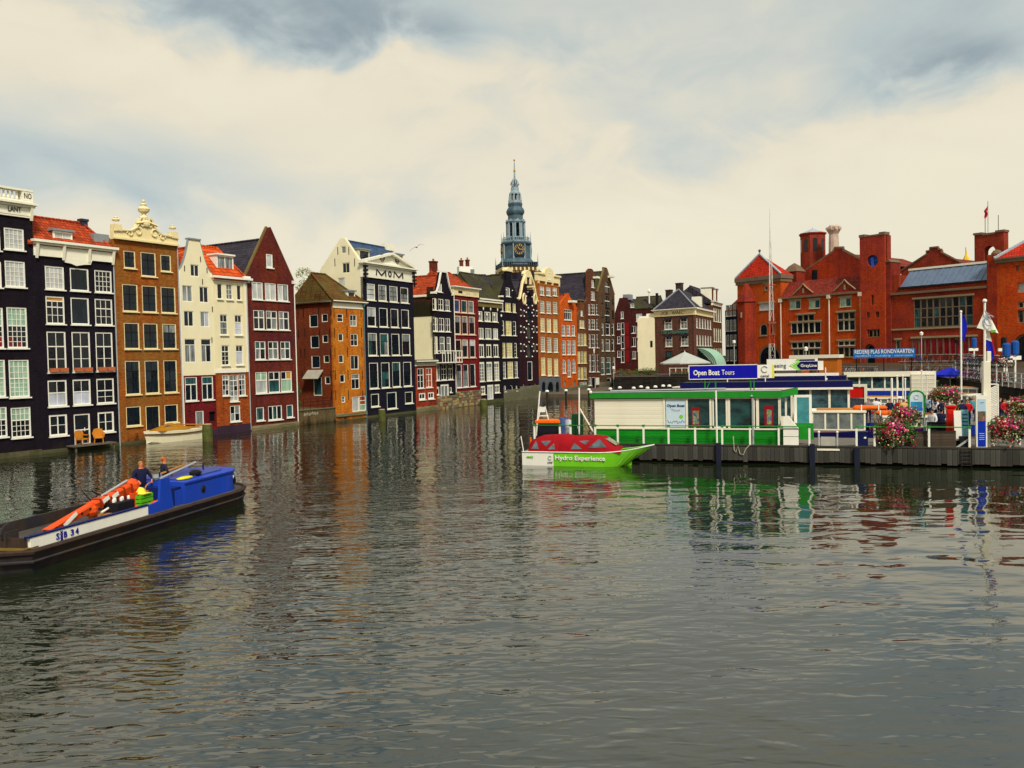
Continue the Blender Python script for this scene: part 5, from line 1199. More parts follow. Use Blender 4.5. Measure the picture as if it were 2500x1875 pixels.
for k in range(10): z_ = tz(575-(k//3)*9); a = k*2.1; MB().lathe([(.75, z_-1.0), (.55, z_-.6), (.4, z_+.1), (.1, z_+.4)], (1.3*math.cos(a), 1.3*math.sin(a)), 8).build('bell', STD, bs)
MB().tube([(0, 0, tz(583)), (0, 0, tz(545))], .5, 6).build('bell_frame', STD, bs)
MB().lathe([(rO(44), tz(547)), (rO(46), tz(543)), (rO(44), tz(541)), (rO(34), tz(536)), (rO(34), tz(527)), (rO(40), tz(522)), (rO(42), tz(517)), (rO(38), tz(511)), (rO(31), tz(506)), (rO(32), tz(503)), (rO(33), tz(500)), (rO(33), tz(497))], (0, 0), 8, PI/8).build('bulb', STL, CT)
for k in range(8):
    a = k*PI/4; n_ = Vector((math.cos(a), math.sin(a), 0)); t_ = Vector((-n_.y, n_.x, 0)); w_ = rO(42)*.38; o_ = n_*rO(44)*.98
    MB().add([o_-t_*w_+Vector((0, 0, tz(543))), o_+t_*w_+Vector((0, 0, tz(543))), o_+Vector((0, 0, tz(536))), n_*rO(30)+Vector((0, 0, tz(537)))], [(0, 1, 2), (0, 2, 3), (1, 3, 2)]).build('gablet', STP, CT)
ln = MB().lathe([(rO(31), tz(497)), (rO(31), tz(490.5))], (0, 0), 8, PI/8).build('lantern', STP, CT)
for k in range(8): a = PI/8+k*PI/4; x, y = rO(23)*math.cos(a), rO(23)*math.sin(a); MB().tube([(x, y, tz(491)), (x, y, tz(474))], .26, 6).build('column', STP, ln); MB().tube([(x*1.3, y*1.3, tz(490)), (x*1.3, y*1.3, tz(478))], [.1, .02], 4).build('corner_spike', STP, ln)
MB().tube([(0, 0, tz(491)), (0, 0, tz(474))], .45, 6).build('core', STD, ln)
MB().lathe([(rO(26), tz(474.5)), (rO(25), tz(471)), (rO(19), tz(467)), (rO(17), tz(458)), (rO(18), tz(457))], (0, 0), 8, PI/8).build('cap', STP, CT)
cr = MB()
for k in range(8): a = k*PI/4; cr.tube([(r*px*math.cos(a), r*px*math.sin(a), tz(y)) for r, y in ((5, 457), (10.5, 450), (7, 443), (2, 436))], .17, 5)
cr.tube([(0, 0, tz(457)), (0, 0, tz(436)), (0, 0, tz(390))], [.35, .28, .08], 6).build('spire', STP, CT)
MB().ball((0, 0, tz(417)), .38).ball((0, 0, tz(391)), .3).build('gilded_ball', GOLD, CT)

# ================================================================== red brick exchange building on the right
b0_ = Vector((62.6, 150.)); bd_ = Vector((.588, -.809))
H = House('exchange_building', 'long red brick exchange building with towers, tiled gables and glass roof', b0_-bd_*27.4, b0_+bd_*34, 'building', z0=2.)
BR_ = M('exchange_brick', (.60, .068, .010), .85, .28, .18, brick=(.24, .08), bump=.5, c2=(.46, .085, .013))
BRD_ = M('exchange_brick_dark', (.44, .050, .013), .85, .3, .2, brick=(.24, .08), bump=.5, c2=(.17, .024, .018))
BRP = M('exchange_brick_plum', (.32, .048, .026), .85, .3, .25, brick=(.24, .08), bump=.5, c2=(.24, .032, .012))
SST = M('sandstone', (.30, .23, .13), .85, .25, 1.2); SSD = M('dark_sandstone', (.16, .11, .07), .9, .3, 1.2)
RPY = M('pyramid_tile', (.50, .030, .012), .8, .2, .5, tile=(.4, .35), bump=.8); TPL = M('plum_tile', (.22, .030, .018), .8, .3, .6, tile=(.4, .3), bump=.8)
PSF = M('pale_stone_frame', (.50, .45, .34), .7, .15, 2)
X = lambda px, py=760: H.uz(px, py)[0]
def bwin(px0, py0, px1, py1, n=2, m=1, spec='n', head=True, fr=None, y=0.):
    u0, u1, z0, z1 = H.box(px0, py0, px1, py1)
    w = H.win(u0, u1, z0, z1, '%dX%d%s' % (n, m, spec), fm=fr or SST, fw=.12, tr=.24, bar=.16, sill=True, split=(u1-u0)/n > .9, rev=.25)
    if head: H.blk('lintel', SST, u0-.25, u1+.25, -.12, -.003, z1, z1+.32, w)
    return w
# left corner tower
x0, x1 = 0., X(1907); zc = H.z(1855, 692); zt = H.z(1855, 676)
bwin(1854, 740, 1890, 757, 3, 1, 'st', fr=PSF); bwin(1867, 694, 1875, 709, 1, 1, 'n')
u0, u1, z0, z1 = H.box(1855, 790, 1874, 820); H.win(u0, u1, z0, z1, '1x1n', fm=SST, fw=.2, arched=True, split=False); bwin(1879, 790, 1893, 816, 2, 1)
u0, u1, z0, z1 = H.box(1852, 842, 1906, 905); H.win(u0, u1, z0-2, z1, '1x1d', fm=SSD, fw=.35, arched=True, split=False, sill=False, name='portal')
tw = H.holes; H.holes = []
MB().sheet(rect(x0, x1, 2, zc), tw, 0, .5, .25).build('tower_wall', BR_, H.root)
TDp = 3.2
MB().box(x0+.01, x1-.01, .502, TDp, 2, zc).build('tower_body', BR_, H.root)
MB().box(x0-.25, x1+.2, -.25, TDp+.2, zc, zc+.6).box(x0-.4, x1+.35, -.4, TDp+.35, zc+.6, zt+.1).build('tower_cornice', SSD, H.root)
ap = H.z(1859, 620, 1.0); w_ = TDp
py_ = MB().add([(x0-.3, -.3, zt+.1), (x1+.3, -.3, zt+.1), (x1+.3, w_+.3, zt+.1), (x0-.3, w_+.3, zt+.1), ((x0+x1)/2-.4, 1.0, ap)], [(0, 1, 4), (1, 2, 4), (2, 3, 4), (3, 0, 4)]).build('tower_roof', RPY, H.root)
for a in ((x0-.3, -.3), (x1+.3, -.3)): MB().tube([(a[0], a[1], zt+.15), ((x0+x1)/2-.4, 1.0, ap+.08)], .22, 5).build('hip_flashing', M('pale_lead', (.34, .40, .44)), py_)
MB().tube([((x0+x1)/2-.4, 1.0, ap-.2), ((x0+x1)/2-.4, 1.0, ap+.9)], .12, 6).ball(((x0+x1)/2-.4, 1.0, ap+.7), .28).build('finial', SSD, py_)
# stair turret on its corner
u0, u1, z0, z1 = H.box(1805, 740, 1846, 800); cx = (u0+u1)/2; r = (u1-u0)/2
MB().lathe([(r, 2), (r, z1), (r*1.1, z1+.2), (r*.9, z1+1.2), (r*.35, z1+3.6), (.1, z1+4.3)], (cx, 0), 8, PI/8).build('stair_turret', BRD_, H.root)
MB().box(cx-.15, cx+.15, -r-.05, -r+.3, z1-3, z1-1.9).build('turret_slit', SST, H.root)
# tiled wing
s0, s1 = x1+.003, X(2104); ze = (H.z(1910, 722)+H.z(2100, 716))/2; zr = (H.z(1912, 688, 2.2)+H.z(2100, 674, 2.2))/2
for a in ((1928, 734, 1955, 755), (1975, 732, 2002, 753), (2050, 727, 2078, 749)): bwin(*a, 2, 1, 'tg', fr=PSF)
bwin(1946, 768, 1988, 784, 3, 1, 'n'); bwin(1931, 787, 2004, 814, 5, 1, 'nd', fr=PSF, head=True); bwin(2044, 762, 2088, 780, 3, 1, 'n'); bwin(2045, 781.5, 2088, 807, 3, 1, 'nd', fr=PSF, head=False)
bwin(1932, 835, 2004, 850, 5, 1, 'd', fr=PSF); bwin(1935, 852, 2002, 872, 5, 1, 'd', head=False); bwin(2046, 832, 2088, 844, 3, 1, 'd', fr=PSF); bwin(2046, 847, 2088, 872, 3, 1, 'd', head=False)
MB().sheet(rect(s0, s1, 2, ze), H.holes, 0, .5, .25).build('wing_wall', BR_, H.root); H.holes = []
MB().box(s0, s1, .502, 9, 2, ze).build('wing_body', BR_, H.root)
MB().prismx([(-.35, ze), (2.6, zr), (9, zr), (9, ze-.3), (-.35, ze-.3)], s0+.1, s1).build('wing_roof', TPL, H.root)
MB().box(s0, s1, -.5, -.2, ze-.35, ze).build('wing_gutter', SSD, H.root)
for pxm in (1963, 2064):
    u = X(pxm); mb = MB().prism([(u-2.2, ze), (u+2.2, ze), (u+2.0, ze+.5), (u+.6, ze+1.6), (u, ze+2.2), (u-.6, ze+1.6), (u-2.0, ze+.5)], -.15, 1.4); d = mb.build('gabled_dormer', BRD_, H.root)
    MB().tube([(u-2.2, -.2, ze+.4), (u-.6, -.2, ze+1.65), (u, -.2, ze+2.3), (u+.6, -.2, ze+1.65), (u+2.2, -.2, ze+.4)], .14, 5).build('coping', SST, d); MB().box(u-.18, u+.18, -.2, -.152, ze+.5, ze+1.4).build('slit', SST, d)
for pxm in (1908, 2026, 2103): u = X(pxm); MB().tube([(u, -.25, 3), (u, -.25, ze-.2)], .12, 6).box(u-.35, u+.35, -.55, -.05, ze-.9, ze-.2).build('drain_pipe', M('pinkish_frame'), H.root)
# gable behind the wing, octagon tower, white chimney, turret
zz_ = lambda a, b, y: H.uz(a, b, y)
yb = 9.; pts = [zz_(1961, 664, yb), zz_(2035, 614, yb), zz_(2037, 606, yb), zz_(2058, 605, yb), zz_(2058, 611, yb), zz_(2108, 637, yb), zz_(2108, 690, yb), zz_(1961, 700, yb)]
g = MB().prism(pts, yb, yb+.6).build('rear_gable', BRD_, H.root)
MB().tube([(p[0], yb+.2, p[1]+.1) for p in pts[:6]], .28, 4).build('gable_coping', SSD, g); a = zz_(1989, 670, yb); MB().box(a[0]-.6, a[0]+.6, yb-.05, yb+.1, a[1]-1., a[1]+.9).build('gable_window', PN['n'], g)
MB().prism([(pts[0][0], pts[0][1]-.4), (pts[2][0], pts[2][1]-.8), (pts[5][0], pts[5][1]-.4)], yb+.6, yb+25).build('hall_roof', TPL, H.root)
yo = 12.; a, b = zz_(1961, 640, yo), zz_(2009, 640, yo); cx, r = (a[0]+b[0])/2, (b[0]-a[0])/2/math.cos(PI/8); q = lambda y_, px_=1985: zz_(px_, y_, yo)[1]
ot = MB().lathe([(r, q(720)), (r, q(576)), (r*1.1, q(573)), (r*1.1, q(570))], (cx, yo), 8, PI/8).build('octagon_tower', BRP, H.root)
MB().lathe([(r*1.05, q(570)), (.1, q(558)), (.05, q(555))], (cx, yo), 8, PI/8).build('octagon_roof', M('pale_lead'), ot)
for k in range(8):
    an = k*PI/4; n_ = Vector((math.cos(an), math.sin(an), 0)); t_ = Vector((-n_.y, n_.x, 0)); ap_ = r*math.cos(PI/8)
    pl = arch(-r*.17, r*.17, q(616), q(584), 6); MB().add([Vector((cx, yo, 0))+n_*(ap_+.04)+t_*u+Vector((0, 0, z)) for u, z in pl], [tuple(range(len(pl)))]).build('belfry_opening', PN['d'], ot)
yc = 10.; a, b = zz_(2025, 580, yc), zz_(2046, 580, yc); cx, r = (a[0]+b[0])/2, (b[0]-a[0])/2; q = lambda y_: zz_(2035, y_, yc)[1]
WCH = M('whitewashed_stack', (.50, .38, .30), .85, .3, 1)
MB().lathe([(r*1.05, q(625)), (r, q(590)), (r*.92, q(572)), (r*1.1, q(568)), (r*1.4, q(562)), (r*1.25, q(560)), (r*1.1, q(553)), (r*.9, q(550))], (cx, yc), 12).build('ornate_chimney', WCH, H.root)
for k in range(8): an = k*PI/4; MB().box(cx+r*1.15*math.cos(an)-.3, cx+r*1.15*math.cos(an)+.3, yc+r*1.15*math.sin(an)-.3, yc+r*1.15*math.sin(an)+.3, q(561), q(555)).build('chimney_merlon', WCH, H.root)
yt = 6.; a, b = zz_(1925, 670, yt), zz_(1955, 670, yt); q = lambda y_: zz_(1940, y_, yt)[1]; cx, r = (a[0]+b[0])/2, (b[0]-a[0])/2
MB().box(cx-r, cx+r, yt-r, yt+r, q(700), q(664)).build('small_turret', BRD_, H.root); MB().lathe([(r*1.55, q(664)), (r*.8, q(650)), (.05, q(642))], (cx, yt), 4, PI/4).build('turret_roof', SSD, H.root)
# tall clock tower
t0, t1 = s1+.003, X(2164, 700); ztp = (H.z(2106, 580)+H.z(2160, 574))/2
u, z = H.uz(2134, 637); R_ = 13.2*H.P.y/F*.94
ck = [(u+R_*math.cos(2*PI*i/20), z+R_*math.sin(2*PI*i/20)) for i in range(20)]
bwin(2131, 720, 2138, 744, 1, 1, 'c'); bwin(2120, 762, 2127, 775, 1, 1, 'n'); bwin(2142, 761, 2150, 775, 1, 1, 'n'); bwin(2121, 804, 2151, 823, 3, 1, 'n'); bwin(2187, 830, 2198, 852, 1, 1, 'd') if 0 else None
u0, u1, z0, z1 = H.box(2115, 840, 2140, 900); H.win(u0, u1, z0-1, z1, '1x1d', fm=SSD, fw=.3, arched=True, sill=False, name='portal', split=False)
MB().sheet(rect(t0, t1, 2, ztp), H.holes+[ck], -.5, .5, .8).build('clock_tower_wall', M('exchange_brick_tall', (.52, .060, .013), .85, .25, .15, brick=(.24, .08), bump=.5, c2=(.26, .034, .024)), H.root); H.holes = []
for o in list(H.root.children)[-22:]:
    pass
MB().box(t0+.01, t1-.01, .302, 1.6, 2, ztp-.01).build('clock_tower_body', BRP, H.root)
MB().box(t0-.1, t0+1.0, -.6, 1, ztp, ztp+.5).box(t1-1.0, t1+.1, -.6, 1, ztp, ztp+.5).box(t0+1.0, t1-1.0, -.55, .8, ztp, ztp+.25).build('tower_parapet', SSD, H.root)
BLU = M('clock_blue', (.012, .035, .22), .4, .3, .5)
dk = MB().add([(x, -.1, z_) for x, z_ in ck], [tuple(range(20))]).build('clock_dial', BLU, H.root)
MB().obox((u-.1, -.16, z-.9), (.26, 0, .1), (0, .04, 0), (-.2, 0, 1.5)).obox((u+.6, -.16, z+.05), (.9, 0, 0), (0, .03, 0), (0, 0, .06)).build('clock_hand', M('clock_hand_blue', (.03, .12, .55), .4), dk)
MB().box(t1, t1+.9, -.2, 3, 2, H.z(2170, 640)).build('tower_buttress', BRD_, H.root); MB().prism([(t1-.05, H.z(2170, 640)), (t1+1.0, H.z(2170, 640)), (t1+.5, H.z(2170, 633))], -.3, 3).build('buttress_cap', SSD, H.root)
# recessed hall with glazed roof
r0_, r1_ = t1+.903, X(2436, 760); zw_ = (H.z(2190, 706)+H.z(2408, 688))/2
w = bwin(2231, 726, 2376, 797, 9, 3, 'tdnn', fr=SSD)
w2 = bwin(2227, 824, 2383, 866, 10, 1, 'r', fr=SSD)
bwin(2187, 830, 2198, 852, 1, 1, 'd')
MB().sheet(rect(r0_, r1_, 2, zw_), H.holes, 0, .5, .25).build('hall_wall', BRD_, H.root); H.holes = []
MB().box(r0_, r1_, .502, 10, 2, zw_-.1).build('hall_body', BRD_, H.root)
H.blk('stone_band', SST, r0_, r1_-2, -.15, -.003, H.z(2280, 803), H.z(2280, 799)); H.blk('eave_band', SSD, r0_, r1_, -.35, -.003, zw_-1.0, zw_-.6)
ga, gz0 = X(2197, 690), zw_; gb = X(2410, 690); ygl = 3.5; gz1 = (H.z(2198, 662, ygl)+H.z(2408, 645, ygl))/2
gl = MB().prismx([(.0, gz0+.2), (ygl, gz1), (ygl, gz0), (0, gz0)], ga, gb).build('glass_roof', LEAD, H.root); GLS = M('roof_glass', (.10, .14, .22), .25, .25, .5, spec=.6)
sl = Vector((0, ygl, gz1-gz0-.2)); n_ = 16; nv = Vector((0, -sl.z, sl.y)).normalized()
for i in range(n_):
    a = ga+(gb-ga)*i/n_; c = Vector((a+(gb-ga)/n_/2, 0, gz0+.2))+sl*.5+nv*(.05 if i % 2 else .08)
    MB().obox(c, ((gb-ga)/n_/2-.05, 0, 0), sl*.49, nv*.03).build('glass_panel', GLS, gl)
MB().box(ga-.2, gb+.2, ygl-.4, ygl+.4, gz1, gz1+.35).build('roof_ridge', TRIM, gl); MB().box(ga-.2, gb+.2, -.3, .05, gz0, gz0+.25).build('roof_gutter', IRON, gl)
MB().box(r0_+.01, ga-.25, .1, 5, zw_-.1, H.z(2180, 672)).build('hall_parapet', BRP, H.root)
yb = 14.; pts = [zz_(2200, 662, yb), zz_(2262, 622, yb), zz_(2262, 614, yb), zz_(2270, 613, yb), zz_(2270, 606, yb), zz_(2291, 604, yb), zz_(2291, 610, yb), zz_(2299, 610, yb), zz_(2299, 617, yb), zz_(2362, 650, yb), zz_(2362, 680, yb), zz_(2200, 690, yb)]
g = MB().prism(pts, yb, yb+.6).build('stepped_gable', BRP, H.root); MB().tube([(p[0], yb, p[1]+.1) for p in pts[:10]], .2, 4).build('gable_coping', SSD, g)
MB().prism([(pts[0][0], pts[0][1]-.4), (pts[4][0]+.8, pts[4][1]-1.6), (pts[9][0], pts[9][1]-.4)], yb+.6, yb+25).build('hall_roof', TPL, H.root)
# arch tower
ya = 9.; a0, a1 = zz_(2379, 610, ya)[0], zz_(2451, 610, ya)[0]; zt = zz_(2415, 570, ya)[1]; o0, o1 = zz_(2402, 630, ya)[0], zz_(2430, 630, ya)[0]; oz1, oz0 = zz_(2416, 600, ya)[1], zz_(2416, 643, ya)[1]
ol = [(a0, oz0), (o0, oz0)]+arch(o0, o1, oz0, oz1, 10)[2:][::-1]+[(o1, oz0), (a1, oz0), (a1, zt), (a0, zt)]
zz1 = oz1-(o1-o0)/2
mb = MB(); mb.sheet(ol, [], ya, 1.6); mb.sheet(ol, [], ya+1.6, .01); at_ = mb.build('arch_tower', BRP, H.root)
MB().box(a0, a1, ya, ya+1.6, zw_-3, oz0).build('arch_tower_base', BRP, H.root)
MB().box(a0-.15, a0+1.3, ya-.2, ya+1.6, zt, zt+.35).box(a1-1.3, a1+.15, ya-.2, ya+1.6, zt, zt+.35).box(a0+1.3, a1-1.3, ya-.1, ya+1.6, zt-.2, zt+.12).build('parapet', SSD, at_)
for u in (a0+1.3, a1-1.3): MB().tube([(u, ya+1, zt), (u, ya+1, zt+3.0)], .05, 5).build('lightning_rod', IRON, at_)
fp = empty('flagpole', (0, 0, 0), 0, 'thin flagpole with hanging red flag on the arch tower', 'flagpole')
fp.matrix_world = Matrix.LocRotScale(H.root.location, H.root.rotation_euler, None) @ Matrix.Translation(((a0+a1)/2-.5, ya+.8, zt-.1))
zf = zz_(2411, 488, ya)[1]-zt; MB().tube([(0, 0, 0), (0, 0, zf)], .07, 6).build('pole', ZINC, fp)
fl = MB(); nn = 8
for i in range(nn+1):
    for j in range(5): fl.v.append((-.06-.62*j/4*(1-.35*i/nn)+.08*math.sin(i*.9), .1*math.sin(j*1.7+i*.6), zf-.7-i*.17-j*.24))
for i in range(nn):
    for j in range(4): fl.f.append((i*5+j, i*5+j+1, i*5+j+6, i*5+j+5))
fl.build('flag', M('red_flag', (.62, .015, .05), .7), fp, True)
# pier in front of the arch tower and the right corner tower
p0, p1 = X(2412, 700)+.01, X(2437, 700); MB().box(p0, p1, -.4, 3, 2, H.z(2424, 622)).build('front_pier', BRD_, H.root); MB().ball(((p0+p1)/2, 1.3, H.z(2424, 622)), (.9, .9, .9)).tube([((p0+p1)/2, 1.3, H.z(2424, 618)), ((p0+p1)/2, 1.3, H.z(2424, 611))], .3, 6).build('pier_cap', SSD, H.root)
u0_, u1_ = X(2437, 760)+.005, H.W+1.; zc = H.z(2470, 640); zt = H.z(2470, 628)
bwin(2483, 648, 2492, 662, 1, 1, 'c'); bwin(2486, 690, 2512, 714, 2, 1, 'w', fr=PSF); bwin(2486, 737, 2512, 752, 2, 1, 'd', fr=PSF); bwin(2486, 757, 2512, 788, 2, 1, 'n')
a0, a1, b0, b1 = H.box(2478, 815, 2530, 900); H.win(a0, a1, b0-2, b1, '1x1d', fm=SSD, fw=.3, arched=True, sill=False, name='portal', split=False)
text('CA', GOLD, H.root, .9, (a0+2.0, -.05, (b0+b1)/2+.4), ext=.02)
MB().sheet(rect(u0_, u1_, 2, zc), H.holes, -.3, .5, .5).build('corner_tower_wall', BR_, H.root); H.holes = []
MB().box(u0_+.01, u1_-.01, .202, u1_-u0_, 2, zc).build('corner_tower_body', BR_, H.root)
MB().box(u0_-.2, u1_+.2, -.55, u1_-u0_+.2, zc, zc+.5).box(u0_-.35, u1_+.35, -.7, u1_-u0_+.35, zc+.5, zt).build('corner_tower_cornice', SSD, H.root)
w_ = u1_-u0_; apx = H.uz(2502, 556, w_/2)
pr = MB().add([(u0_-.3, -.6, zt), (u1_+.3, -.6, zt), (u1_+.3, w_, zt), (u0_-.3, w_, zt), ((u0_+u1_)/2, w_/2, apx[1])], [(0, 1, 4), (1, 2, 4), (2, 3, 4), (3, 0, 4)]).build('corner_tower_roof', RPY, H.root)
MB().tube([(u0_-.3, -.6, zt+.05), ((u0_+u1_)/2, w_/2, apx[1]+.08)], .25, 5).tube([((u0_+u1_)/2, w_/2, apx[1]-.1), ((u0_+u1_)/2, w_/2, apx[1]+1.3)], .14, 6).build('hip_flashing', M('pale_lead'), pr)
H.blk('plinth', SSD, 0, H.W, -.6, -.502, 2, 3.8)
# golden flag behind the glass roof
p = at_y(2358, 630, 165); yf = empty('flagpole', (p.x, p.y, SZ), 0, 'yellow flag on a pole behind the glass roof', 'flagpole')
MB().tube([(0, 0, 0), (0, 0, p.z-SZ+2.1)], .08, 6).build('pole', ZINC, yf); MB().lathe([(.1, p.z-SZ-1.3), (.75, p.z-SZ-.8), (.55, p.z-SZ-.1), (.2, p.z-SZ+.7), (.05, p.z-SZ+1.5)], (.1, 0), 7).build('flag', M('yellow_flag', (.75, .50, .04), .7), yf)
# lattice radio mast
ms = at_y(1884, 905, 96); mt_ = empty('lattice_mast', (ms.x, ms.y, 0), 0, 'tall thin red and white lattice mast in front of the exchange tower', 'mast')
mz = lambda y: at_y(1880, y, 96).z; zt0, zt1 = mz(588), mz(520); zb = .5; MW = M('mast_white', (.62, .58, .52), .6); MR = M('mast_red', (.45, .06, .03), .6)
segs = [zb+(zt0-zb)*i/14 for i in range(15)]
for i in range(14):
    f0, f1 = i/14, (i+1)/14; r0m, r1m = .50*(1-f0)+.10*f0, .50*(1-f1)+.10*f1; sg = MB()
    P0 = [(r0m*math.cos(a), r0m*math.sin(a), segs[i]) for a in (PI/2, PI/2+2*PI/3, PI/2+4*PI/3)]; P1 = [(r1m*math.cos(a), r1m*math.sin(a), segs[i+1]) for a in (PI/2, PI/2+2*PI/3, PI/2+4*PI/3)]
    for k in range(3): sg.tube([P0[k], P1[k]], .035, 4); sg.tube([P0[k], P1[(k+1) % 3]], .016, 4); sg.tube([P1[k], P1[(k+1) % 3]], .016, 4)
    sg.build('mast_section', MR if i in (5, 6) else MW, mt_)
MB().tube([(0, 0, zt0), (0, 0, mz(552)), (0, 0, mz(507))], [.07, .05, .015], 5).build('antenna', MW, mt_)
MB().lathe([(1.1, -.5), (1.1, zb)], (0, 0), 6).build('base', GREYST, mt_)
MB().tube([(.6*math.cos(t), .6*math.sin(t), mz(697)) for t in [i*PI/6 for i in range(13)]], .05, 4).build('mast_ring', MR, mt_)
# a gull in flight
p = at_y(1017, 603, 70); gu = empty('gull', p, 0, 'white gull flying above the dark gabled houses', 'bird')
MB().ball((0, 0, 0), (.10, .22, .08), 8, 5).ball((0, -.22, .03), .06).build('body', WHITE, gu, True)
for s_ in (-1, 1): MB().add([(0, -.08, .04), (0, .1, .04), (s_*.32, .06, .22 if s_ > 0 else -.10), (s_*.32, -.07, .22 if s_ > 0 else -.10), (s_*.62, .10, .18 if s_ > 0 else -.36), (s_*.62, .02, .18 if s_ > 0 else -.36)], [(0, 1, 2, 3), (3, 2, 4, 5)]).build('wing', M('gull_grey', (.5, .5, .5)), gu)

# ================================================================== front pier with the green pavilion
GREEN = M('green_paint', (.006, .23, .012), .5, .22, 1.5, spec=.3, grime=.12); LIME = M('lime_paint', (.16, .56, .010), .35, .08, 1, spec=.5); NAVY = M('navy_gloss', (.006, .007, .075), .4, .2, 1.5)
OFFW = M('offwhite_board', (.80, .75, .60), .6, .10, 2, rnd=.06, grime=.05); GRB = M('green_board', (.006, .22, .012), .5, .25, 2, rnd=.14, grime=.15); BLUE = M('sign_blue', (.006, .006, .36), .4, .06, 1)
PLK = M('weathered_plank', (.075, .060, .046), .9, .35, 1.5, streak=True, bump=.4, rnd=.35, c2=(.045, .05, .045)); DECK = M('deck_boards', (.16, .14, .115), .9, .25, 1.5); UNDERSHADE = M('under_pier_shade', (.012, .010, .012), .9)
YEL = M('yellow_paint', (.72, .66, .02), .5); ORG = M('orange_plastic', (.80, .13, .010), .45, .15, 4); REDP = M('red_plastic', (.58, .012, .008), .4, .12, 2); TEALP = M('teal_print', (.16, .42, .50), .4, .5, 6); SKYP = M('pale_print', (.52, .64, .72), .4, .1, 3)
LP = (Vector((8.04, 47.1)), Vector((16.81, -5.7)).normalized())
PA = House('pier', 'long front pier with weathered plank face carrying the green pavilion', planpt(1298, LP), planpt(2590, LP), 'pier')
DZ = .95
MB().box(0, PA.W, .06, 5.2, DZ-.16, DZ).build('deck', DECK, PA.root)
MB().box(.2, PA.W, .45, 5.0, -.8, DZ-.17).build('shade_block', UNDERSHADE, PA.root)  # dark block stands in for the shade under the deck
rng = random.Random(4); u = 0.
while u < PA.W-.1:
    w = rng.uniform(.21, .29); ubox('plank', PLK, PA.root, u+.008, u+w-.008, -rng.uniform(.0, .025), .058, .14+rng.uniform(-.05, .05), DZ-.03+rng.uniform(-.015, .01)); u += w
PA.blk('edge_beam', PLK, 0, PA.W, -.04, .3, DZ+.004, DZ+.07)
for x in (1755, 1983, 2092):
    a = PA.uz(x, 1100)[0]; PA.blk('fender_pile', M('navy_pile', (.014, .016, .035), .8), a-.13, a+.13, -.20, -.05, -.6, 1.12 if x < 2000 else .95)
PAm = Matrix.LocRotScale(PA.root.location, PA.root.rotation_euler, None)
def onpier(name, label, cat, u, y, z=DZ+.003, rz=0., group=None):
    o = empty(name, (0, 0, 0), 0, label, cat, group); o.matrix_world = PAm @ Matrix.Translation((u, y, z)) @ Matrix.Rotation(rz, 4, 'Z'); return o
U = lambda px, y=0., py=1050: PA.uz(px, py, y)[0]
Z = lambda px, py, y=0.: PA.uz(px, py, y)[1]
# railing
rl = onpier('pier_railing', 'white post railing with green rail along the left half of the pier edge', 'railing', 0, 0, 0)
rr = onpier('pier_railing', 'green rail on white posts along the right half of the pier edge', 'railing', 0, 0, 0)
for lst, R_ in (((1305, 1367, 1393, 1453, 1508, 1571, 1632, 1697, 1763, 1831, 1901, 1976), rl), ((2091, 2135, 2180, 2268, 2367), rr)):
    us = [U(x, .1) for x in lst]
    for a in us: MB().box(a-.05, a+.05, .06, .16, DZ+.07, 1.98).build('post', WHITE, R_); MB().box(a-.075, a+.075, .03, .19, 1.98, 2.08).build('clamp', GREEN, R_)
    for a, b in zip(us, us[1:]): MB().tube([(a+.08, .11, 2.03), (b-.08, .11, 2.03)], .028, 5).build('rail', GREEN, R_)
# ---- pavilion
y0 = .75
GP = onpier('pavilion', 'green and white single-storey ticket pavilion with clapboard walls and green roof edge', 'pavilion', 0, 0, 0)
class PV(House):
    def __init__(s, root, P, d, n, y): s.root = root; s.P = P-n*y; s.d = d; s.n = n; s.holes = []; s.z0 = 0; s.W = 10; s.yo = y
V = PV(GP, PA.P, PA.d, PA.n, y0)
v = lambda px, py=1010: V.uz(px, py)[0]
L0, L1 = v(1452), v(1903); zt = (V.z(1460, 976)+V.z(1890, 970))/2; zm = V.z(1700, 1047)
D_ = 3.6
MB().box(L0+.02, v(1622), y0+.03, y0+D_, DZ+.01, zt).build('wall_core', OFFW, GP)
MB().box(v(1622)+.003, L1-.02, y0+.04, y0+D_, DZ+.01, zm-.02).build('lower_core', GREEN, GP)
MB().box(v(1622)+.003, L1-.02, y0+D_-.1, y0+D_, zm, zt).build('rear_wall', M('interior_grey', (.10, .12, .12)), GP)
n_ = 15; h = (zt-zm)/n_
for i in range(n_): ubox('board', OFFW, GP, L0, v(1620), y0-.012-.008*(i % 2), y0+.028, zm+i*h+.004, zm+(i+1)*h-.004)
n_ = 6; h = (zm-DZ-.03)/n_
for i in range(n_):
    for a, b in ((L0-.02, v(1632)), (v(1632)+.01, v(1763)), (v(1763)+.01, v(1903))): ubox('green_board', GRB, GP, a, b, y0-.03-.008*(i % 2), y0+.022, DZ+.02+i*h+.005, DZ+.02+(i+1)*h-.005)
MB().box(L0-.03, L1+.05, y0-.10, y0-.045, zm-.03, zm+.05).build('mid_rail', OFFW, GP)
GLZ = pane('shop_glass', (.006, .014, .016), (.014, .065, .065), .05, 2.2, 1.1)
fr = MB(); za, zb = zm+.06, zt-.02
cols = [1622, 1677, 1735, 1780, 1840, 1903]
for x in cols: a = v(x); fr.box(a-.06, a+.06, y0-.05, y0+.08, za, zb)
fr.box(v(1622)-.06, L1+.06, y0-.052, y0+.078, zb, zb+.12); fr.box(v(1845)+.02, v(1853), y0-.04, y0+.07, za, zb); fr.build('window_frame', OFFW, GP)
for a, b in zip(cols[1:], cols[2:]):
    w = ubox('pane', GLZ, GP, v(a)+.06, v(b)-.06, y0+.03, y0+.05, za, zb)
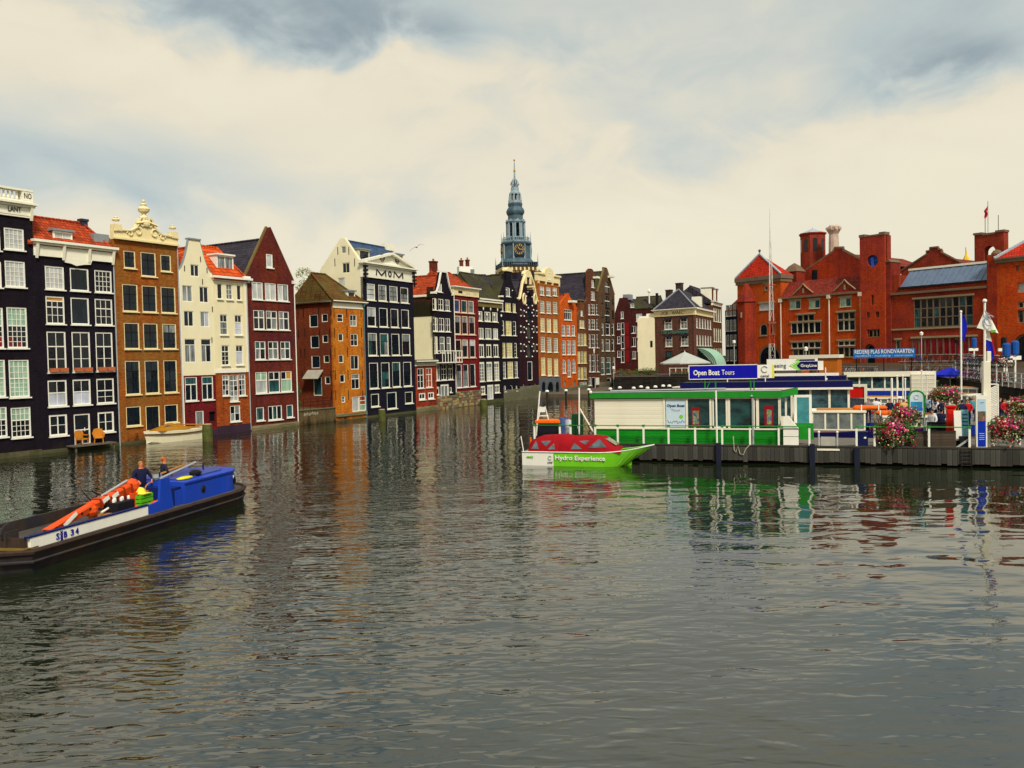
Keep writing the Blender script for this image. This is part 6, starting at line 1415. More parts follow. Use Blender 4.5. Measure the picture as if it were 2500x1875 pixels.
MB().box(v(1738)+.03, v(1743), y0-.03, y0+.06, za+.1, zb-.02).box(v(1772), v(1777), y0-.03, y0+.06, za+.1, zb-.02).box(v(1743)+.001, v(1772)-.001, y0-.03, y0+.06, za, za+.1).build('sash', OFFW, GP)
# things seen behind the glass
for x0, x1, p0, p1, m_, nm in ((1688, 1709, 995, 1042, M('display_red', (.22, .008, .010)), 'red_display'), (1691, 1706, 1003, 1036, M('toy_multi', (.25, .30, .06), .6, .9, 9, c2=(.03, .05, .3)), 'toy_display'), (1866, 1888, 990, 1042, M('display_red'), 'red_rack'), (1872, 1884, 1000, 1036, M('toy_multi'), 'leaflet_display')):
    MB().box(v(x0), v(x1), y0+(.012 if 'red' in nm else .006), y0+(.028 if 'red' in nm else .011), V.z(x0, p1), V.z(x0, p0)).build(nm, m_, GP)
# printed panel
MB().box(v(1624)+.05, v(1676)-.06, y0-.02, y0+.02, za+.02, zb-.01).build('poster', SKYP, GP)
pc = (v(1624)+v(1676))/2
text('Open Boat', M('print_navy', (.02, .05, .16)), GP, .21, (pc, y0-.03, zb-.38), 1.0, bold=.004); text('Tours', M('print_grey', (.45, .48, .5)), GP, .2, (pc, y0-.03, zb-.62), .5)
MB().lathe([(.11, 0), (.11, .012)], (0, 0), 14).build('print_dot', LIME, GP).matrix_basis = Matrix.Translation((pc+.3, y0-.022, zb-1.0)) @ Matrix.Rotation(PI/2, 4, 'X')
sq = MB(); pts = [(pc-.5+i*.05, y0-.03, zb-1.3+.07*math.sin(i*1.9)+.04*math.cos(i*.7)) for i in range(21)]; sq.tube(pts, .012, 4); sq.build('print_skyline', M('print_grey_dark', (.12, .13, .14)), GP)
# roof
rb, rt = (Z(1450, 975, .3)+Z(1850, 969, .3))/2, (Z(1450, 963, .3)+Z(1850, 954, .3))/2
RY = .58
R0, R1 = U(1442, RY, 970), U(1908, RY, 960)
MB().box(R0, R1, RY+.05, y0+D_+.3, rb+.02, rt-.05).build('roof_slab', M('roof_felt', (.05, .05, .05), .9), GP)
MB().box(R0-.02, R1, RY, RY+.05, rb, rt).box(R0-.06, R0-.003, RY, y0+D_, rb, rt).build('fascia', GREEN, GP)
rx = U(1948, .9, 950); dd = Vector((rx-R1, .0)); MB().add([(R1, RY, rb), (rx, 1.4, rb+.12), (rx, 1.4, rt+.16), (R1, RY, rt), (R1, RY+.1, rb), (rx, 1.5, rb+.12), (rx, 1.5, rt+.16), (R1, RY+.1, rt)], [(0, 1, 2, 3), (7, 6, 5, 4), (3, 2, 6, 7), (0, 4, 5, 1), (1, 5, 6, 2)]).build('canopy_fascia', GREEN, GP)
MB().add([(R1, RY+.1, rt-.06), (rx, 1.5, rt+.1), (rx, 4, rt+.1), (R1, 4, rt-.06)], [(0, 1, 2, 3)]).build('canopy', M('roof_felt'), GP)
MB().tube([(R0, .8, rt+.03), (R1, .8, rt+.05)], .035, 5).tube([(R0+1, 1.4, rt+.08), (R1-3, 1.4, rt+.16)], .05, 5).build('roof_cable', ZINC, GP)
MB().ball((R0, RY, rt+.05), .10).build('roof_lamp', TRIM, GP)
MB().tube([(v(1838), .66, DZ), (v(1838), .66, rb), (v(1836), .54, rb+.1)], .06, 6).build('drain_pipe', ZINC, GP)
for x, a, b in ((1750, 953, 1088),): MB().tube([(U(x), .02, Z(x, b)), (U(x)-.02, .02, Z(x, a))], .05, 6).build('white_pole', WHITE, GP)
# angled entrance with open door
e0, e1 = L1+.03, v(1936)
MB().add([(e0, y0, DZ), (e1, y0+1.2, DZ), (e1, y0+1.2, zm), (e0, y0, zm), (e0, y0+.06, DZ), (e1, y0+1.26, DZ), (e1, y0+1.26, zm), (e0, y0+.06, zm)], [(0, 1, 2, 3), (7, 6, 5, 4), (3, 2, 6, 7)]).build('entrance_panel', GREEN, GP)
for t in (0., .45, 1.): x = e0+(e1-e0)*t; y = y0+1.2*t; MB().box(x-.05, x+.05, y-.05, y+.05, zm, zt).build('entrance_post', OFFW, GP)
yd = 1.0; a0, a1 = U(1939, yd, 1000), U(1982, yd, 1000); dz0, dzm, dz1 = DZ+.05, Z(1960, 1033, yd), Z(1960, 964, yd)
MB().box(a0, a0+.14, yd, yd+.06, dzm, dz1).box(a1-.14, a1, yd, yd+.06, dzm, dz1).box(a0+.141, a1-.141, yd, yd+.06, dz1-.14, dz1).build('open_door', WHITE, GP)
MB().box(a0-.0, a1+.08, yd-.01, yd+.07, Z(1960, 1073, yd), dzm-.004).build('door_panel', GREEN, GP)
MB().box(a0+.14, a1-.14, yd+.02, yd+.04, dzm, dz1-.14).build('door_glass', pane('door_glass', (.03, .16, .18), (.06, .26, .28), .06, 2, 2), GP)
bx = onpier('freezer_box', 'tall white ice-cream freezer box with slanted lid by the pavilion entrance', 'freezer', U(1931, .5), .5)
bw = (U(1950, .5)-U(1913, .5))/2; hz, hl = Z(1915, 1016, .5)-DZ, Z(1950, 1046, .5)-DZ
MB().prism([(-bw, 0), (bw, 0), (bw, hl), (-bw+.25, hz), (-bw, hz-.08)], -.3, .4).build('body', WHITE, bx); MB().box(-bw-.005, bw+.005, -.306, .406, hl*.55, hl*.55+.02).box(-bw-.005, bw+.005, -.306, .406, hl*.95, hl*.95+.02).build('lid_seam', IRON, bx)
o = MB().tube([(U(1790), -.05, 1.5), (U(1792), -.08, .75), (U(1796), -.08, .62), (U(1801), -.06, .95), (U(1806), -.08, .55), (U(1814), -.08, .48), (U(1820), -.07, .8), (U(1830), -.05, 1.02)], .022, 5).build('mooring_rope', M('pale_rope', (.45, .42, .30), .9)); o.matrix_world = PAm; tag(o, 'pale slack mooring rope hanging over the pier edge', 'rope')
# roof sign
ys = 2.2
SG = onpier('roof_sign', 'long dark blue roof sign with white lettering on green posts', 'sign', 0, 0, 0)
sx = lambda x: U(x, ys, 905)
s0, s1, s2, s3 = sx(1683), sx(1849), sx(1885), sx(1890); sz0, sz1 = (Z(1683, 926, ys)+Z(1885, 922, ys))/2, (Z(1683, 897, ys)+Z(1885, 887, ys))/2
MB().box(s0, s1, ys, ys+.18, sz0, sz1).build('blue_panel', BLUE, SG); MB().box(s1+.003, s2, ys, ys+.18, sz0, sz1).build('white_panel', WHITE, SG); MB().box(s2+.003, s3, ys-.005, ys+.18, sz0, sz1).build('yellow_edge', YEL, SG)
MB().box(s0-.04, s1, ys-.02, ys+.2, sz1, sz1+.04).box(s0-.04, s1, ys-.02, ys+.2, sz0-.04, sz0).box(s0-.04, s0-.001, ys-.02, ys+.2, sz0, sz1).build('frame', WHITE, SG)
sc = (sz0+sz1)/2-.03; W1 = sx(1756)-sx(1692); text('Open Boat', WHITE, SG, .42, ((sx(1692)+sx(1757))/2, ys-.014, sc), W1, bold=.010); text('Tours', WHITE, SG, .42, ((sx(1762)+sx(1793))/2, ys-.014, sc), sx(1793)-sx(1762))
text('canal', IRON, SG, .20, ((s1+s2)/2, ys-.014, sz0+.12), .45); MB().tube([((s1+s2)/2+.17*math.cos(t), ys-.02, sc+.16+.17*math.sin(t)) for t in [.5+i*.45 for i in range(12)]], .03, 5).build('ring_logo', M('print_grey'), SG)
for x in (1720, 1746, 1832, 1840): MB().tube([(sx(x), ys+.09, rt-.05), (sx(x), ys+.09, sz0-.045)], .04, 6).build('post', GREEN, SG)
MB().tube([(sx(1722), ys+.09, rt), (sx(1735), ys+.09, sz0-.045)], .03, 5).build('brace', GREEN, SG)

# ---- left pier head: poles, bins, barrels
for i, (xa, ya, xb, yb, lab) in enumerate(((1318, 955, 1309, 1064, 'leaning white pole at the left pier head'), (1414, 947, 1414, 1060, 'upright thin white pole beside the green cabinet'), (1416, 998, 1448, 1054, 'slanting white strut against the pavilion corner'))):
    y = .5; a, b = (U(xa, y, ya), y, Z(xa, ya, y)), (U(xb, y, yb), y, max(DZ, Z(xb, yb, y)))
    o = MB().tube([a, b], .045, 6).build('white_pole', WHITE); o.matrix_world = PAm; tag(o, lab, 'pole', 'white poles on the left pier head')
o = onpier('dark_bin', 'black bin with bright orange lid at the left pier head', 'bin', U(1341, .9), .9); bw = (U(1370, .9)-U(1313, .9))/2; h = Z(1340, 1032, .9)-DZ
MB().bbox(-bw, bw, -.4, .4, 0, h, .04).build('body', M('black_plastic', (.012, .012, .018), .5), o); MB().bbox(-bw-.05, bw+.05, -.45, .45, h+.003, h+.2, .06).build('lid', ORG, o)
o = onpier('folding_chair', 'white folded chair standing on the orange-lidded bin', 'chair', U(1322, .9), .9, DZ+h+.2); hh = Z(1320, 992, .9)-DZ-h-.2
MB().obox((-.1, 0, hh*.5), (.025, 0, 0), (0, .025, 0), (.06, 0, hh*.5)).obox((.35, 0, hh*.5), (.025, 0, 0), (0, .025, 0), (-.10, 0, hh*.5)).build('leg', WHITE, o)
MB().box(-.15, .25, -.02, .02, hh*.55, hh*.95).build('backrest', WHITE, o); MB().box(-.05, .4, -.2, .2, hh*.25, hh*.3).build('seat', WHITE, o)
for i, x in enumerate((1376, 1390)):
    o = onpier('barrel', ['blue-grey ribbed barrel beside the black bin', 'steel ribbed barrel beside the green cabinet'][i], 'barrel', U(x, .8), .8, group='barrels at the left pier head'); h = Z(x, 1020+i*4, .8)-DZ
    MB().lathe([(.26, 0), (.28, .05), (.28, h*.3), (.30, h*.32), (.28, h*.35), (.28, h*.64), (.30, h*.67), (.28, h*.7), (.28, h-.04), (.25, h)], (0, 0), 14).build('drum', M('barrel_blue', (.05, .08, .22), .45) if i == 0 else ZINC, o, True)
    MB().lathe([(.05, h), (.05, h+.04)], (.1, 0), 8).build('bung', IRON, o)
o = onpier('green_cabinet', 'tall dark green cabinet on the left pier head', 'cabinet', U(1410, .9), .9); bw = (U(1421, .9)-U(1399, .9))/2; h = Z(1410, 1010, .9)-DZ
MB().bbox(-bw, bw, -.35, .35, 0, h, .03).build('body', M('dark_green', (.008, .055, .020), .5), o); MB().box(-.03, .0, -.37, -.352, .3, h-.2).build('door_seam', IRON, o); MB().box(.1, .14, -.39, -.352, h*.5, h*.6).build('handle', ZINC, o)

# ---- generic hull builder (x from stern to bow)
def hull(L, hb, sheer, zb, mat, parent, name='hull', bowx=.62, flare=.86, n=14, mat2=None, split=None, rake=.16, transom=1., smooth=True, stern=False):
    mb = MB(); rings = []
    for i in range(n+1):
        t = i/n; s_ = max(0., (t-bowx)/(1-bowx)); w = hb*(1-s_**2.2)*(transom+(1-transom)*min(1, t/.25)); g_ = sheer(t); w = max(w, .02)
        if stern: w = max(.02, hb*math.sqrt(max(0, 1-max(0, (.12-t)/.12)**2))*(1-s_**2.2))
        xg = t*L; xk = xg-rake*L*s_**1.3; wc = w*flare*(1-.25*s_)
        rings.append([(xk, -wc*.0, zb+.30*s_**2*abs(g_)), (xk, -wc, zb*.4+.35*s_**2*g_), (xg, -w, g_), (xg, -w+min(.1, w*.6), g_+.02), (xg, w-min(.1, w*.6), g_+.02), (xg, w, g_), (xk, wc, zb*.4+.35*s_**2*g_)])
    k = 7; vs = [p for r in rings for p in r]; fs = []
    for i in range(n):
        for j in range(k):
            if j == 3: continue
            fs.append((i*k+j, (i+1)*k+j, (i+1)*k+(j+1) % k, i*k+(j+1) % k))
    fs.append(tuple(range(k))); mb.add(vs, fs); o = mb.build(name, mat, parent)
    if mat2:
        o.data.materials.append(mat2)
        for p in o.data.polygons:
            if p.center.x > split: p.material_index = 1
    return o
# ---- lime and white tour boat with red canopy
P = on_z(1277, 1136, 0); Q = on_z(1500, 1141, 0); dv = Vector((Q.x-P.x, Q.y-P.y)).normalized()
BH = House('motor_boat', 'lime green and white motor boat with red canopy moored at the pier', Vector((P.x, P.y)), Vector((Q.x, Q.y)), 'boat')
ux = lambda px, py=1110: BH.uz(px, py)[0]; uzz = lambda px, py: BH.uz(px, py)[1]
L = ux(1588, 1090)+.1; HBm = .86; gz = uzz(1400, 1107)
sheer = lambda t: gz+(.02 if t < .6 else .02+.40*((t-.6)/.4)**1.7)
Bm = Matrix.Translation((0, HBm, 0))
hl = hull(L, HBm, sheer, -.3, WHITE, BH.root, mat2=LIME, split=ux(1353), bowx=.58, rake=.17, flare=.95, n=20); hl.location = (-.05, HBm, 0)
gw = MB(); 
for s_ in (-1, 1):
    pts = []
    for i in range(21):
        t = i/20; q = max(0, (t-.55)/.45); w = max(.02, HBm*(1-q**2.2)); pts.append((t*L-.05, HBm+s_*(w+.01), sheer(t)+.03))
    gw.tube(pts, .04, 5)
gw.build('gunwale', M('pale_rub_rail', (.60, .66, .55)), BH.root)
MB().add([(L*.62, HBm-.82*.93, sheer(.62)+.05), (L*.62, HBm+.82*.93, sheer(.62)+.05), (L*.97, HBm+.05, sheer(.97)+.03), (L*.97, HBm-.05, sheer(.97)+.03)], [(0, 1, 2, 3)]).build('foredeck', LIME, BH.root)
RC = M('red_canvas', (.30, .005, .010), .75, .25, 2.5, bump=.5); CV = pane('canvas_window', (.16, .20, .22), (.07, .09, .11), .15, 2, 2)
c0, c1, c2_, c3 = ux(1288), ux(1316), ux(1470), ux(1515); cz = uzz(1400, 1066); g0 = gz+.05
secs = [(c0, .12, .40), (c0+.15, .62, .72), (c1, cz-g0-.03, .64), ((c1+c2_)/2-.5, cz-g0+.05, .66), ((c1+c2_)/2, cz-g0-.05, .66), (c2_-.5, cz-g0, .64), (c2_, cz-g0-.06, .60), (c3-.3, .30, .62), (c3, .08, .58)]
cp_ = MB(); vs = []
for x, h, w in secs: vs += [(x, HBm-.80, g0), (x, HBm-.76, g0+h*.35), (x, HBm-w, g0+h*.86), (x, HBm-w*.7, g0+h), (x, HBm+w*.7, g0+h), (x, HBm+w, g0+h*.86), (x, HBm+.76, g0+h*.35), (x, HBm+.80, g0)]
n_ = len(secs); cp_.add(vs, [(i*8+j, (i+1)*8+j, (i+1)*8+j+1, i*8+j+1) for i in range(n_-1) for j in range(7)]+[tuple(range(8)), tuple(range((n_-1)*8, n_*8))])
cn = cp_.build('canopy', RC, BH.root, True)
def cwin(*pp):
    def pt(px, py):
        u_, z_ = BH.uz(px, py, HBm-.74); f = min(1, max(0, (z_-g0)/(cz-g0))); 
        return (u_, HBm-(.77-.13*max(0, (f-.3)/.56) if f > .3 else .795-.03*f)-.015, z_)
    MB().add([pt(*p) for p in pp], [tuple(range(len(pp)))]).build('canopy_window', CV, cn)
cwin((1308, 1075), (1298, 1095), (1316, 1096)); cwin((1320, 1077), (1345, 1076), (1333, 1090)); cwin((1352, 1082), (1338, 1097), (1356, 1097)); cwin((1402, 1081), (1394, 1097), (1422, 1096)); cwin((1413, 1077), (1438, 1075), (1430, 1086)); cwin((1460, 1073), (1436, 1094), (1481, 1092), (1466, 1075))
xs_ = [(c2_+.02, HBm-.5, g0+(cz-g0-.06)*.9), (c2_+.02, HBm+.5, g0+(cz-g0-.06)*.9), (c3-.35, HBm+.5, g0+.36), (c3-.35, HBm-.5, g0+.36)]
MB().add([(x+.04, y, z+.03) for x, y, z in xs_], [(0, 1, 2, 3)]).build('windscreen', pane('screen_glass', (.22, .22, .15), (.15, .16, .12), .1), cn)
text('Hydro Experience', WHITE, BH.root, .34, ((ux(1355, 1118)+ux(1478, 1118))/2, -.03, uzz(1416, 1119)), ux(1478, 1118)-ux(1356, 1118), bold=.006)
text('canal', IRON, BH.root, .13, (ux(1343, 1127), -.02, uzz(1343, 1128)), .28); MB().tube([(ux(1343)+.1*math.cos(t), -.03, uzz(1343, 1117)+.1*math.sin(t)) for t in [.5+i*.45 for i in range(12)]], .018, 5).build('ring_logo', M('print_grey'), BH.root)
MB().ball((ux(1291), -.03, uzz(1291, 1115)), (.13, .012, .05), 8, 5).tube([(ux(1299)+.06*math.cos(t), -.03, uzz(1299, 1115)+.06*math.sin(t)) for t in [i*.7 for i in range(10)]], .016, 4).build('plug_logo', LIME, BH.root)
MB().tube([(.02, .1, gz), (-.12, .1, uzz(1268, 1065))], .03, 5).build('stern_pole', WHITE, BH.root); MB().tube([(ux(1298)-.1, .2, gz), (ux(1298)-.1, .2, uzz(1298, 1068))], .05, 6).build('orange_marker', ORG, BH.root)
# low green-white dinghy behind the pier head
pq = at_y(1362, 1030, 52); dg = empty('dinghy', (pq.x-1.2, pq.y, 0), LP[1].angle_signed(Vector((1, 0))), 'small green and white dinghy behind the left pier head', 'boat')
hull(3.2, .6, lambda t: .8+.25*t**2, -.2, M('dinghy_green', (.05, .28, .05)), dg, bowx=.5); MB().box(.3, .8, -.4, .4, .8, 1.25).build('engine_box', BLACKP, dg)

# ---- cream launch by the orange-brown house
P, Q = planpt(330, LA), planpt(478, LA); nA = Vector((LA[1].y, -LA[1].x))
LB_ = House('launch', 'cream open launch with ochre tarpaulin moored below the orange-brown house', P+nA*2.0, Q+nA*2.0, 'boat')
L = LB_.W; TAR = M('ochre_tarpaulin', (.34, .15, .010), .8, .25, 2, bump=.4); CRB = M('cream_hull', (.80, .72, .50), .4, .08, 1)
o = hull(L, .95, lambda t: .85+.30*abs(t-.45)**1.6, -.3, CRB, LB_.root, bowx=.5, stern=False, transom=.8, rake=.04); o.matrix_basis = Matrix.Translation((L, .95, 0)) @ Matrix.Rotation(PI, 4, 'Z')
rb_ = MB()
for dz_, m_, nm in ((0, M('brown_rail', (.10, .045, .02)), 'rubbing_strake'),):
    rb_.tube([(L-t*L, .95-max(.03, .95*(1-max(0, (t-.5)/.5)**2.2))*(.8+.2*min(1, t/.25))-.02, .62+.30*abs(t-.45)**1.6) for t in [i/16 for i in range(17)]], .045, 5); rb_.build(nm, m_, LB_.root)
tp_ = MB(); rows = []
for i in range(13):
    t = i/12; x = L*(.12+.80*t); hgt = .95+.15*math.sin(t*PI)+.40*max(0, 1-abs(t-.36)/.36); w = .80*min(1, 2.4*(1-abs(2*t-1)**2.5)+.25)
    rows.append([(x, .95-w, .92), (x, .95-w*.55, .92+(hgt-.92)*.75), (x, .95, hgt), (x, .95+w*.55, .92+(hgt-.92)*.75), (x, .95+w, .92)])
tp_.add([p for r in rows for p in r], [(i*5+j, (i+1)*5+j, (i+1)*5+j+1, i*5+j+1) for i in range(12) for j in range(4)]); tp_.build('tarpaulin', TAR, LB_.root, True)
MB().add([(L*.20, .62, 1.02), (L*.33, .48, 1.35), (L*.40, .40, 1.25), (L*.38, .36, 1.0)], [(0, 1, 2, 3)]).build('side_screen', pane('canvas_window', (.2, .2, .2)), LB_.root)
MB().tube([(L*.55, .95, 1.3), (L*.95, .7, 1.1)], .05, 5).build('mast_pole', M('varnished_wood', (.45, .20, .05)), LB_.root)

# ================================================================== work barge
BG = House('work_barge', 'long dark work barge with blue stern cabin and white numbered coaming', Vector((-14.30, 24.55)), Vector((-11.40, 37.6)), 'barge')
L = BG.W; BW2 = 3.4
STEEL = M('black_steel', (.026, .026, .034), .6, .35, 1.5, bump=.3, c2=(.05, .035, .025)); RUST = M('rusty_deck', (.085, .070, .055), .8, .4, 1.2, c2=(.045, .045, .05)); BBL = M('barge_blue', (.010, .055, .46), .45, .22, .8, grime=.22); NBL = M('barge_dark_blue', (.006, .014, .10), .5, .2, 1)
def plan(inset, z, n=10):
    """deck outline: square-ish bow at low x, rounded stern at high x"""
    i = inset; a = [(-.40+i, .7+i), (.1+i, .0+i)]; R = BW2/2-i; cx = L-R*1.15
    a += [(cx+R*1.15*math.cos(t), BW2/2+R*math.sin(t)) for t in [-PI/2+PI*k/n for k in range(n+1)]]
    return a+[(.1+i, BW2-i), (-.40+i, BW2-.7-i)]
hb_ = MB(); A = [(x, y, .50+.10*max(0, (x-L*.6)/(L*.4))**2+.10*max(0, (1.2-x)/1.6)) for x, y in plan(0, 0)]; B = [(x, y, -.5) for x, y in plan(.25, 0)]; n_ = len(A)
hb_.add(A+B, [tuple(range(n_))]+[(i, n_+i, n_+(i+1) % n_, (i+1) % n_) for i in range(n_)]); hb_.build('hull', STEEL, BG.root)
MB().tube([(x, y, z+.02) for x, y, z in A]+[A[0]], .085, 6).build('rubbing_strake', M('rust_brown', (.045, .028, .022), .8, .4, 3), BG.root); MB().tube([(x, y, z-.27) for x, y, z in [(p[0], p[1]+(.02 if p[1] > 1 else -.0), p[2]) for p in A]], .05, 6).build('lower_strake', STEEL, BG.root)
MB().add([(x, y, z+.012) for (x, y, z) in [(a, b, c) for (a, b), (_, _, c) in zip(plan(.06, 0), A)]], [tuple(range(n_))]).build('deck', RUST, BG.root)
bu = lambda px, py, y: BG.uz(px, py, y)
yn = .38; c0 = bu(75, 1328, yn)[0]; c1 = bu(362, 1256, yn)[0]; z0 = .54; z1 = bu(200, 1279, yn)[1]
MB().box(c0, c1, yn, yn+.10, z0, z1).build('white_coaming', WHITE, BG.root); MB().box(c0-.1, c1, yn-.02, yn+.14, z1, z1+.05).build('coaming_rail', NBL, BG.root)
c2_ = bu(425, 1235, yn)[0]; MB().prism([(c1+.003, z0), (c2_, z0), (c2_-.25, z1+.85), (c2_-.75, z1+.85), (c1+.7, z1+.05), (c1+.003, z1)], yn, yn+.1).build('blue_coaming', BBL, BG.root)
yf = BW2-.38; MB().box(c0-.3, c2_, yf-.1, yf, z0, z1+.05).build('far_coaming', STEEL, BG.root); MB().box(c0, c2_, yn+.15, yf-.15, .525, .56).build('hold_floor', M('hold_dark', (.012, .014, .03), .8), BG.root)
MB().box(c0-.12, c0-.02, yn+.12, yf, z0, z1).build('end_coaming', M('rust_brown'), BG.root)
lt = M('print_blue', (.012, .012, .22)); ta, tb = bu(137, 1310, yn)[0], bu(192, 1297, yn)[0]; tz_ = (z0+z1)/2
lw = tb-ta
for ch_, f_, w_ in (('S', .06, .13), ('B', .39, .13), ('3', .70, .13), ('4', .92, .13)): text(ch_, lt, BG.root, (z1-z0)*.72, (ta+lw*f_, yn-.014, tz_), lw*w_, bold=.004)
for k in range(3):
    cx, cz = ta+(tb-ta)*.225, tz_+(k-1)*.10; MB().obox((cx, yn-.014, cz), (.045, 0, .045), (0, .008, 0), (-.012, 0, .012)).obox((cx, yn-.016, cz), (.045, 0, -.045), (0, .008, 0), (.012, 0, .012)).build('saltire_mark', lt, BG.root)
# cabin
k0 = bu(452, 1235, yn)[0]; zc1 = bu(500, 1169, yn)[1]; R = BW2/2-yn; cx = L-.60-R
cp2 = [(k0, yn), (cx, yn)]+[(cx+R*1.0*math.cos(t), BW2/2+R*math.sin(t)) for t in [-PI/2+PI*i/12 for i in range(13)]]+[(k0, BW2-yn)]
CB = MB().prismz(cp2, .54, zc1).build('cabin', BBL, BG.root)
MB().prismz([(BW2*0+x*1+(0 if x < cx else .05*(x-cx)), BW2/2+(y-BW2/2)*1.04) for x, y in cp2], zc1+.003, zc1+.07).build('cabin_roof', BBL, CB)
cp3 = [(k0+.5, yn+.5), (cx, yn+.5)]+[(cx+(R-.5)*math.cos(t), BW2/2+(R-.5)*math.sin(t)) for t in [-PI/2+PI*i/8 for i in range(9)]]+[(k0+.5, BW2-yn-.5)]
MB().prismz(cp3, zc1+.073, zc1+.12).build('roof_panel', M('roof_blue_worn', (.05, .07, .28), .5, .4, 2), CB)
MB().box(k0-.45, k0-.02, yn+.15, BW2-yn, .54, zc1-.1).build('cabin_step', NBL, BG.root); MB().box(k0-.43, k0-.04, yn+.10, yn+.148, .56, zc1-.2).build('cabin_door', BBL, BG.root)
for x in (496, 576):
    u_, z_ = bu(x, 1193 if x < 500 else 1172, yn); y_ = yn-.02 if u_ < cx else BW2/2-math.sqrt(max(0, R*R-(u_-cx)**2))-.02
    MB().ball((u_, y_, z_), (.13, .05, .15), 12, 7).build('porthole', IRON, CB)
text('LAURENS', M('pale_print'), CB, .15, (bu(570, 1160, yn)[0], BW2/2-math.sqrt(max(0, R*R-(bu(570, 1160, yn)[0]-cx)**2))-.03, zc1-.22), .5, rot=(PI/2, 0, .55))
for pts, m_, nm in (([(k0+.1, 1.5, zc1+.2), (k0+3.4, 2.1, zc1+.42)], ZINC, 'boat_hook'), ([(k0+.3, 1.9, zc1+.25), (k0+3.0, 2.4, zc1+.34)], M('varnished_wood'), 'plank')): MB().tube(pts, .05, 5).build(nm, m_, CB)
MB().ball((k0+.8, .9, zc1+.12), (.5, .22, .06)).build('yellow_tray', YEL, CB); MB().ball((k0+1.7, 1.0, zc1+.2), (.28, .25, .14)).build('black_hatch', IRON, CB); MB().lathe([(.16, zc1+.1), (.22, zc1+.2), (.16, zc1+.32)], (k0+.3, 1.8), 10).build('vent', LEAD, CB)
for x in (k0+.2, k0+3.2): MB().tube([(x, 1.6, zc1+.07), (x, 1.6, zc1+.42)], .035, 5).build('roof_stanchion', NBL, CB)
for y in (BW2/2-.2, BW2/2+.2): MB().lathe([(.09, .6), (.09, .95), (.12, 1.0), (.12, 1.05)], (L-.30, y), 8).build('bollard', IRON, BG.root)
# bow winch
MB().lathe([(.30, -.5), (.30, -.45), (.14, -.42), (.14, .42), (.30, .45), (.30, .5)], (0, 0), 12).build('winch_drum', STEEL, BG.root).matrix_basis = Matrix.Translation((.55, 1.7, 1.05)) @ Matrix.Rotation(PI/2, 4, 'X')
MB().box(.3, .8, 1.1, 1.18, .6, 1.1).box(.3, .8, 2.22, 2.3, .6, 1.1).build('winch_frame', STEEL, BG.root); MB().box(.05, .75, .35, 3.0, .61, .635).build('bow_plate', M('ochre_plate', (.16, .10, .02), .8, .4, 2), BG.root)
# crane
CRN = M('crane_orange', (.78, .085, .012), .5, .2, 2, grime=.15); BGm = Matrix.LocRotScale(BG.root.location, BG.root.rotation_euler, None)
cr = empty('deck_crane', (0, 0, 0), 0, 'orange folding hydraulic crane lying along the barge hold', 'crane'); cr.matrix_world = BGm
yc = 1.5; pt = lambda px, py: (bu(px, py, yc)[0], yc, bu(px, py, yc)[1])
pb = pt(319, 1236); pe = pt(318, 1196); pe2 = pt(322, 1187); pm = pt(222, 1236); pn = pt(112, 1298)
MB().box(pb[0]-.24, pb[0]+.24, yc-.24, yc+.24, .56, pe[2]-.1).build('column', CRN, cr); MB().lathe([(.42, .56), (.42, .78), (.28, .83)], (pb[0], yc), 12).build('base', CRN, cr)
def beam(a, b, ha, hb2, w, name):
    a, b = Vector(a), Vector(b); d = (b-a).normalized(); nrm = Vector((-d.z, 0, d.x)); nrm = nrm if nrm.z > 0 else -nrm
    vs = []
    for p, h in ((a, ha), (b, hb2)):
        for s_ in (-1, 1): vs += [p+nrm*h/2+Vector((0, s_*w*.5, 0)), p+nrm*h*.25+Vector((0, s_*w*.62, 0)), p-nrm*h/2+Vector((0, s_*w*.4, 0))]
    f = [(0, 3, 9, 6), (0, 6, 7, 1), (1, 7, 8, 2), (2, 8, 11, 5), (5, 11, 10, 4), (4, 10, 9, 3), (0, 1, 2, 5, 4, 3), (6, 9, 10, 11, 8, 7)]
    return MB().add(vs, f).build(name, CRN, cr)
beam(pe2, pm, .36, .27, .30, 'main_boom'); beam((pm[0]+.15, yc, pm[2]), pn, .29, .15, .24, 'outer_boom')
for k in range(5):
    f_ = .1+.19*k; q = Vector(pe2)*(1-f_)+Vector(pm)*f_; MB().obox((q.x, yc, q.z), (.03, 0, .012), (0, .20, 0), (-.06, 0, .17)).build('boom_band', M('crane_dark', (.32, .035, .010), .6), cr)
    q = Vector(pm)*(1-f_)+Vector(pn)*f_; MB().tube([(q.x, yc-.16, q.z), (q.x, yc+.16, q.z)], .045, 6).build('boom_pin', IRON, cr)
MB().tube([(pe2[0]-.2, yc+.05, pe2[2]+.24), (pm[0]+.5, yc+.05, pm[2]+.23)], .05, 6).build('top_ram', ZINC, cr)
MB().ball(pe2, (.32, .24, .30)).build('elbow', CRN, cr); MB().ball((pm[0], yc, pm[2]-.12), (.26, .22, .26)).build('knuckle', CRN, cr)
MB().tube([(pm[0]+.2, yc-.25, pm[2]-.25), (pe[0]-.9, yc-.25, pe[2]-.25)], .04, 6).build('hydraulic_ram', WHITE, cr)
for a, b in (((262, 1214)), ((246, 1221))) if 0 else ((268, 1209), (245, 1219)): q = pt(a, b); MB().obox((q[0], yc-.24, q[2]), (.16, 0, .06), (0, .006, 0), (-.03, 0, .07)).build('white_plate', WHITE, cr)
q = pt(160, 1268); MB().obox((q[0], yc-.2, q[2]), (.3, 0, .16), (0, .006, 0), (-.03, 0, .06)).build('white_plate', WHITE, cr)
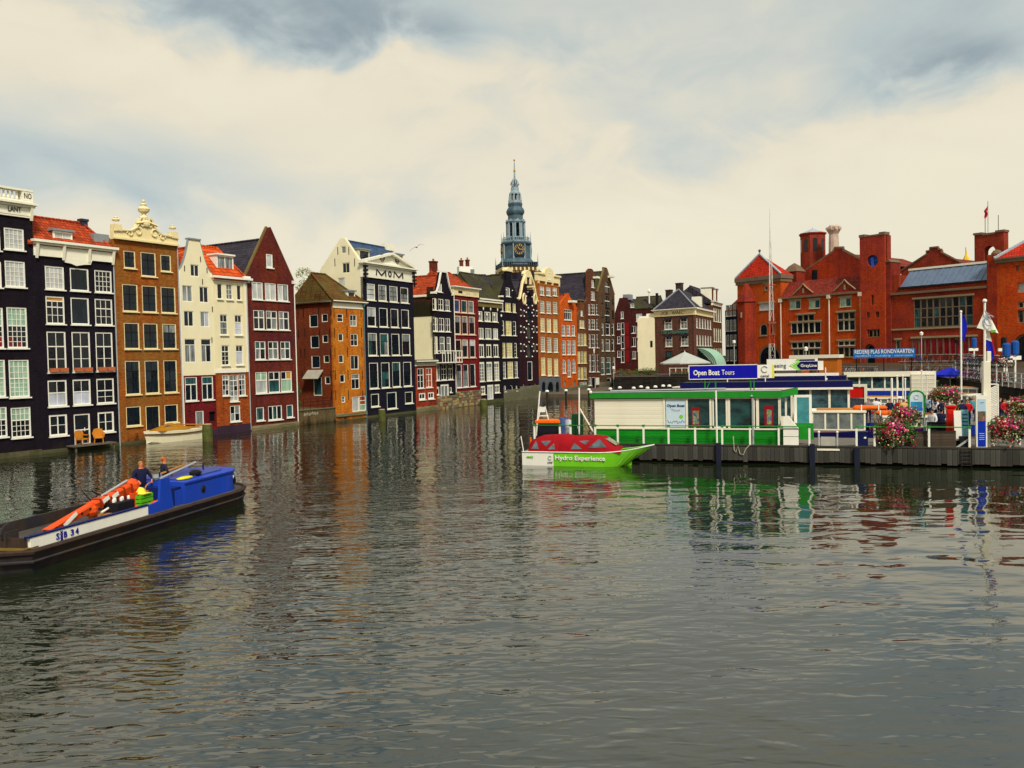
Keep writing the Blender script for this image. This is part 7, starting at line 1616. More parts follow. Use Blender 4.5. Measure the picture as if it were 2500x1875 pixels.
MB().tube([(pm[0], yc, pm[2]+.2), (pm[0]-.3, yc+.1, pm[2]+.6), (pm[0]+.1, yc, pm[2]+.5), (pm[0]+.5, yc, pm[2]+.3)], .025, 5).build('hose', IRON, cr)
MB().tube([pn, (pn[0]-.2, yc, pn[2]-.15), (pn[0]-.15, yc, pn[2]-.3)], [.09, .05, .04], 6).build('hook', IRON, cr)
# loose gear in the hold
def gear(name, label, cat, px, py, y): o = empty(name, (0, 0, 0), 0, label, cat); u_ = bu(px, py, y)[0]; o.matrix_world = BGm @ Matrix.Translation((u_, y, .563)); return o
o = gear('crate', 'bright green slatted crate in the barge hold', 'crate', 345, 1235, 1.3)
cg_ = M('crate_green', (.10, .50, .015), .5)
for k in range(4): MB().box(-.36, .36, -.26, -.22, .03+k*.16, .15+k*.16).box(-.36, .36, .22, .26, .03+k*.16, .15+k*.16).box(-.36, -.32, -.22, .22, .03+k*.16, .15+k*.16).box(.32, .36, -.22, .22, .03+k*.16, .15+k*.16).build('slat', cg_, o)
for sx_ in (-1, 1):
    for sy in (-1, 1): MB().box(sx_*.31-.03, sx_*.31+.03, sy*.21-.03, sy*.21+.03, 0, .66).build('corner_post', cg_, o)
o2 = gear('helmet', 'yellow hard hat on the green crate', 'helmet', 343, 1230, 1.3); o2.location.z += .66; MB().lathe([(.24, 0), (.20, .02), (.19, .10), (.13, .2), (.03, .24)], (0, 0), 12).build('shell', M('helmet_yellow', (.80, .72, .06), .35), o2, True); MB().box(-.22, .22, -.32, -.15, 0, .02).build('peak', M('helmet_yellow'), o2)
o = gear('rope_coil', 'tangled orange rope heaped by the crate', 'rope', 372, 1236, .95); rp = MB(); rng = random.Random(2)
rp.tube([((.20+.25*rng.random())*math.cos(i*.8)+.02*i-.4, (.15+.1*rng.random())*math.sin(i*.8), .05+.10*rng.random()+.004*i) for i in range(60)], .028, 5); rp.build('rope', ORG, o)
o = gear('wicker_basket', 'round brown basket standing behind the rope', 'basket', 368, 1220, 1.8); MB().lathe([(.22, 0), (.34, .3), (.36, .62), (.30, .64), (.28, .3)], (0, 0), 12).build('bowl', WICK, o); MB().tube([(.33*math.cos(t), 0, .62+.25*math.sin(t)) for t in [i*PI/8 for i in range(9)]], .025, 5).build('handle', WICK, o)
o = gear('toolbox', 'black tool chest with white tins on top behind the coaming', 'box', 293, 1245, 1.2); MB().bbox(-.55, .45, -.3, .3, 0, .62, .03).build('chest', BLACKP, o)
for k in range(5): MB().lathe([(.05, .623), (.05, .72), (.02, .75)], (-.45+k*.2, -.1+.1*(k % 2)), 8).build('tin', WHITE, o)
o = gear('timber_stack', 'short stack of brown timbers in the hold beside the crane', 'timber', 262, 1255, 1.4)
for k in range(6): MB().box(-.5, .5, -.4+.27*(k % 3), -.16+.27*(k % 3), .14*(k//3), .13+.14*(k//3)).build('timber', M('varnished_wood'), o)

GSTEEL_ = M('galv_tube', (.50, .52, .50), .4, .1, 3, metal=.3)
# ================================================================== the piers behind: pavilions, signs, boats
SHOPG = pane('pavilion_glass', (.008, .018, .030), (.05, .11, .13), .06, 2.5, 1.6)
def pavilion(label, x0, x1, D0, D1, yt, yb, fm, cols, depth=3.2, wall=OFFW, zf=DZ, plat=True, spread=0.):
    a, b = at_y(x0, 930, D0), at_y(x1, 930, D1); h = House('pavilion', label, Vector((a.x, a.y)), Vector((b.x, b.y)), 'pavilion')
    xm = (x0+x1)/2; z1, z0 = h.z(xm, yt), h.z(xm, yb)
    MB().box(0, h.W, 0, depth, z0+.02, z1-.04).build('roof', M('roof_felt'), h.root); MB().box(-.05, h.W+.05, -.06, -.003, z0, z1).build('fascia', fm, h.root); MB().box(-.06, h.W+.06, -.1, .0, z0-.14, z0-.003).build('gutter', OFFW, h.root)
    n = cols; w = (h.W-.4)/n
    for i in range(n+1): u = .2+i*w; MB().box(u-.07, u+.07, .15, .28, zf, z0-.145).build('window_post', OFFW, h.root)
    MB().box(.2, h.W-.2, .18, .26, zf+.05, zf+.75).build('window_apron', wall, h.root)
    for i in range(n): u = .2+i*w; ubox('pane', SHOPG, h.root, u+.07, u+w-.07, .20, .22, zf+.76, z0-.15)
    MB().box(.2, h.W-.2, depth-.2, depth-.05, zf, z0).build('rear_wall', wall, h.root)
    if plat: MB().box(-spread*.2, h.W+spread, -1.0, depth+.5, -.3, zf-.004).build('platform', DECK, h.root)
    return h, z0, z1
PB, z0, z1 = pavilion('ticket pavilion with navy roof edge right behind the green one', 1662, 2080, 58.5, 55, 932, 947, NAVY, 9)
for i, x in enumerate((1775, 1868, 2016)): q = PB.uz(x, 920); MB().tube([(q[0], .3, z1), (q[0], .3, z1+.9)], .04, 5).build('roof_pole', WHITE, PB.root)
PB2, q0_, q1_ = pavilion('second navy-edged pavilion whose roof carries the seeing sign', 1832, 2064, 71, 68, 918, 931, NAVY, 6)
MB().box(.5, PB2.W-.5, .2, .5, q1_, q1_+.22).build('roof_pipe', WHITE, PB2.root)
PC, c0_, c1_ = pavilion('long white-edged glazed pavilion under the sky-blue sign', 2062, 2262, 82, 79, 907, 916, OFFW, 6, zf=1.6)
MB().box(.2, PC.W-.2, .12, .17, 1.65, 2.1).build('blue_apron', M('mid_blue', (.008, .03, .30)), PC.root)
# sightseeing sign
g0, g1 = PB2.uz(1880, 895, .6)[0], PB2.uz(2010, 895, .6)[0]; gz0, gz1 = PB2.z(1945, 904, .6), PB2.z(1945, 882, .6); gw = g1-g0; gh = gz1-gz0
SS = empty('roof_sign', PB2.root.location, PB2.root.rotation_euler.z, 'white roof sign reading seeing with a lime chevron and dark oval', 'sign')
MB().box(g0, g1, .6, .8, gz0, gz1).build('panel', WHITE, SS); text('seeing', M('print_navy'), SS, gh*.7, (g0+gw*.17, .585, (gz0+gz1)/2+.02), gw*.27, bold=.001)
for k, m_ in ((0, LIME), (.035, WHITE), (.055, LIME)): MB().prism([(g0+gw*(.36+k), (gz0+gz1)/2), (g0+gw*(.52+k*.6), gz1-.02), (g0+gw*(.56+k*.5), gz1-.02), (g0+gw*(.43+k), (gz0+gz1)/2), (g0+gw*(.56+k*.5), gz0+.02), (g0+gw*(.52+k*.6), gz0+.02)], .585-k*.1, .598).build('chevron', m_, SS)
MB().prism([(g0+gw*.50, (gz0+gz1)/2), (g0+gw*.58, gz1-.03), (g0+gw*.90, gz1-.03), (g0+gw*.90, gz0+.03), (g0+gw*.58, gz0+.03)], .588, .599).build('dark_oval', NAVY, SS); text('GrayLine', WHITE, SS, gh*.45, (g0+gw*.73, .575, (gz0+gz1)/2), gw*.30, bold=.004)
for u in (g0+.4, g0+gw*.5, g1-.4): MB().box(u-.05, u+.05, .65, .75, q1_-.05, gz0-.003).build('post', IRON, SS)
h0, h1 = PB2.uz(1872, 882, 3)[0], PB2.uz(1996, 882, 3)[0]; S2 = empty('roof_sign', PB2.root.location, PB2.root.rotation_euler.z, 'partly hidden second chevron sign just above the seeing sign', 'sign')
hz0, hz1 = PB2.z(1935, 893, 3), PB2.z(1935, 876, 3); MB().box(h0, h1, 3, 3.2, hz0, hz1).build('panel', WHITE, S2); MB().prism([(h0+(h1-h0)*.56, hz0+.02), (h0+(h1-h0)*.66, hz1-.05), (h0+(h1-h0)*.95, hz1-.05), (h0+(h1-h0)*.95, hz0+.02)], 2.985, 2.998).build('dark_oval', NAVY, S2); MB().prism([(h0+(h1-h0)*.48, hz0+.02), (h0+(h1-h0)*.60, hz1-.02), (h0+(h1-h0)*.66, hz1-.02), (h0+(h1-h0)*.555, hz0+.02)], 2.985, 2.998).build('chevron', LIME, S2)
for u in (h0+.5, h1-.5): MB().box(u-.05, u+.05, 3.05, 3.15, q1_-.1, hz0-.003).build('post', IRON, S2)
# rondvaarten sign
SR = empty('roof_sign', PC.root.location, PC.root.rotation_euler.z, 'bright sky-blue roof sign with two lines of white capitals', 'sign')
r0, r1 = PC.uz(2083, 862, 1)[0], PC.uz(2234, 862, 1)[0]; rz0, rz1 = (PC.z(2083, 876, 1)+PC.z(2234, 871, 1))/2, (PC.z(2083, 854, 1)+PC.z(2234, 849, 1))/2
MB().box(r0, r1, 1, 1.15, rz0, rz1).build('panel', M('bright_sign_blue', (.012, .13, .42), .4, .08), SR); rw = r1-r0; rh = rz1-rz0; rc = (r0+r1)/2
text('REDERIJ PLAS RONDVAARTEN', WHITE, SR, rh*.62, (rc, .985, rz0+rh*.68), rw*.95, bold=.002); text('rundfahrt · roundtrip · excursions', M('pale_lettering', (.40, .62, .78)), SR, rh*.34, (rc, .985, rz0+rh*.24), rw*.92)
for u in (r0+.3, rc, r1-.3): MB().tube([(u, 1.08, c1_-.05), (u, 1.08, rz0-.003)], .05, 5).build('post', IRON, SR)
# orange site cabin on the street behind
p = at_y(2005, 880, 104); o = empty('site_cabin', (p.x, p.y, SZ), -.6, 'orange site cabin with pale flat roof in front of the brick wing', 'cabin'); MB().bbox(-2.2, 2.2, -1, 1, 0, 2.2, .05).build('body', M('cabin_orange', (.45, .12, .012), .7), o); MB().box(-3.6, 2.4, -1.2, 1.2, 2.203, 2.6).build('roof', OFFW, o); MB().box(-1.2, -.3, -1.03, -.99, .2, 1.9).build('door', M('brown_rail'), o)
# floating stage between the piers (carries the visitors)
a, b = at_y(1985, 990, 60.5), at_y(2500, 990, 53.5); FS = House('floating_stage', 'wide floating stage with blue edge behind the front pier', Vector((a.x, a.y)), Vector((b.x, b.y)), 'stage')
MB().box(0, FS.W, 0, 6, -.3, DZ).build('deck', DECK, FS.root); MB().box(0, FS.W, -.06, -.003, .3, DZ+.02).build('edge', M('mid_blue'), FS.root)
fr_ = empty('stage_railing', FS.root.location, FS.root.rotation_euler.z, 'white and blue railing along the floating stage', 'railing')
for i in range(18): u = .2+i*(FS.W-.4)/17; MB().box(u-.03, u+.03, 5.6, 5.66, DZ, 2.0).build('post', WHITE, fr_)
for h_, m_ in ((1.95, WHITE), (1.5, M('mid_blue')), (1.1, WHITE)): MB().box(.2, FS.W-.2, 5.61, 5.65, h_, h_+.07).build('rail', m_, fr_)
for i, (x, y0_, y1_) in enumerate(((2177, 925, 1040), (2190, 918, 985), (2204, 918, 978), (2210, 925, 975), (2250, 905, 985), (2262, 915, 985), (2065, 942, 1015), (2018, 925, 1000))):
    y_ = .8+.4*i; q = FS.uz(x, y0_, y_); o = empty('mast_pole', (0, 0, 0), 0, ['thick white pole left of the people group', 'first thin white pole by the glazed pavilion', 'second thin white pole by the glazed pavilion', 'third thin white pole by the glazed pavilion', 'white pole right of the slatted kiosk', 'slender white pole near the blue parasol', 'thin white pole before the kiosk frame', 'white pole in front of the navy-edged roof'][i], 'pole', 'white poles on the floating stage')
    o.matrix_world = Matrix.LocRotScale(FS.root.location, FS.root.rotation_euler, None) @ Matrix.Translation((q[0], y_, DZ)); MB().tube([(0, 0, 0), (0, 0, q[1]-DZ)], .075 if i == 0 else .045, 6).build('pole', WHITE, o); MB().ball((0, 0, q[1]-DZ), .07, 6, 4).build('cap', WHITE, o)
# white kiosk frame with red goods, slatted kiosk
def framebox(name, label, cat, x0, x1, y0_, y1_, y, mats):
    o = empty(name, FS.root.location, FS.root.rotation_euler.z, label, cat); u0, u1, z0, z1 = FS.box(x0, y0_, x1, y1_, y)
    for a, b, c, d in ((u0, u0+.16, DZ, z1), (u1-.16, u1, DZ, z1), (u0+.161, u1-.161, z1-.18, z1)): MB().box(a, b, y, y+.2, c, d).build('frame', OFFW, o)
    n = len(mats)
    for i, m_ in enumerate(mats): MB().box(u0+.16, u1-.16, y+.08, y+.12, DZ+.1+(z1-.2-DZ-.1)*i/n, DZ+.1+(z1-.2-DZ-.1)*(i+1)/n-.02).build('display', m_, o)
    return o
framebox('kiosk_frame', 'white kiosk frame with red and dark displays beside the pavilion door', 'kiosk', 2042, 2116, 938, 1000, 1.2, [M('shelf_dark', (.05, .06, .08), .6, .8, 5), M('shelf_dark'), REDP])
framebox('shop_front', 'white door frames with hanging goods left of the kiosk frame', 'kiosk', 1990, 2040, 944, 1000, 1.6, [M('shelf_mixed', (.25, .24, .2), .6, .9, 3, c2=(.05, .2, .2)), M('shelf_mixed')])
o = empty('slatted_kiosk', (0, 0, 0), 0, 'white slatted shutter kiosk at the right end of the glazed pavilion', 'kiosk'); a = at_y(2225, 930, 76); o.location = (a.x, a.y, 1.0); o.rotation_euler.z = PC.root.rotation_euler.z
for i in range(14): MB().box(0, 1.9, -.03*(i % 2), .1, .3+i*.18, .46+i*.18).build('slat', OFFW, o)
MB().box(-.1, 2.0, .12, 1.5, 0, 3.0).build('body', OFFW, o)
# canal tour boats
def tourboat(label, P, Q, zt, hullm, roofm, n, beam=2.6):
    h = House('tour_boat', label, P, Q, 'boat'); L = h.W
    o = hull(L, beam/2, lambda t: 1.15+.25*t**3, -.4, hullm, h.root, bowx=.8, rake=.05, flare=.95); o.location.y = beam/2
    MB().box(.1, L*.86, .12, .2, 1.15, 1.3).box(.1, L*.86, beam-.2, beam-.12, 1.15, 1.3).build('wood_rail', M('varnished_wood'), h.root)
    c0, c1 = .5, L*.8; w = (c1-c0)/n; fb = MB()
    for i in range(n+1): u = c0+i*w; fb.box(u-.05, u+.05, .1, .2, 1.3, zt-.12); fb.box(u-.05, u+.05, beam-.2, beam-.1, 1.3, zt-.12)
    fb.box(c0, c1, .09, .21, 1.28, 1.36).box(c0, c1, .09, .21, zt-.14, zt-.1).build('cabin_frame', OFFW, h.root)
    for i in range(n): u = c0+i*w; ubox('pane', pane('boat_glass', (.10, .13, .13), (.26, .28, .26), .06, 1.5, 1.5), h.root, u+.05, u+w-.05, .13, .15, 1.37, zt-.14)
    MB().box(c0-.1, c1+.1, .05, beam-.05, zt-.1, zt).build('roof', roofm, h.root); MB().box(c0+.3, c1-.3, .5, beam-.5, zt, zt+.06).build('roof_hatch', M('varnished_wood'), h.root)
    MB().add([(c1+.1, .2, zt-.1), (c1+1.0, .35, 1.3), (c1+1.0, beam-.35, 1.3), (c1+.1, beam-.2, zt-.1)], [(0, 1, 2, 3)]).build('windscreen', pane('boat_glass', (.1, .1, .1)), h.root)
    return h
TBm = lambda u, y: PA.P+PA.d*u-PA.n*y
ua, ub = U(1962, 6.2), U(2150, 6.2); tourboat('cream tour boat with big windows and navy hull behind the pier gate', TBm(ua, 6.2), TBm(ub, 6.2), 2.45, NAVY, OFFW, 4)
ua, ub = U(2135, 9.8), U(2330, 9.8); tourboat('low white tour boat with orange raft moored behind the flower baskets', TBm(ua, 9.0), TBm(ub, 9.0), 1.95, NAVY, WHITE, 5)
a, b = at_y(2250, 940, 92), at_y(2420, 940, 86); tourboat('far tour boat beyond the blue parasol', Vector((a.x, a.y)), Vector((b.x, b.y)), 2.6, NAVY, OFFW, 6)
a, b = at_y(1630, 940, 74), at_y(1800, 940, 70); tourboat('white tour boat behind the green pavilion roof', Vector((a.x, a.y)), Vector((b.x, b.y)), 3.2, NAVY, OFFW, 6)
for i, (x, y_, yy) in enumerate(((2125, 1003, 6.4), (2170, 990, 9.2))):
    q = PA.uz(x, y_, yy); o = onpier('life_raft', ['long orange life raft lying on the cream tour boat', 'orange life raft on the white tour boat roof'][i], 'raft', q[0], yy+.4, 2.46 if i == 0 else 1.96); MB().tube([(-.95+i*.2, 0, .13), (-.8+i*.2, 0, .15), (.8-i*.2, 0, .15), (.95-i*.2, 0, .13)], [.05, .15, .15, .05], 10).build('tube', ORG, o, True); MB().box(-.5, -.44, -.16, .16, .0, .31).box(.44, .5, -.16, .16, .0, .31).build('strap', WHITE, o)

for (x0, x1, D0, D1, zt, lab) in ((2240, 2390, 70, 66, 2.3, 'white tour boat with blue hull left of the flag post, middle distance'), (2270, 2440, 77, 72, 2.5, 'long pale tour boat beyond the limp blue flag'), (2085, 2230, 68, 66, 2.2, 'low tour boat in front of the glazed pavilion')):
    a, b = at_y(x0, 950, D0), at_y(x1, 950, D1); tourboat(lab, Vector((a.x, a.y)), Vector((b.x, b.y)), zt, M('mid_blue'), WHITE, 6)
rng = random.Random(9)
for i in range(14):      # postcard and leaflet racks, sandwich boards and crates on the stage
    x = 2050+i*31; q = FS.uz(x, 1000, 1.); o = empty('display_rack', (0, 0, 0), 0, '%s goods rack on the floating stage, %s from the left' % (['blue', 'white', 'red', 'dark', 'teal'][i % 5], 'first second third fourth fifth sixth seventh eighth ninth tenth eleventh twelfth thirteenth fourteenth'.split()[i]), 'rack', 'goods racks on the floating stage')
    o.matrix_world = Matrix.LocRotScale(FS.root.location, FS.root.rotation_euler, None) @ Matrix.Translation((q[0], rng.uniform(.3, 4.8), DZ)); h = rng.uniform(.9, 1.7); w = rng.uniform(.22, .42); m_ = [M('mid_blue'), WHITE, REDP, M('shelf_dark'), TEALP][i % 5]
    for k in range(4): MB().box(-w, w, -.12, .12, .15+k*(h-.2)/4, .15+(k+.8)*(h-.2)/4).build('shelf', m_ if k % 2 else M('shelf_mixed'), o)
    for sx_ in (-1, 1): MB().box(sx_*w-.02, sx_*w+.02, -.14, .14, 0, h).build('upright', GSTEEL_, o)
# ---- furniture on the front pier
GSTEEL = M('galv_tube', (.50, .52, .50), .4, .1, 3, metal=.3)
o = onpier('boarding_gate', 'pale tubular boarding gate on the pier edge', 'gate', 0, .05, 0); a, b = U(1999, .05), U(2044, .05); zb_, zg = Z(2020, 1099), Z(2020, 1055)
for u in (a, b): MB().tube([(u, 0, zb_+.05), (u, 0, zg)], .045, 6).build('stile', GSTEEL, o); MB().ball((u, 0, zg), .07, 8, 5).build('knob', WHITE, o)
MB().box(a-.1, b+.1, -.1, .0, zb_-.02, zb_+.08).build('sill', OFFW, o); MB().box(a+.1, b-.1, .02, .04, zb_+.1, zg-.25).build('panel', M('pale_grey_panel', (.40, .38, .32)), o)
o = onpier('litter_bin', 'square navy blue litter bin behind the pier railing', 'bin', U(2106, .35), .45); bw = (U(2119, .4)-U(2094, .4))/2; h = Z(2106, 1056, .4)-DZ
MB().bbox(-bw, bw, -.26, .26, 0, h, .03).build('body', M('bin_navy', (.006, .010, .065), .45), o); MB().box(-bw-.02, bw+.02, -.28, .28, h+.002, h+.05).build('rim', M('bin_navy'), o); MB().box(.05, .16, -.275, -.262, h*.6, h*.72).build('badge', WHITE, o)
CRT = M('crate_plank', (.085, .062, .045), .9, .35, 2, bump=.3, rnd=.25)
for i, (x0, x1, y0_) in enumerate(((2141, 2176, 1066), (2188, 2203, 1062), (2208, 2264, 1052), (2273, 2334, 1052))):
    a, b = U(x0, .3), U(x1, .3); h = Z(x0, y0_, .3)-DZ; o = onpier('planter_box', ['dark plank planter under the left flower basket', 'narrow brown plank planter beside the left flower basket', 'wide weathered plank planter left of the red cabinet', 'wide weathered plank planter in front of the red cabinet'][i], 'planter', (a+b)/2, .65, group='plank planters on the front pier'); w = (b-a)/2; n = max(4, int(h/.14))
    for k in range(n): ubox('plank', CRT, o, -w, w, -.35, -.31, h*k/n+.006, h*(k+1)/n-.006); ubox('plank', CRT, o, w-.04, w, -.305, .3, h*k/n+.006, h*(k+1)/n-.006)
    MB().box(-w+.05, w-.05, -.3, .3, 0, h-.08).build('soil', M('soil', (.03, .02, .015), .95), o)
o = onpier('red_cabinet', 'tall bright red cabinet with flared top behind the planter', 'cabinet', U(2321, 1.6), 1.6); w = (U(2332, 1.6)-U(2312, 1.6))/2; h = Z(2321, 990, 1.6)-DZ
MB().bbox(-w, w, -.25, .25, 0, h*.9, .03).build('body', REDP, o); MB().lathe([(w*1.2, h*.9+.003), (w*1.75, h*.96), (w*1.75, h), (w*1.4, h)], (0, 0), 4, PI/4).build('top', REDP, o); MB().box(-w+.06, w-.06, -.262, -.252, .2, h*.8).build('door', M('red_door', (.40, .008, .006), .5), o)
for i, (x0, x1, y0_, y1_, mt_) in enumerate(((2331, 2349, 1003, 1076, WHITE), (2348, 2367, 1001, 1067, TEALP))):
    y_ = .75+.12*i; a, b = U(x0, y_), U(x1, y_); zb_, zh = Z(x0, y1_, y_), Z(x0, y0_, y_); o = onpier('sandwich_board', ['plain white leaning board beside the red cabinet', 'pale teal printed board next to the black box'][i], 'board', (a+b)/2, y_, DZ+.003); w = (b-a)/2
    MB().add([(-w, 0, zb_-DZ), (w, 0, zb_-DZ), (w-.03, .10, zh-DZ), (-w-.03, .10, zh-DZ), (-w, .05, zb_-DZ), (w, .05, zb_-DZ), (w-.03, .15, zh-DZ), (-w-.03, .15, zh-DZ)], [(0, 1, 2, 3), (7, 6, 5, 4), (0, 3, 7, 4), (1, 5, 6, 2), (3, 2, 6, 7)]).build('panel', mt_, o); MB().box(-w, w, .0, .3, 0, max(.03, zb_-DZ)).build('foot', IRON, o)
    if i:
        for k in range(4): MB().obox((-.02, .085-.02*k, zh-DZ-.25-.18*k), (w*.7, 0, 0), (0, .006, 0), (0, 0, .03)).build('print_line', M('print_navy'), o)
o = onpier('black_box', 'black box at the pier edge above the ladder', 'box', U(2355, .3), .45); w = (U(2367, .3)-U(2343, .3))/2; MB().bbox(-w, w, -.2, .2, 0, Z(2355, 1066, .3)-DZ, .02).build('body', BLACKP, o); MB().obox((-.1, -.24, .25), (.28, 0, .22), (0, .015, 0), (-.03, 0, .04)).build('strut', ZINC, o)
o = onpier('ladder', 'dark iron ladder hanging on the plank face of the pier', 'ladder', U(2358), -.1, 0)
for u in (-.24, .24): MB().tube([(u, 0, -.3), (u, 0, DZ+.02)], .025, 5).build('stile', IRON, o)
for k in range(6): MB().tube([(-.24, 0, -.05+k*.18), (.24, 0, -.05+k*.18)], .02, 5).build('rung', IRON, o)
# arched poster
o = onpier('poster_stand', 'arched green-framed poster stand with sea picture behind the flowers', 'poster stand', U(2238, 3.2), 3.2); a, b, zb_, zh = PA.box(2225, 957, 2258, 1017, 3.2); w = (b-a)/2
ar = arch(-w, w, zb_-DZ, zh-DZ, 10); MB().prism(ar, -.03, .03).build('panel', SKYP, o); MB().tube([(x*1.14, 0, z+.06) for x, z in arch(-w, w, 0, zh-DZ, 12)[1:]]+[(-w*1.14, 0, .06)], .05, 6).build('frame', GREEN, o)
hh = zh-zb_; MB().box(-w*.85, w*.85, -.045, -.032, zb_-DZ+hh*.28, zb_-DZ+hh*.60).build('sea_picture', M('sea_print', (.02, .22, .42), .4, .6, 3), o); MB().box(-w*.85, w*.85, -.045, -.032, zb_-DZ+hh*.04, zb_-DZ+hh*.08).build('print_line', M('print_navy'), o); MB().box(w*.3, w*.9, -.05, -.046, zb_-DZ+hh*.24, zb_-DZ+hh*.36).build('blue_flash', M('flash_blue', (.02, .12, .60)), o); MB().tube([(.12*math.cos(t), -.04, zh-DZ-.28+.12*math.sin(t)) for t in [.5+i*.45 for i in range(12)]], .02, 5).build('ring_logo', M('print_grey'), o)
# lightbox poster column and white post with flags
o = onpier('poster_column', 'tall white-framed poster column with deep blue print at the pier edge', 'poster column', U(2397, .2), .2); a, b, zb_, zh = PA.box(2384, 966, 2411, 1088, .1); w = (b-a)/2; h = zh-DZ
MB().box(-w, w, 0, .28, 0, h).build('case', WHITE, o); q = [(0, .52, M('deep_blue_print', (.004, .03, .40), .35, .5, 2)), (.52, .72, M('crowd_print', (.30, .10, .10), .5, 1.2, 7, c2=(.04, .10, .05))), (.72, .97, M('sky_print', (.42, .58, .70), .4, .15, 2))]
for f0, f1, m_ in q: MB().box(-w*.72, w*.72, -.014, -.002, .1+(h-.2)*f0, .1+(h-.2)*f1-.004).build('print', m_, o)
for k in range(4): MB().box(-w*.5, w*.45, -.022, -.016, .45+k*.1, .475+k*.1).build('print_line', M('pale_lettering'), o)
MB().tube([(-w*.3, -.02, h*.86), (w*.4, -.02, h*.87)], .012, 4).build('print_script', IRON, o)
o = onpier('post', 'thick square white post carrying the flags on the front pier', 'post', U(2408, .75), .75); a, b = U(2399, .75, 980), U(2418, .75, 980); zp_ = Z(2408, 882, .75)-DZ; w = (b-a)/2
MB().bbox(-w, w, -.2, .2, 0, zp_, .03).build('shaft', OFFW, o); MB().bbox(w*.1, w*1.15, -.16, .2, zp_, zp_+.5, .02).build('head', OFFW, o)
fp = onpier('flagpole', 'white flagpole with white pennant and Dutch flag on the square post', 'flagpole', U(2404, .6), .6, DZ+zp_-.9); zt_2 = Z(2405, 737, .6)-(DZ+zp_-.9); MB().tube([(0, 0, 0), (.03, 0, zt_2)], .055, 8).build('pole', WHITE, fp); MB().ball((.03, 0, zt_2+.05), .11, 8, 6).build('finial', WHITE, fp)
def cloth(name, mat, parent, pts, wav=.06, cols=6):
    """hanging cloth between a left and a right edge polyline"""
    l, r = pts; n = len(l); mb = MB(); vs = []
    for i in range(n):
        for j in range(cols+1):
            t = j/cols; vs.append((l[i][0]+(r[i][0]-l[i][0])*t, wav*math.sin(j*1.9+i*.8)-.05, l[i][1]+(r[i][1]-l[i][1])*t))
    mb.add(vs, [(i*(cols+1)+j, i*(cols+1)+j+1, (i+1)*(cols+1)+j+1, (i+1)*(cols+1)+j) for i in range(n-1) for j in range(cols)]); return mb.build(name, mat, parent, True)
k_ = 43.5/F; zq = lambda y: zt_2-(y-737)*k_; xq = lambda x: (x-2405)*k_
f1 = cloth('pennant', WHITE, fp, ([(xq(2403), zq(762)), (xq(2399), zq(775)), (xq(2394), zq(787)), (xq(2389), zq(798))], [(xq(2407), zq(757)), (xq(2418), zq(775)), (xq(2427), zq(794)), (xq(2435), zq(812))]))
MB().tube([(xq(2415)+.22*math.cos(t), -.16, zq(782)+.26*math.sin(t)) for t in [.7+i*.4 for i in range(12)]], .03, 5).tube([(xq(2412)+.08*math.cos(t), -.14, zq(768)+.08*math.sin(t)) for t in [.7+i*.5 for i in range(10)]], .02, 4).build('ring_logo', M('print_grey_blue', (.3, .38, .55)), f1); MB().box(xq(2418), xq(2428), -.12, -.1, zq(810), zq(804)).build('green_mark', M('mark_green', (.12, .45, .05)), f1)
MB().add([(xq(2407), .1, zq(802)), (xq(2416), .08, zq(804)), (xq(2422), .1, zq(832)), (xq(2414), .12, zq(828)), (xq(2408), .1, zq(826))], [(0, 1, 2, 3, 4)]).build('flag_white', WHITE, fp); MB().add([(xq(2408), .13, zq(826.5)), (xq(2414), .15, zq(828.5)), (xq(2422), .13, zq(832.5)), (xq(2427), .15, zq(866)), (xq(2422), .1, zq(878)), (xq(2416), .14, zq(866))], [(0, 1, 2, 3, 4, 5)]).build('flag_blue', M('flag_blue', (.010, .016, .40), .7), fp); MB().add([(xq(2416.3), .06, zq(804)), (xq(2420), .04, zq(814)), (xq(2430), .06, zq(860)), (xq(2427.5), .08, zq(864)), (xq(2422.5), .06, zq(832))], [(0, 1, 2, 3, 4)]).build('flag_red', M('red_flag'), fp)
fq = at_y(2347, 960, 56); fp2 = empty('flagpole', (fq.x, fq.y, DZ), 0, 'white flagpole with limp royal blue flag on the floating stage', 'flagpole'); zt_3 = at_y(2344, 761, 56).z-DZ; MB().tube([(0, 0, 0), (0, 0, zt_3)], .06, 8).build('pole', WHITE, fp2); MB().ball((0, 0, zt_3), .09, 8, 5).build('finial', WHITE, fp2)
k_ = 56/F; zq = lambda y: zt_3-(y-761)*k_; xq = lambda x: (x-2344)*k_
cloth('flag', M('eu_blue', (.008, .012, .42), .7), fp2, ([(xq(2345), zq(769)), (xq(2345), zq(800)), (xq(2345), zq(822)), (xq(2347), zq(832))], [(xq(2349), zq(769)), (xq(2357), zq(790)), (xq(2358), zq(803)), (xq(2351), zq(832))]), .08)
# slatted screen
o = onpier('slatted_screen', 'white diagonal slatted screen right of the square post', 'screen', U(2427, 1.4), 1.4); a, b, zb_, zh = PA.box(2417, 938, 2437, 1027, 1.4); w = (b-a)/2; h0_, h1_ = zb_-DZ, zh-DZ
for u in (-w, w): MB().box(u-.03, u+.03, -.03, .03, 0, h1_).build('stile', WHITE, o)
for z in (h0_, h1_): MB().box(-w+.031, w-.031, -.03, .03, z-.03, z+.03).build('rail', WHITE, o)
n = 18
for i in range(n): z = h0_+.12+(h1_-h0_-.24)*i/n; MB().obox((0, 0, z+.06), (w-.04, 0, .07), (0, .015, 0), (-.004, 0, .032)).build('slat', WHITE, o)
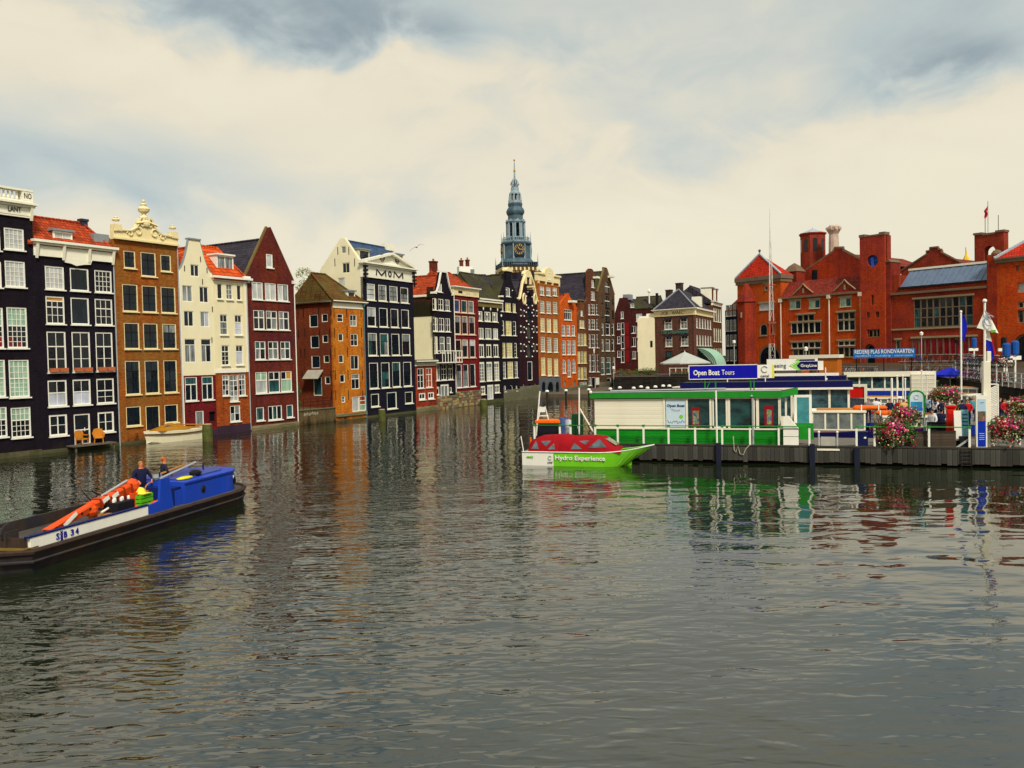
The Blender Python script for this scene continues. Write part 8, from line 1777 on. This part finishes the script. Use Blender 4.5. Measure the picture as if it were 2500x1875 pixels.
# flower baskets
LF = [M('magenta_blossom', (.52, .012, .16), .6, .2, 8), M('crimson_blossom', (.42, .010, .035), .6, .2, 8), M('cream_blossom', (.78, .66, .38), .6, .1, 8), M('pink_blossom', (.72, .16, .22), .6, .1, 8)]
def basket(label, o, R, n, seed):
    rng = random.Random(seed); mb = [MB() for _ in range(4)]; lf = MB()
    for i in range(n):
        a, e = rng.uniform(0, 2*PI), rng.gauss(.1, .6); rr = rng.uniform(.70, 1.0)*(1+.22*math.sin(3*a+seed)+.14*math.sin(5*a+7*e+seed)+.12*math.sin(9*e)); d = Vector((math.cos(a)*math.cos(e)*R[0], math.sin(a)*math.cos(e)*R[1], math.sin(e)*R[2]))*rr
        k = 2 if (rng.random() < (.55 if d.z < -.2*R[2] and abs(d.x) < .8*R[0] else .18)) else (0 if d.x+.3*math.sin(d.z*4) > .0 else 1); k = 3 if rng.random() < .12 else k
        nn = d.normalized(); t = nn.orthogonal().normalized(); b = nn.cross(t); s = rng.uniform(.030, .060); c = d
        vs = [c+nn*s*.3]+[c+(t*math.cos(q*2*PI/5)+b*math.sin(q*2*PI/5))*s for q in range(5)]; mb[k].add(vs, [(0, 1+q, 1+(q+1) % 5) for q in range(5)])
    for i in range(int(n*.8)):
        a, e = rng.uniform(0, 2*PI), rng.gauss(0, .6); d = Vector((math.cos(a)*math.cos(e)*R[0], math.sin(a)*math.cos(e)*R[1], math.sin(e)*R[2]))*rng.uniform(.55, 1.12); leaf_mesh(lf, d, (.06, .06, .06), 1, .085, rng)
    for st in range(22):
        a = rng.uniform(0, 2*PI); p = Vector((math.cos(a)*R[0]*.85, math.sin(a)*R[1]*.85, -R[2]*.25))
        for j in range(rng.randint(3, 8)):
            p = p+Vector((rng.gauss(0, .04), rng.gauss(0, .04), -.085)); leaf_mesh(lf, p, (.05, .05, .05), 3, .07, rng)
            if rng.random() < .7: q2 = mb[rng.choice((0, 1, 2, 2))]; q2.ball(p+Vector((rng.gauss(0, .04), -.04, 0)), rng.uniform(.025, .045), 5, 3)
    for m_, nm, q in zip(LF, ('magenta_blossom', 'crimson_blossom', 'cream_blossom', 'pink_blossom'), mb): q.build(nm, m_, o)['kind'] = 'stuff'
    lf.build('foliage', LEAF, o)['kind'] = 'stuff'; MB().lathe([(R[0]*.25, -R[2]*.75), (R[0]*.5, -R[2]*.2), (R[0]*.5, -R[2]*.15)], (0, 0), 10).build('basket', POST, o)
for i, (x, y_, D_, R, n, lab) in enumerate(((2183, 1053, .25, (.98, .55, .62), 1300, 'big magenta and cream flower basket hanging on the middle of the railing'), (2210, 1013, 1.3, (.75, .5, .45), 800, 'pink flower basket just above and behind the big one'), (2466, 1045, .5, (.98, .6, .62), 1400, 'wide magenta flower basket at the right edge of the pier'), (2490, 990, 2.2, (.62, .5, .45), 600, 'dusky red flower basket at the far right edge'), (2308, 962, 9.5, (.85, .5, .5), 700, 'vivid pink flower basket behind the red cabinet'))):
    q = PA.uz(x, y_, D_); o = onpier('flower_basket', lab, 'flower basket', q[0], D_, q[1], group='flower baskets on the piers'); basket(lab, o, R, n, i)
    MB().tube([(0, .05, -q[1]+DZ), (0, .05, -R[2]*.6)], .05, 6).build('stand', WHITE, o)
# pallets of folded chairs between planters and people
o = onpier('chair_stack', 'stack of folded dark chairs with teal cushion behind the planters', 'chairs', U(2290, 2.2), 2.2)
for k in range(4): MB().box(-.55, .55, -.3, .3, .30+k*.22, .36+k*.22).build('seat', BLACKP if k != 1 else M('teal_cushion', (.05, .35, .35)), o); MB().box(-.55, .55, .28, .34, .36+k*.22, .50+k*.22).build('backrest', BLACKP, o)
for sx_ in (-1, 1): MB().tube([(sx_*.6, -.3, 0), (sx_*.6, -.3, 1.25)], .03, 5).build('leg', GSTEEL, o); MB().tube([(sx_*.6, .3, 0), (sx_*.6, .3, 1.45)], .03, 5).build('leg', GSTEEL, o)
# blue parasol
p = at_y(2320, 905, 84); um = empty('parasol', (p.x, p.y, .95), 0, 'royal blue parasol in front of the bicycle racks', 'parasol'); zb_ = at_y(2320, 914, 84).z-.95; zh = at_y(2320, 897, 84).z-.95
MB().lathe([(1.75, zb_-.2), (1.75, zb_), (.9, zb_+.42), (.08, zh)], (0, 0), 8).build('canopy', M('royal_blue_canvas', (.010, .020, .42), .7), um); MB().tube([(0, 0, 0), (0, 0, zh)], .05, 6).build('pole', WHITE, um); MB().lathe([(.4, 0), (.35, .1)], (0, 0), 8).build('foot', GREYST, um)
MB().box(p.x-3.2, p.x+4.2, p.y-1.5, p.y+1.5, -.3, .95).build('landing', DECK, None); tag(bpy.data.objects['landing'], 'landing stage under the royal blue parasol', 'landing')

# ================================================================== bicycles and street furniture
TY = M('tyre', (.015, .015, .015), .8)
def make_bike(label, col):
    o = empty('bicycle', (0, 0, 0), 0, label, 'bicycle', 'bicycles parked in the racks')
    for x in (-.53, .53):
        mb = MB(); n = 12; mb.tube([(x+.33*math.cos(2*PI*i/n), 0, .34+.33*math.sin(2*PI*i/n)) for i in range(n+1)], .028, 4); w = mb.build('wheel', TY, o)
        sp = MB()
        for k in range(4): a = k*PI/4; sp.add([(x+.32*math.cos(a), -.004, .34+.32*math.sin(a)), (x-.32*math.cos(a), -.004, .34-.32*math.sin(a)), (x-.32*math.cos(a), .004, .345-.32*math.sin(a)), (x+.32*math.cos(a), .004, .345+.32*math.sin(a))], [(0, 1, 2, 3)])
        sp.build('spokes', ZINC, w)
    MB().tube([(-.53, 0, .34), (-.08, 0, .34), (.38, 0, .82), (-.22, 0, .80), (-.08, 0, .34)], .024, 4).tube([(-.22, 0, .80), (-.53, 0, .34)], .018, 4).tube([(.53, 0, .34), (.36, 0, .92)], .022, 4).build('frame', col, o)
    MB().ball((-.24, 0, .93), (.14, .08, .04), 6, 4).tube([(-.22, 0, .8), (-.24, 0, .92)], .016, 4).build('saddle', BLACKP, o); MB().tube([(.22, -.27, 1.02), (.36, -.12, 1.04), (.36, .12, 1.04), (.22, .27, 1.02)], .018, 4).build('handlebar', ZINC, o)
    return o
bcol = [M('bike_black', (.02, .02, .022), .4), M('bike_red', (.38, .02, .015), .4), M('bike_blue', (.02, .06, .25), .4), M('bike_silver', (.40, .40, .40), .35), M('bike_orange', (.5, .12, .02), .4)]
cn_ = ['black', 'red', 'blue', 'silver', 'orange']
protos = [make_bike('proto', c) for c in bcol]; used = set()
ORD = 'first second third fourth fifth sixth seventh eighth ninth tenth eleventh twelfth thirteenth fourteenth fifteenth sixteenth seventeenth eighteenth nineteenth twentieth twenty-first twenty-second'.split()
def racks(label, A, B, n, z, tiers, where, seed):
    A, B = Vector(A), Vector(B); d = (B-A).normalized(); rz = math.atan2(d.y, d.x); rng = random.Random(seed)
    rk = empty('bicycle_rack', (A.x, A.y, z), rz, label, 'rack'); L = (B-A).length
    for t in range(tiers):
        MB().box(-.3, L+.3, -.5, -.42, .25+t*1.3, .32+t*1.3).box(-.3, L+.3, .42, .5, .25+t*1.3, .32+t*1.3).build('rail', GSTEEL, rk)
    for k in range(4): u = L*k/3; MB().box(u-.05, u+.05, .5, .6, 0, .4+(tiers-1)*1.3).build('upright', GSTEEL, rk)
    for t in range(tiers):
        for i in range(n):
            k = rng.choice((0, 0, 0, 1, 1, 2, 3, 3, 4)); src = protos[k]
            o = src if k not in used else copy_tree(src); used.add(k)
            p = A+d*(L*(i+.5)/n); o.location = (p.x, p.y, z+.003+t*1.3+(.03 if t else 0)); o.rotation_euler = (0, rng.uniform(-.05, .05), rz+PI/2+rng.choice((0, PI))+rng.uniform(-.5, .5))
            o['label'] = '%s bicycle, %s from left, %s%s' % (cn_[k], ORD[i], 'upper tier, ' if t else '', where)
p1, p2 = at_y(2238, 900, 96.5), at_y(2400, 900, 91.5)
racks('two-tier bicycle rack along the quay beyond the blue parasol', (p1.x+1.2, p1.y+6), (p2.x+1.4, p2.y+4), 22, SZ, 2, 'long rack beyond the blue parasol', 1)
racks('bicycle rack on the street corner at the far right', (39.6, 67.5), (44.5, 83), 20, SZ, 2, 'rack at the far right street corner', 2)
p1, p2 = at_y(2015, 890, 100), at_y(2090, 890, 100); racks('low bicycle rack in front of the brick wing', (p1.x+4, p1.y+6), (p2.x+4, p2.y+3), 9, SZ, 1, 'low rack before the brick wing', 3)
for i, c in enumerate(bcol):
    if i not in used: bpy.data.objects.remove(protos[i])
sr = empty('quay_railing', (38.2, 65.0, SZ), math.atan2(-14, -4), 'grey steel railing along the right quay edge', 'railing')
for i in range(9): MB().tube([(i*1.6, -.2, 0), (i*1.6, -.2, 1.1)], .04, 5).build('post', GSTEEL, sr)
for h in (.4, .75, 1.1): MB().tube([(0, -.2, h), (12.8, -.2, h)], .03, 5).build('rail', GSTEEL, sr)
# blue and white stop posts on the street
for i, (x, y_, D_) in enumerate(((2378, 848, 110), (2457, 872, 74), (2478, 866, 74), (2451, 848, 100))):
    p = at_y(x, y_, D_); o = empty('stop_post', (p.x, p.y, SZ), 0, ['blue-topped stop post in front of the arch tower', 'white post with blue box at the right quay', 'white post with blue cylinder at the far right', 'tall dark-topped kiosk post right of the Dutch flag'][i], 'post', 'blue and white posts on the right quay')
    h = p.z-SZ; MB().tube([(0, 0, 0), (0, 0, h)], .09, 8).build('pole', WHITE, o); MB().lathe([(.3, h), (.32, h+.1), (.32, h+1.1), (.2, h+1.25)], (0, 0), 10).build('box', M('stop_blue', (.012, .08, .32), .5) if i != 3 else BLACKP, o); MB().box(-.7, .5, -.1, .1, h-.45, h-.1).build('arm', WHITE, o)
for i, (x, D_) in enumerate(((2336, 118), (2250, 128), (1968, 112))):
    p = at_y(x, 880, D_); l = empty('street_lamp', (p.x, p.y, SZ), 0, ['dark street lamp between the blue flag and the hall', 'pale street lamp under the stone band', 'street lamp with slanted arm before the brick wing'][i], 'lamp', 'street lamps before the exchange'); h = at_y(x, (838, 820, 858)[i], D_).z-SZ
    MB().tube([(0, 0, 0), (0, 0, h)], .07, 6).build('pole', IRON if i == 0 else ZINC, l); MB().lathe([(.1, h), (.24, h+.1), (.28, h+.5), (.05, h+.65)], (0, 0), 8).build('lantern', IRON if i == 0 else WHITE, l)

# ================================================================== people
SKIN = M('skin', (.52, .24, .14), .6, .1, 5)
def person(label, loc, rz, top, low, hair, sitting=False, arms=.25, skin=None, h=1.72, sleeves=True, lean=0.):
    skin = skin or SKIN; V_ = []; E = []; Rr = []; seg = []
    def vt(p, r): V_.append(p); Rr.append(r); return len(V_)-1
    def ed(a, b, m_): E.append((a, b)); seg.append((a, b, m_))
    s = h/1.72; hz = .50 if sitting else .93
    pel = vt((0, 0, hz), (.19, .14)); ab = vt((0, -.02*lean, hz+.17), (.19, .14)); ch = vt((0, -.12*lean, hz+.38), (.21, .15)); nk = vt((0, -.16*lean, hz+.54), (.06, .06)); jw = vt((0, -.03-.2*lean, hz+.62), (.068, .078)); md = vt((0, -.01-.2*lean, hz+.70), (.078, .098)); cw = vt((0, .0-.2*lean, hz+.77), (.06, .075))
    ed(pel, ab, 0); ed(ab, ch, 0); ed(ch, nk, 0); ed(nk, jw, 2); ed(jw, md, 2); ed(md, cw, 3)
    for q in (-1, 1):
        sh = vt((q*.21, -.12*lean, hz+.45), (.085, .08)); el = vt((q*(.27+arms*.1), -.08*arms-.12*lean, hz+.20), (.065, .06)); wr = vt((q*(.22+arms*.05), -.12-.25*arms-.12*lean, hz+.02+.12*arms), (.032, .032)); pm = vt((q*.22, -.15-.28*arms-.12*lean, hz-.06+.12*arms), (.036, .020))
        ed(ch, sh, 0); ed(sh, el, 0); ed(el, wr, 0 if sleeves else 2); ed(wr, pm, 2)
        for f in range(5):
            o_ = (f-2)*.016; t1 = vt((q*.22+o_, -.17-.28*arms-.12*lean, hz-.10-.012*(2-abs(f-2))+.12*arms), (.009, .009)) if f else vt((q*.185, -.175-.28*arms-.12*lean, hz-.075+.12*arms), (.010, .010))
            ed(pm, t1, 2)
        hp = vt((q*.10, 0, hz-.05), (.105, .105)); kn = vt((q*.11, -.42 if sitting else -.02, hz-.03 if sitting else .50), (.062, .062)); an = vt((q*.11, -.42 if sitting else .02, .09), (.042, .042)); to = vt((q*.12, -.56 if sitting else -.13, .04), (.040, .03))
        ed(pel, hp, 1); ed(hp, kn, 1); ed(kn, an, 1); ed(an, to, 4)
    me = bpy.data.meshes.new('sk'); me.from_pydata([Vector(p)*s for p in V_], E, []); t = bpy.data.objects.new('sk', me); COL.objects.link(t)
    md_ = t.modifiers.new('s', 'SKIN'); sb = t.modifiers.new('u', 'SUBSURF'); sb.levels = 1
    for i, r in enumerate(Rr): me.skin_vertices[0].data[i].radius = (r[0]*s, r[1]*s)
    me.skin_vertices[0].data[0].use_root = True
    bpy.context.view_layer.update(); m2 = bpy.data.meshes.new_from_object(t.evaluated_get(bpy.context.evaluated_depsgraph_get())); bpy.data.objects.remove(t)
    m2.materials.clear()
    for m_ in (top, low, skin, hair, BLACKP): m2.materials.append(m_)
    P_ = [Vector(p)*s for p in V_]
    for pg in m2.polygons:
        c = pg.center; best = 1e9; bi = 0
        for a, b, m_ in seg:
            d = P_[b]-P_[a]; f = max(0, min(1, (c-P_[a]).dot(d)/max(1e-9, d.length_squared))); dist = (c-P_[a]-d*f).length
            if dist < best: best = dist; bi = m_
        if bi in (2, 3) and c.z > (hz+.60)*s: bi = 3 if (c.z > (hz+.75)*s or c.y > (.02-.2*lean)*s) else 2
        pg.material_index = bi; pg.use_smooth = True
    r = empty('person', loc, rz, label, 'person'); b_ = link('body', m2, r)
    hy = -.01-.2*lean
    for q in (-1, 1): MB().ball((q*.032*s, (hy-.092)*s, (hz+.70)*s), .011*s, 6, 4).build('eye', BLACKP, r); MB().ball((q*.078*s, hy*s, (hz+.695)*s), (.012*s, .022*s, .032*s), 6, 4).build('ear', skin, r)
    MB().ball((0, (hy-.102)*s, (hz+.675)*s), (.013*s, .020*s, .026*s), 6, 4).build('nose', skin, r)
    MB().ball((0, (hy-.088)*s, (hz+.635)*s), (.026*s, .010*s, .007*s), 6, 4).build('mouth', M('lip', (.30, .08, .06)), r)
    MB().ball((0, (hy+.022)*s, (hz+.735)*s), (.090*s, .098*s, .078*s), 10, 6).build('hair', hair, r, True)
    return r
CL = lambda n, c: M('cloth_'+n, c, .85, .15, 6)
HB, HD, HG = M('hair_brown', (.06, .03, .015), .7), M('hair_dark', (.012, .010, .010), .6), M('hair_fair', (.35, .16, .05), .7)
RUD = M('ruddy_skin', (.62, .20, .09), .6, .1, 5)
def on_barge(px, py, y, **k): u_ = bu(px, py, y)[0]; q = BGm @ Vector((u_, y, .563-k.get('sink', 0))); return q
q = on_barge(346, 1210, 2.2, sink=.10); person('barge man with short fair hair in dark blue jacket behind the crane elbow', q, BG.root.rotation_euler.z-.5, CL('darkblue', (.010, .012, .045)), CL('black', (.015, .015, .018)), HG, skin=RUD, h=1.80, arms=.8)
q = on_barge(402, 1205, 2.3, sink=.05); person('barge man with ruddy face and dark jacket beside the cabin', q, BG.root.rotation_euler.z+.9, CL('charcoal', (.02, .02, .03)), CL('black', (0, 0, 0)), M('ginger', (.50, .10, .02)), skin=RUD, h=1.72, arms=.6)
def stander(x, D_, lab, top, low, hair, rz=0., z=DZ, **k): p = at_y(x, 960, D_); return person(lab, (p.x, p.y, z), rz, top, low, hair, **k)
WH, NV_, RD, YL, OR_, TL = CL('white', (.75, .75, .78)), CL('navy', (.012, .014, .05)), CL('red', (.45, .012, .015)), CL('mustard', (.55, .36, .10)), CL('orange', (.80, .22, .01)), CL('grey', (.2, .2, .22))
stander(2139, 58.8, 'person in loose white shirt left of the poles', WH, CL('beige', (.45, .34, .2)), HD, 2.6)
stander(2172, 57.6, 'person in navy jacket by the thick white pole', NV_, NV_, HD, .4)
stander(2195, 57.2, 'person in red jacket with dark hair next to the mustard coat', RD, NV_, HD, -.8)
stander(2206, 56.6, 'fair-haired person in mustard coat seen from behind', YL, NV_, HG, PI)
stander(2217, 58.2, 'person in dark pink top half hidden by the arched poster', CL('plum', (.20, .02, .06)), NV_, HD, .5)
stander(2281, 56.3, 'person in white shirt bending left of the chairs', WH, NV_, HB, 1.7, lean=1.2)
stander(2302, 55.6, 'person in black jacket seen from behind near the pink basket', NV_, NV_, HD, PI-.4)
stander(2334, 55.2, 'seated person in bright orange top behind the red cabinet', OR_, NV_, HD, .8, sitting=True, z=DZ+.35)
stander(2362, 54.6, 'person in red top and white collar right of the black jacket', RD, NV_, HB, -.6)
stander(2348, 54.2, 'person in black top standing by the poster column', NV_, NV_, HD, 2.9)
stander(2452, 54.6, 'woman in red vest over white sleeves beside the slatted screen', RD, CL('jeans', (.03, .04, .10)), HD, .3, sleeves=True)
stander(2441, 56.2, 'person in dark jacket just left of the woman in the red vest', NV_, NV_, HD, .9)
stander(2196, 46.8, 'dark-haired person in red coat just behind the big flower basket', RD, NV_, HD, .6)
stander(2276, 46.2, 'person in white shirt between the wide planters', WH, CL('jeans', (.03, .04, .10)), HB, -1.2)
stander(2298, 46.6, 'person in navy pullover left of the red cabinet', NV_, TL, HD, 2.4)
stander(2344, 45.9, 'person in orange shirt right of the red cabinet', OR_, NV_, HD, .3)
stander(2120, 58.4, 'person in grey top at the left end of the visitors', TL, NV_, HB, -.5)
stander(2228, 59.5, 'person in white top behind the arched poster', WH, NV_, HD, 1.0)
stander(2268, 58.8, 'tall person in pale blue shirt behind the chair stack', CL('paleblue', (.35, .50, .68)), NV_, HB, 2.2)
stander(2318, 57.9, 'person in cream jacket between the red cabinet and the pink basket', CL('cream', (.6, .52, .38)), NV_, HD, -2.)
stander(2376, 57.5, 'person in teal top left of the poster column', CL('teal', (.04, .25, .28)), NV_, HG, .2)
stander(2468, 56.6, 'person in white blouse at the far right by the baskets', WH, CL('jeans', (.03, .04, .10)), HB, -.7)
LS = MB().box(-4.5, 9.5, -1.2, 1.6, -.3, .95); p = at_y(2285, 940, 93.5); lo_ = LS.build('landing', DECK); lo_.location = (p.x, p.y, 0); tag(lo_, 'far landing stage where three staff in pale shirts stand', 'landing')
for i, (x, c, lab) in enumerate(((2264, WH, 'left one of three staff in pale shirts on the far landing'), (2277, CL('paleblue', (.35, .50, .68)), 'middle staff member in pale blue shirt on the far landing'), (2295, WH, 'right one of three staff in white shirts on the far landing'))): stander(x, 93.3-i*.3, lab, c, NV_, HB, (1.2, 2.5, -1.4)[i], z=.952)
stander(2448, 78, 'man in white shirt with shoulder strap by the right quay', WH, NV_, HB, 2.8, z=1.6)
p = at_y(2448, 960, 78); o = MB().box(-2.5, 2.5, -1.2, 1.2, -.3, 1.597).build('landing', M('mid_blue')); o.location = (p.x, p.y, 0); tag(o, 'blue landing pontoon under the man with the shoulder strap', 'landing')
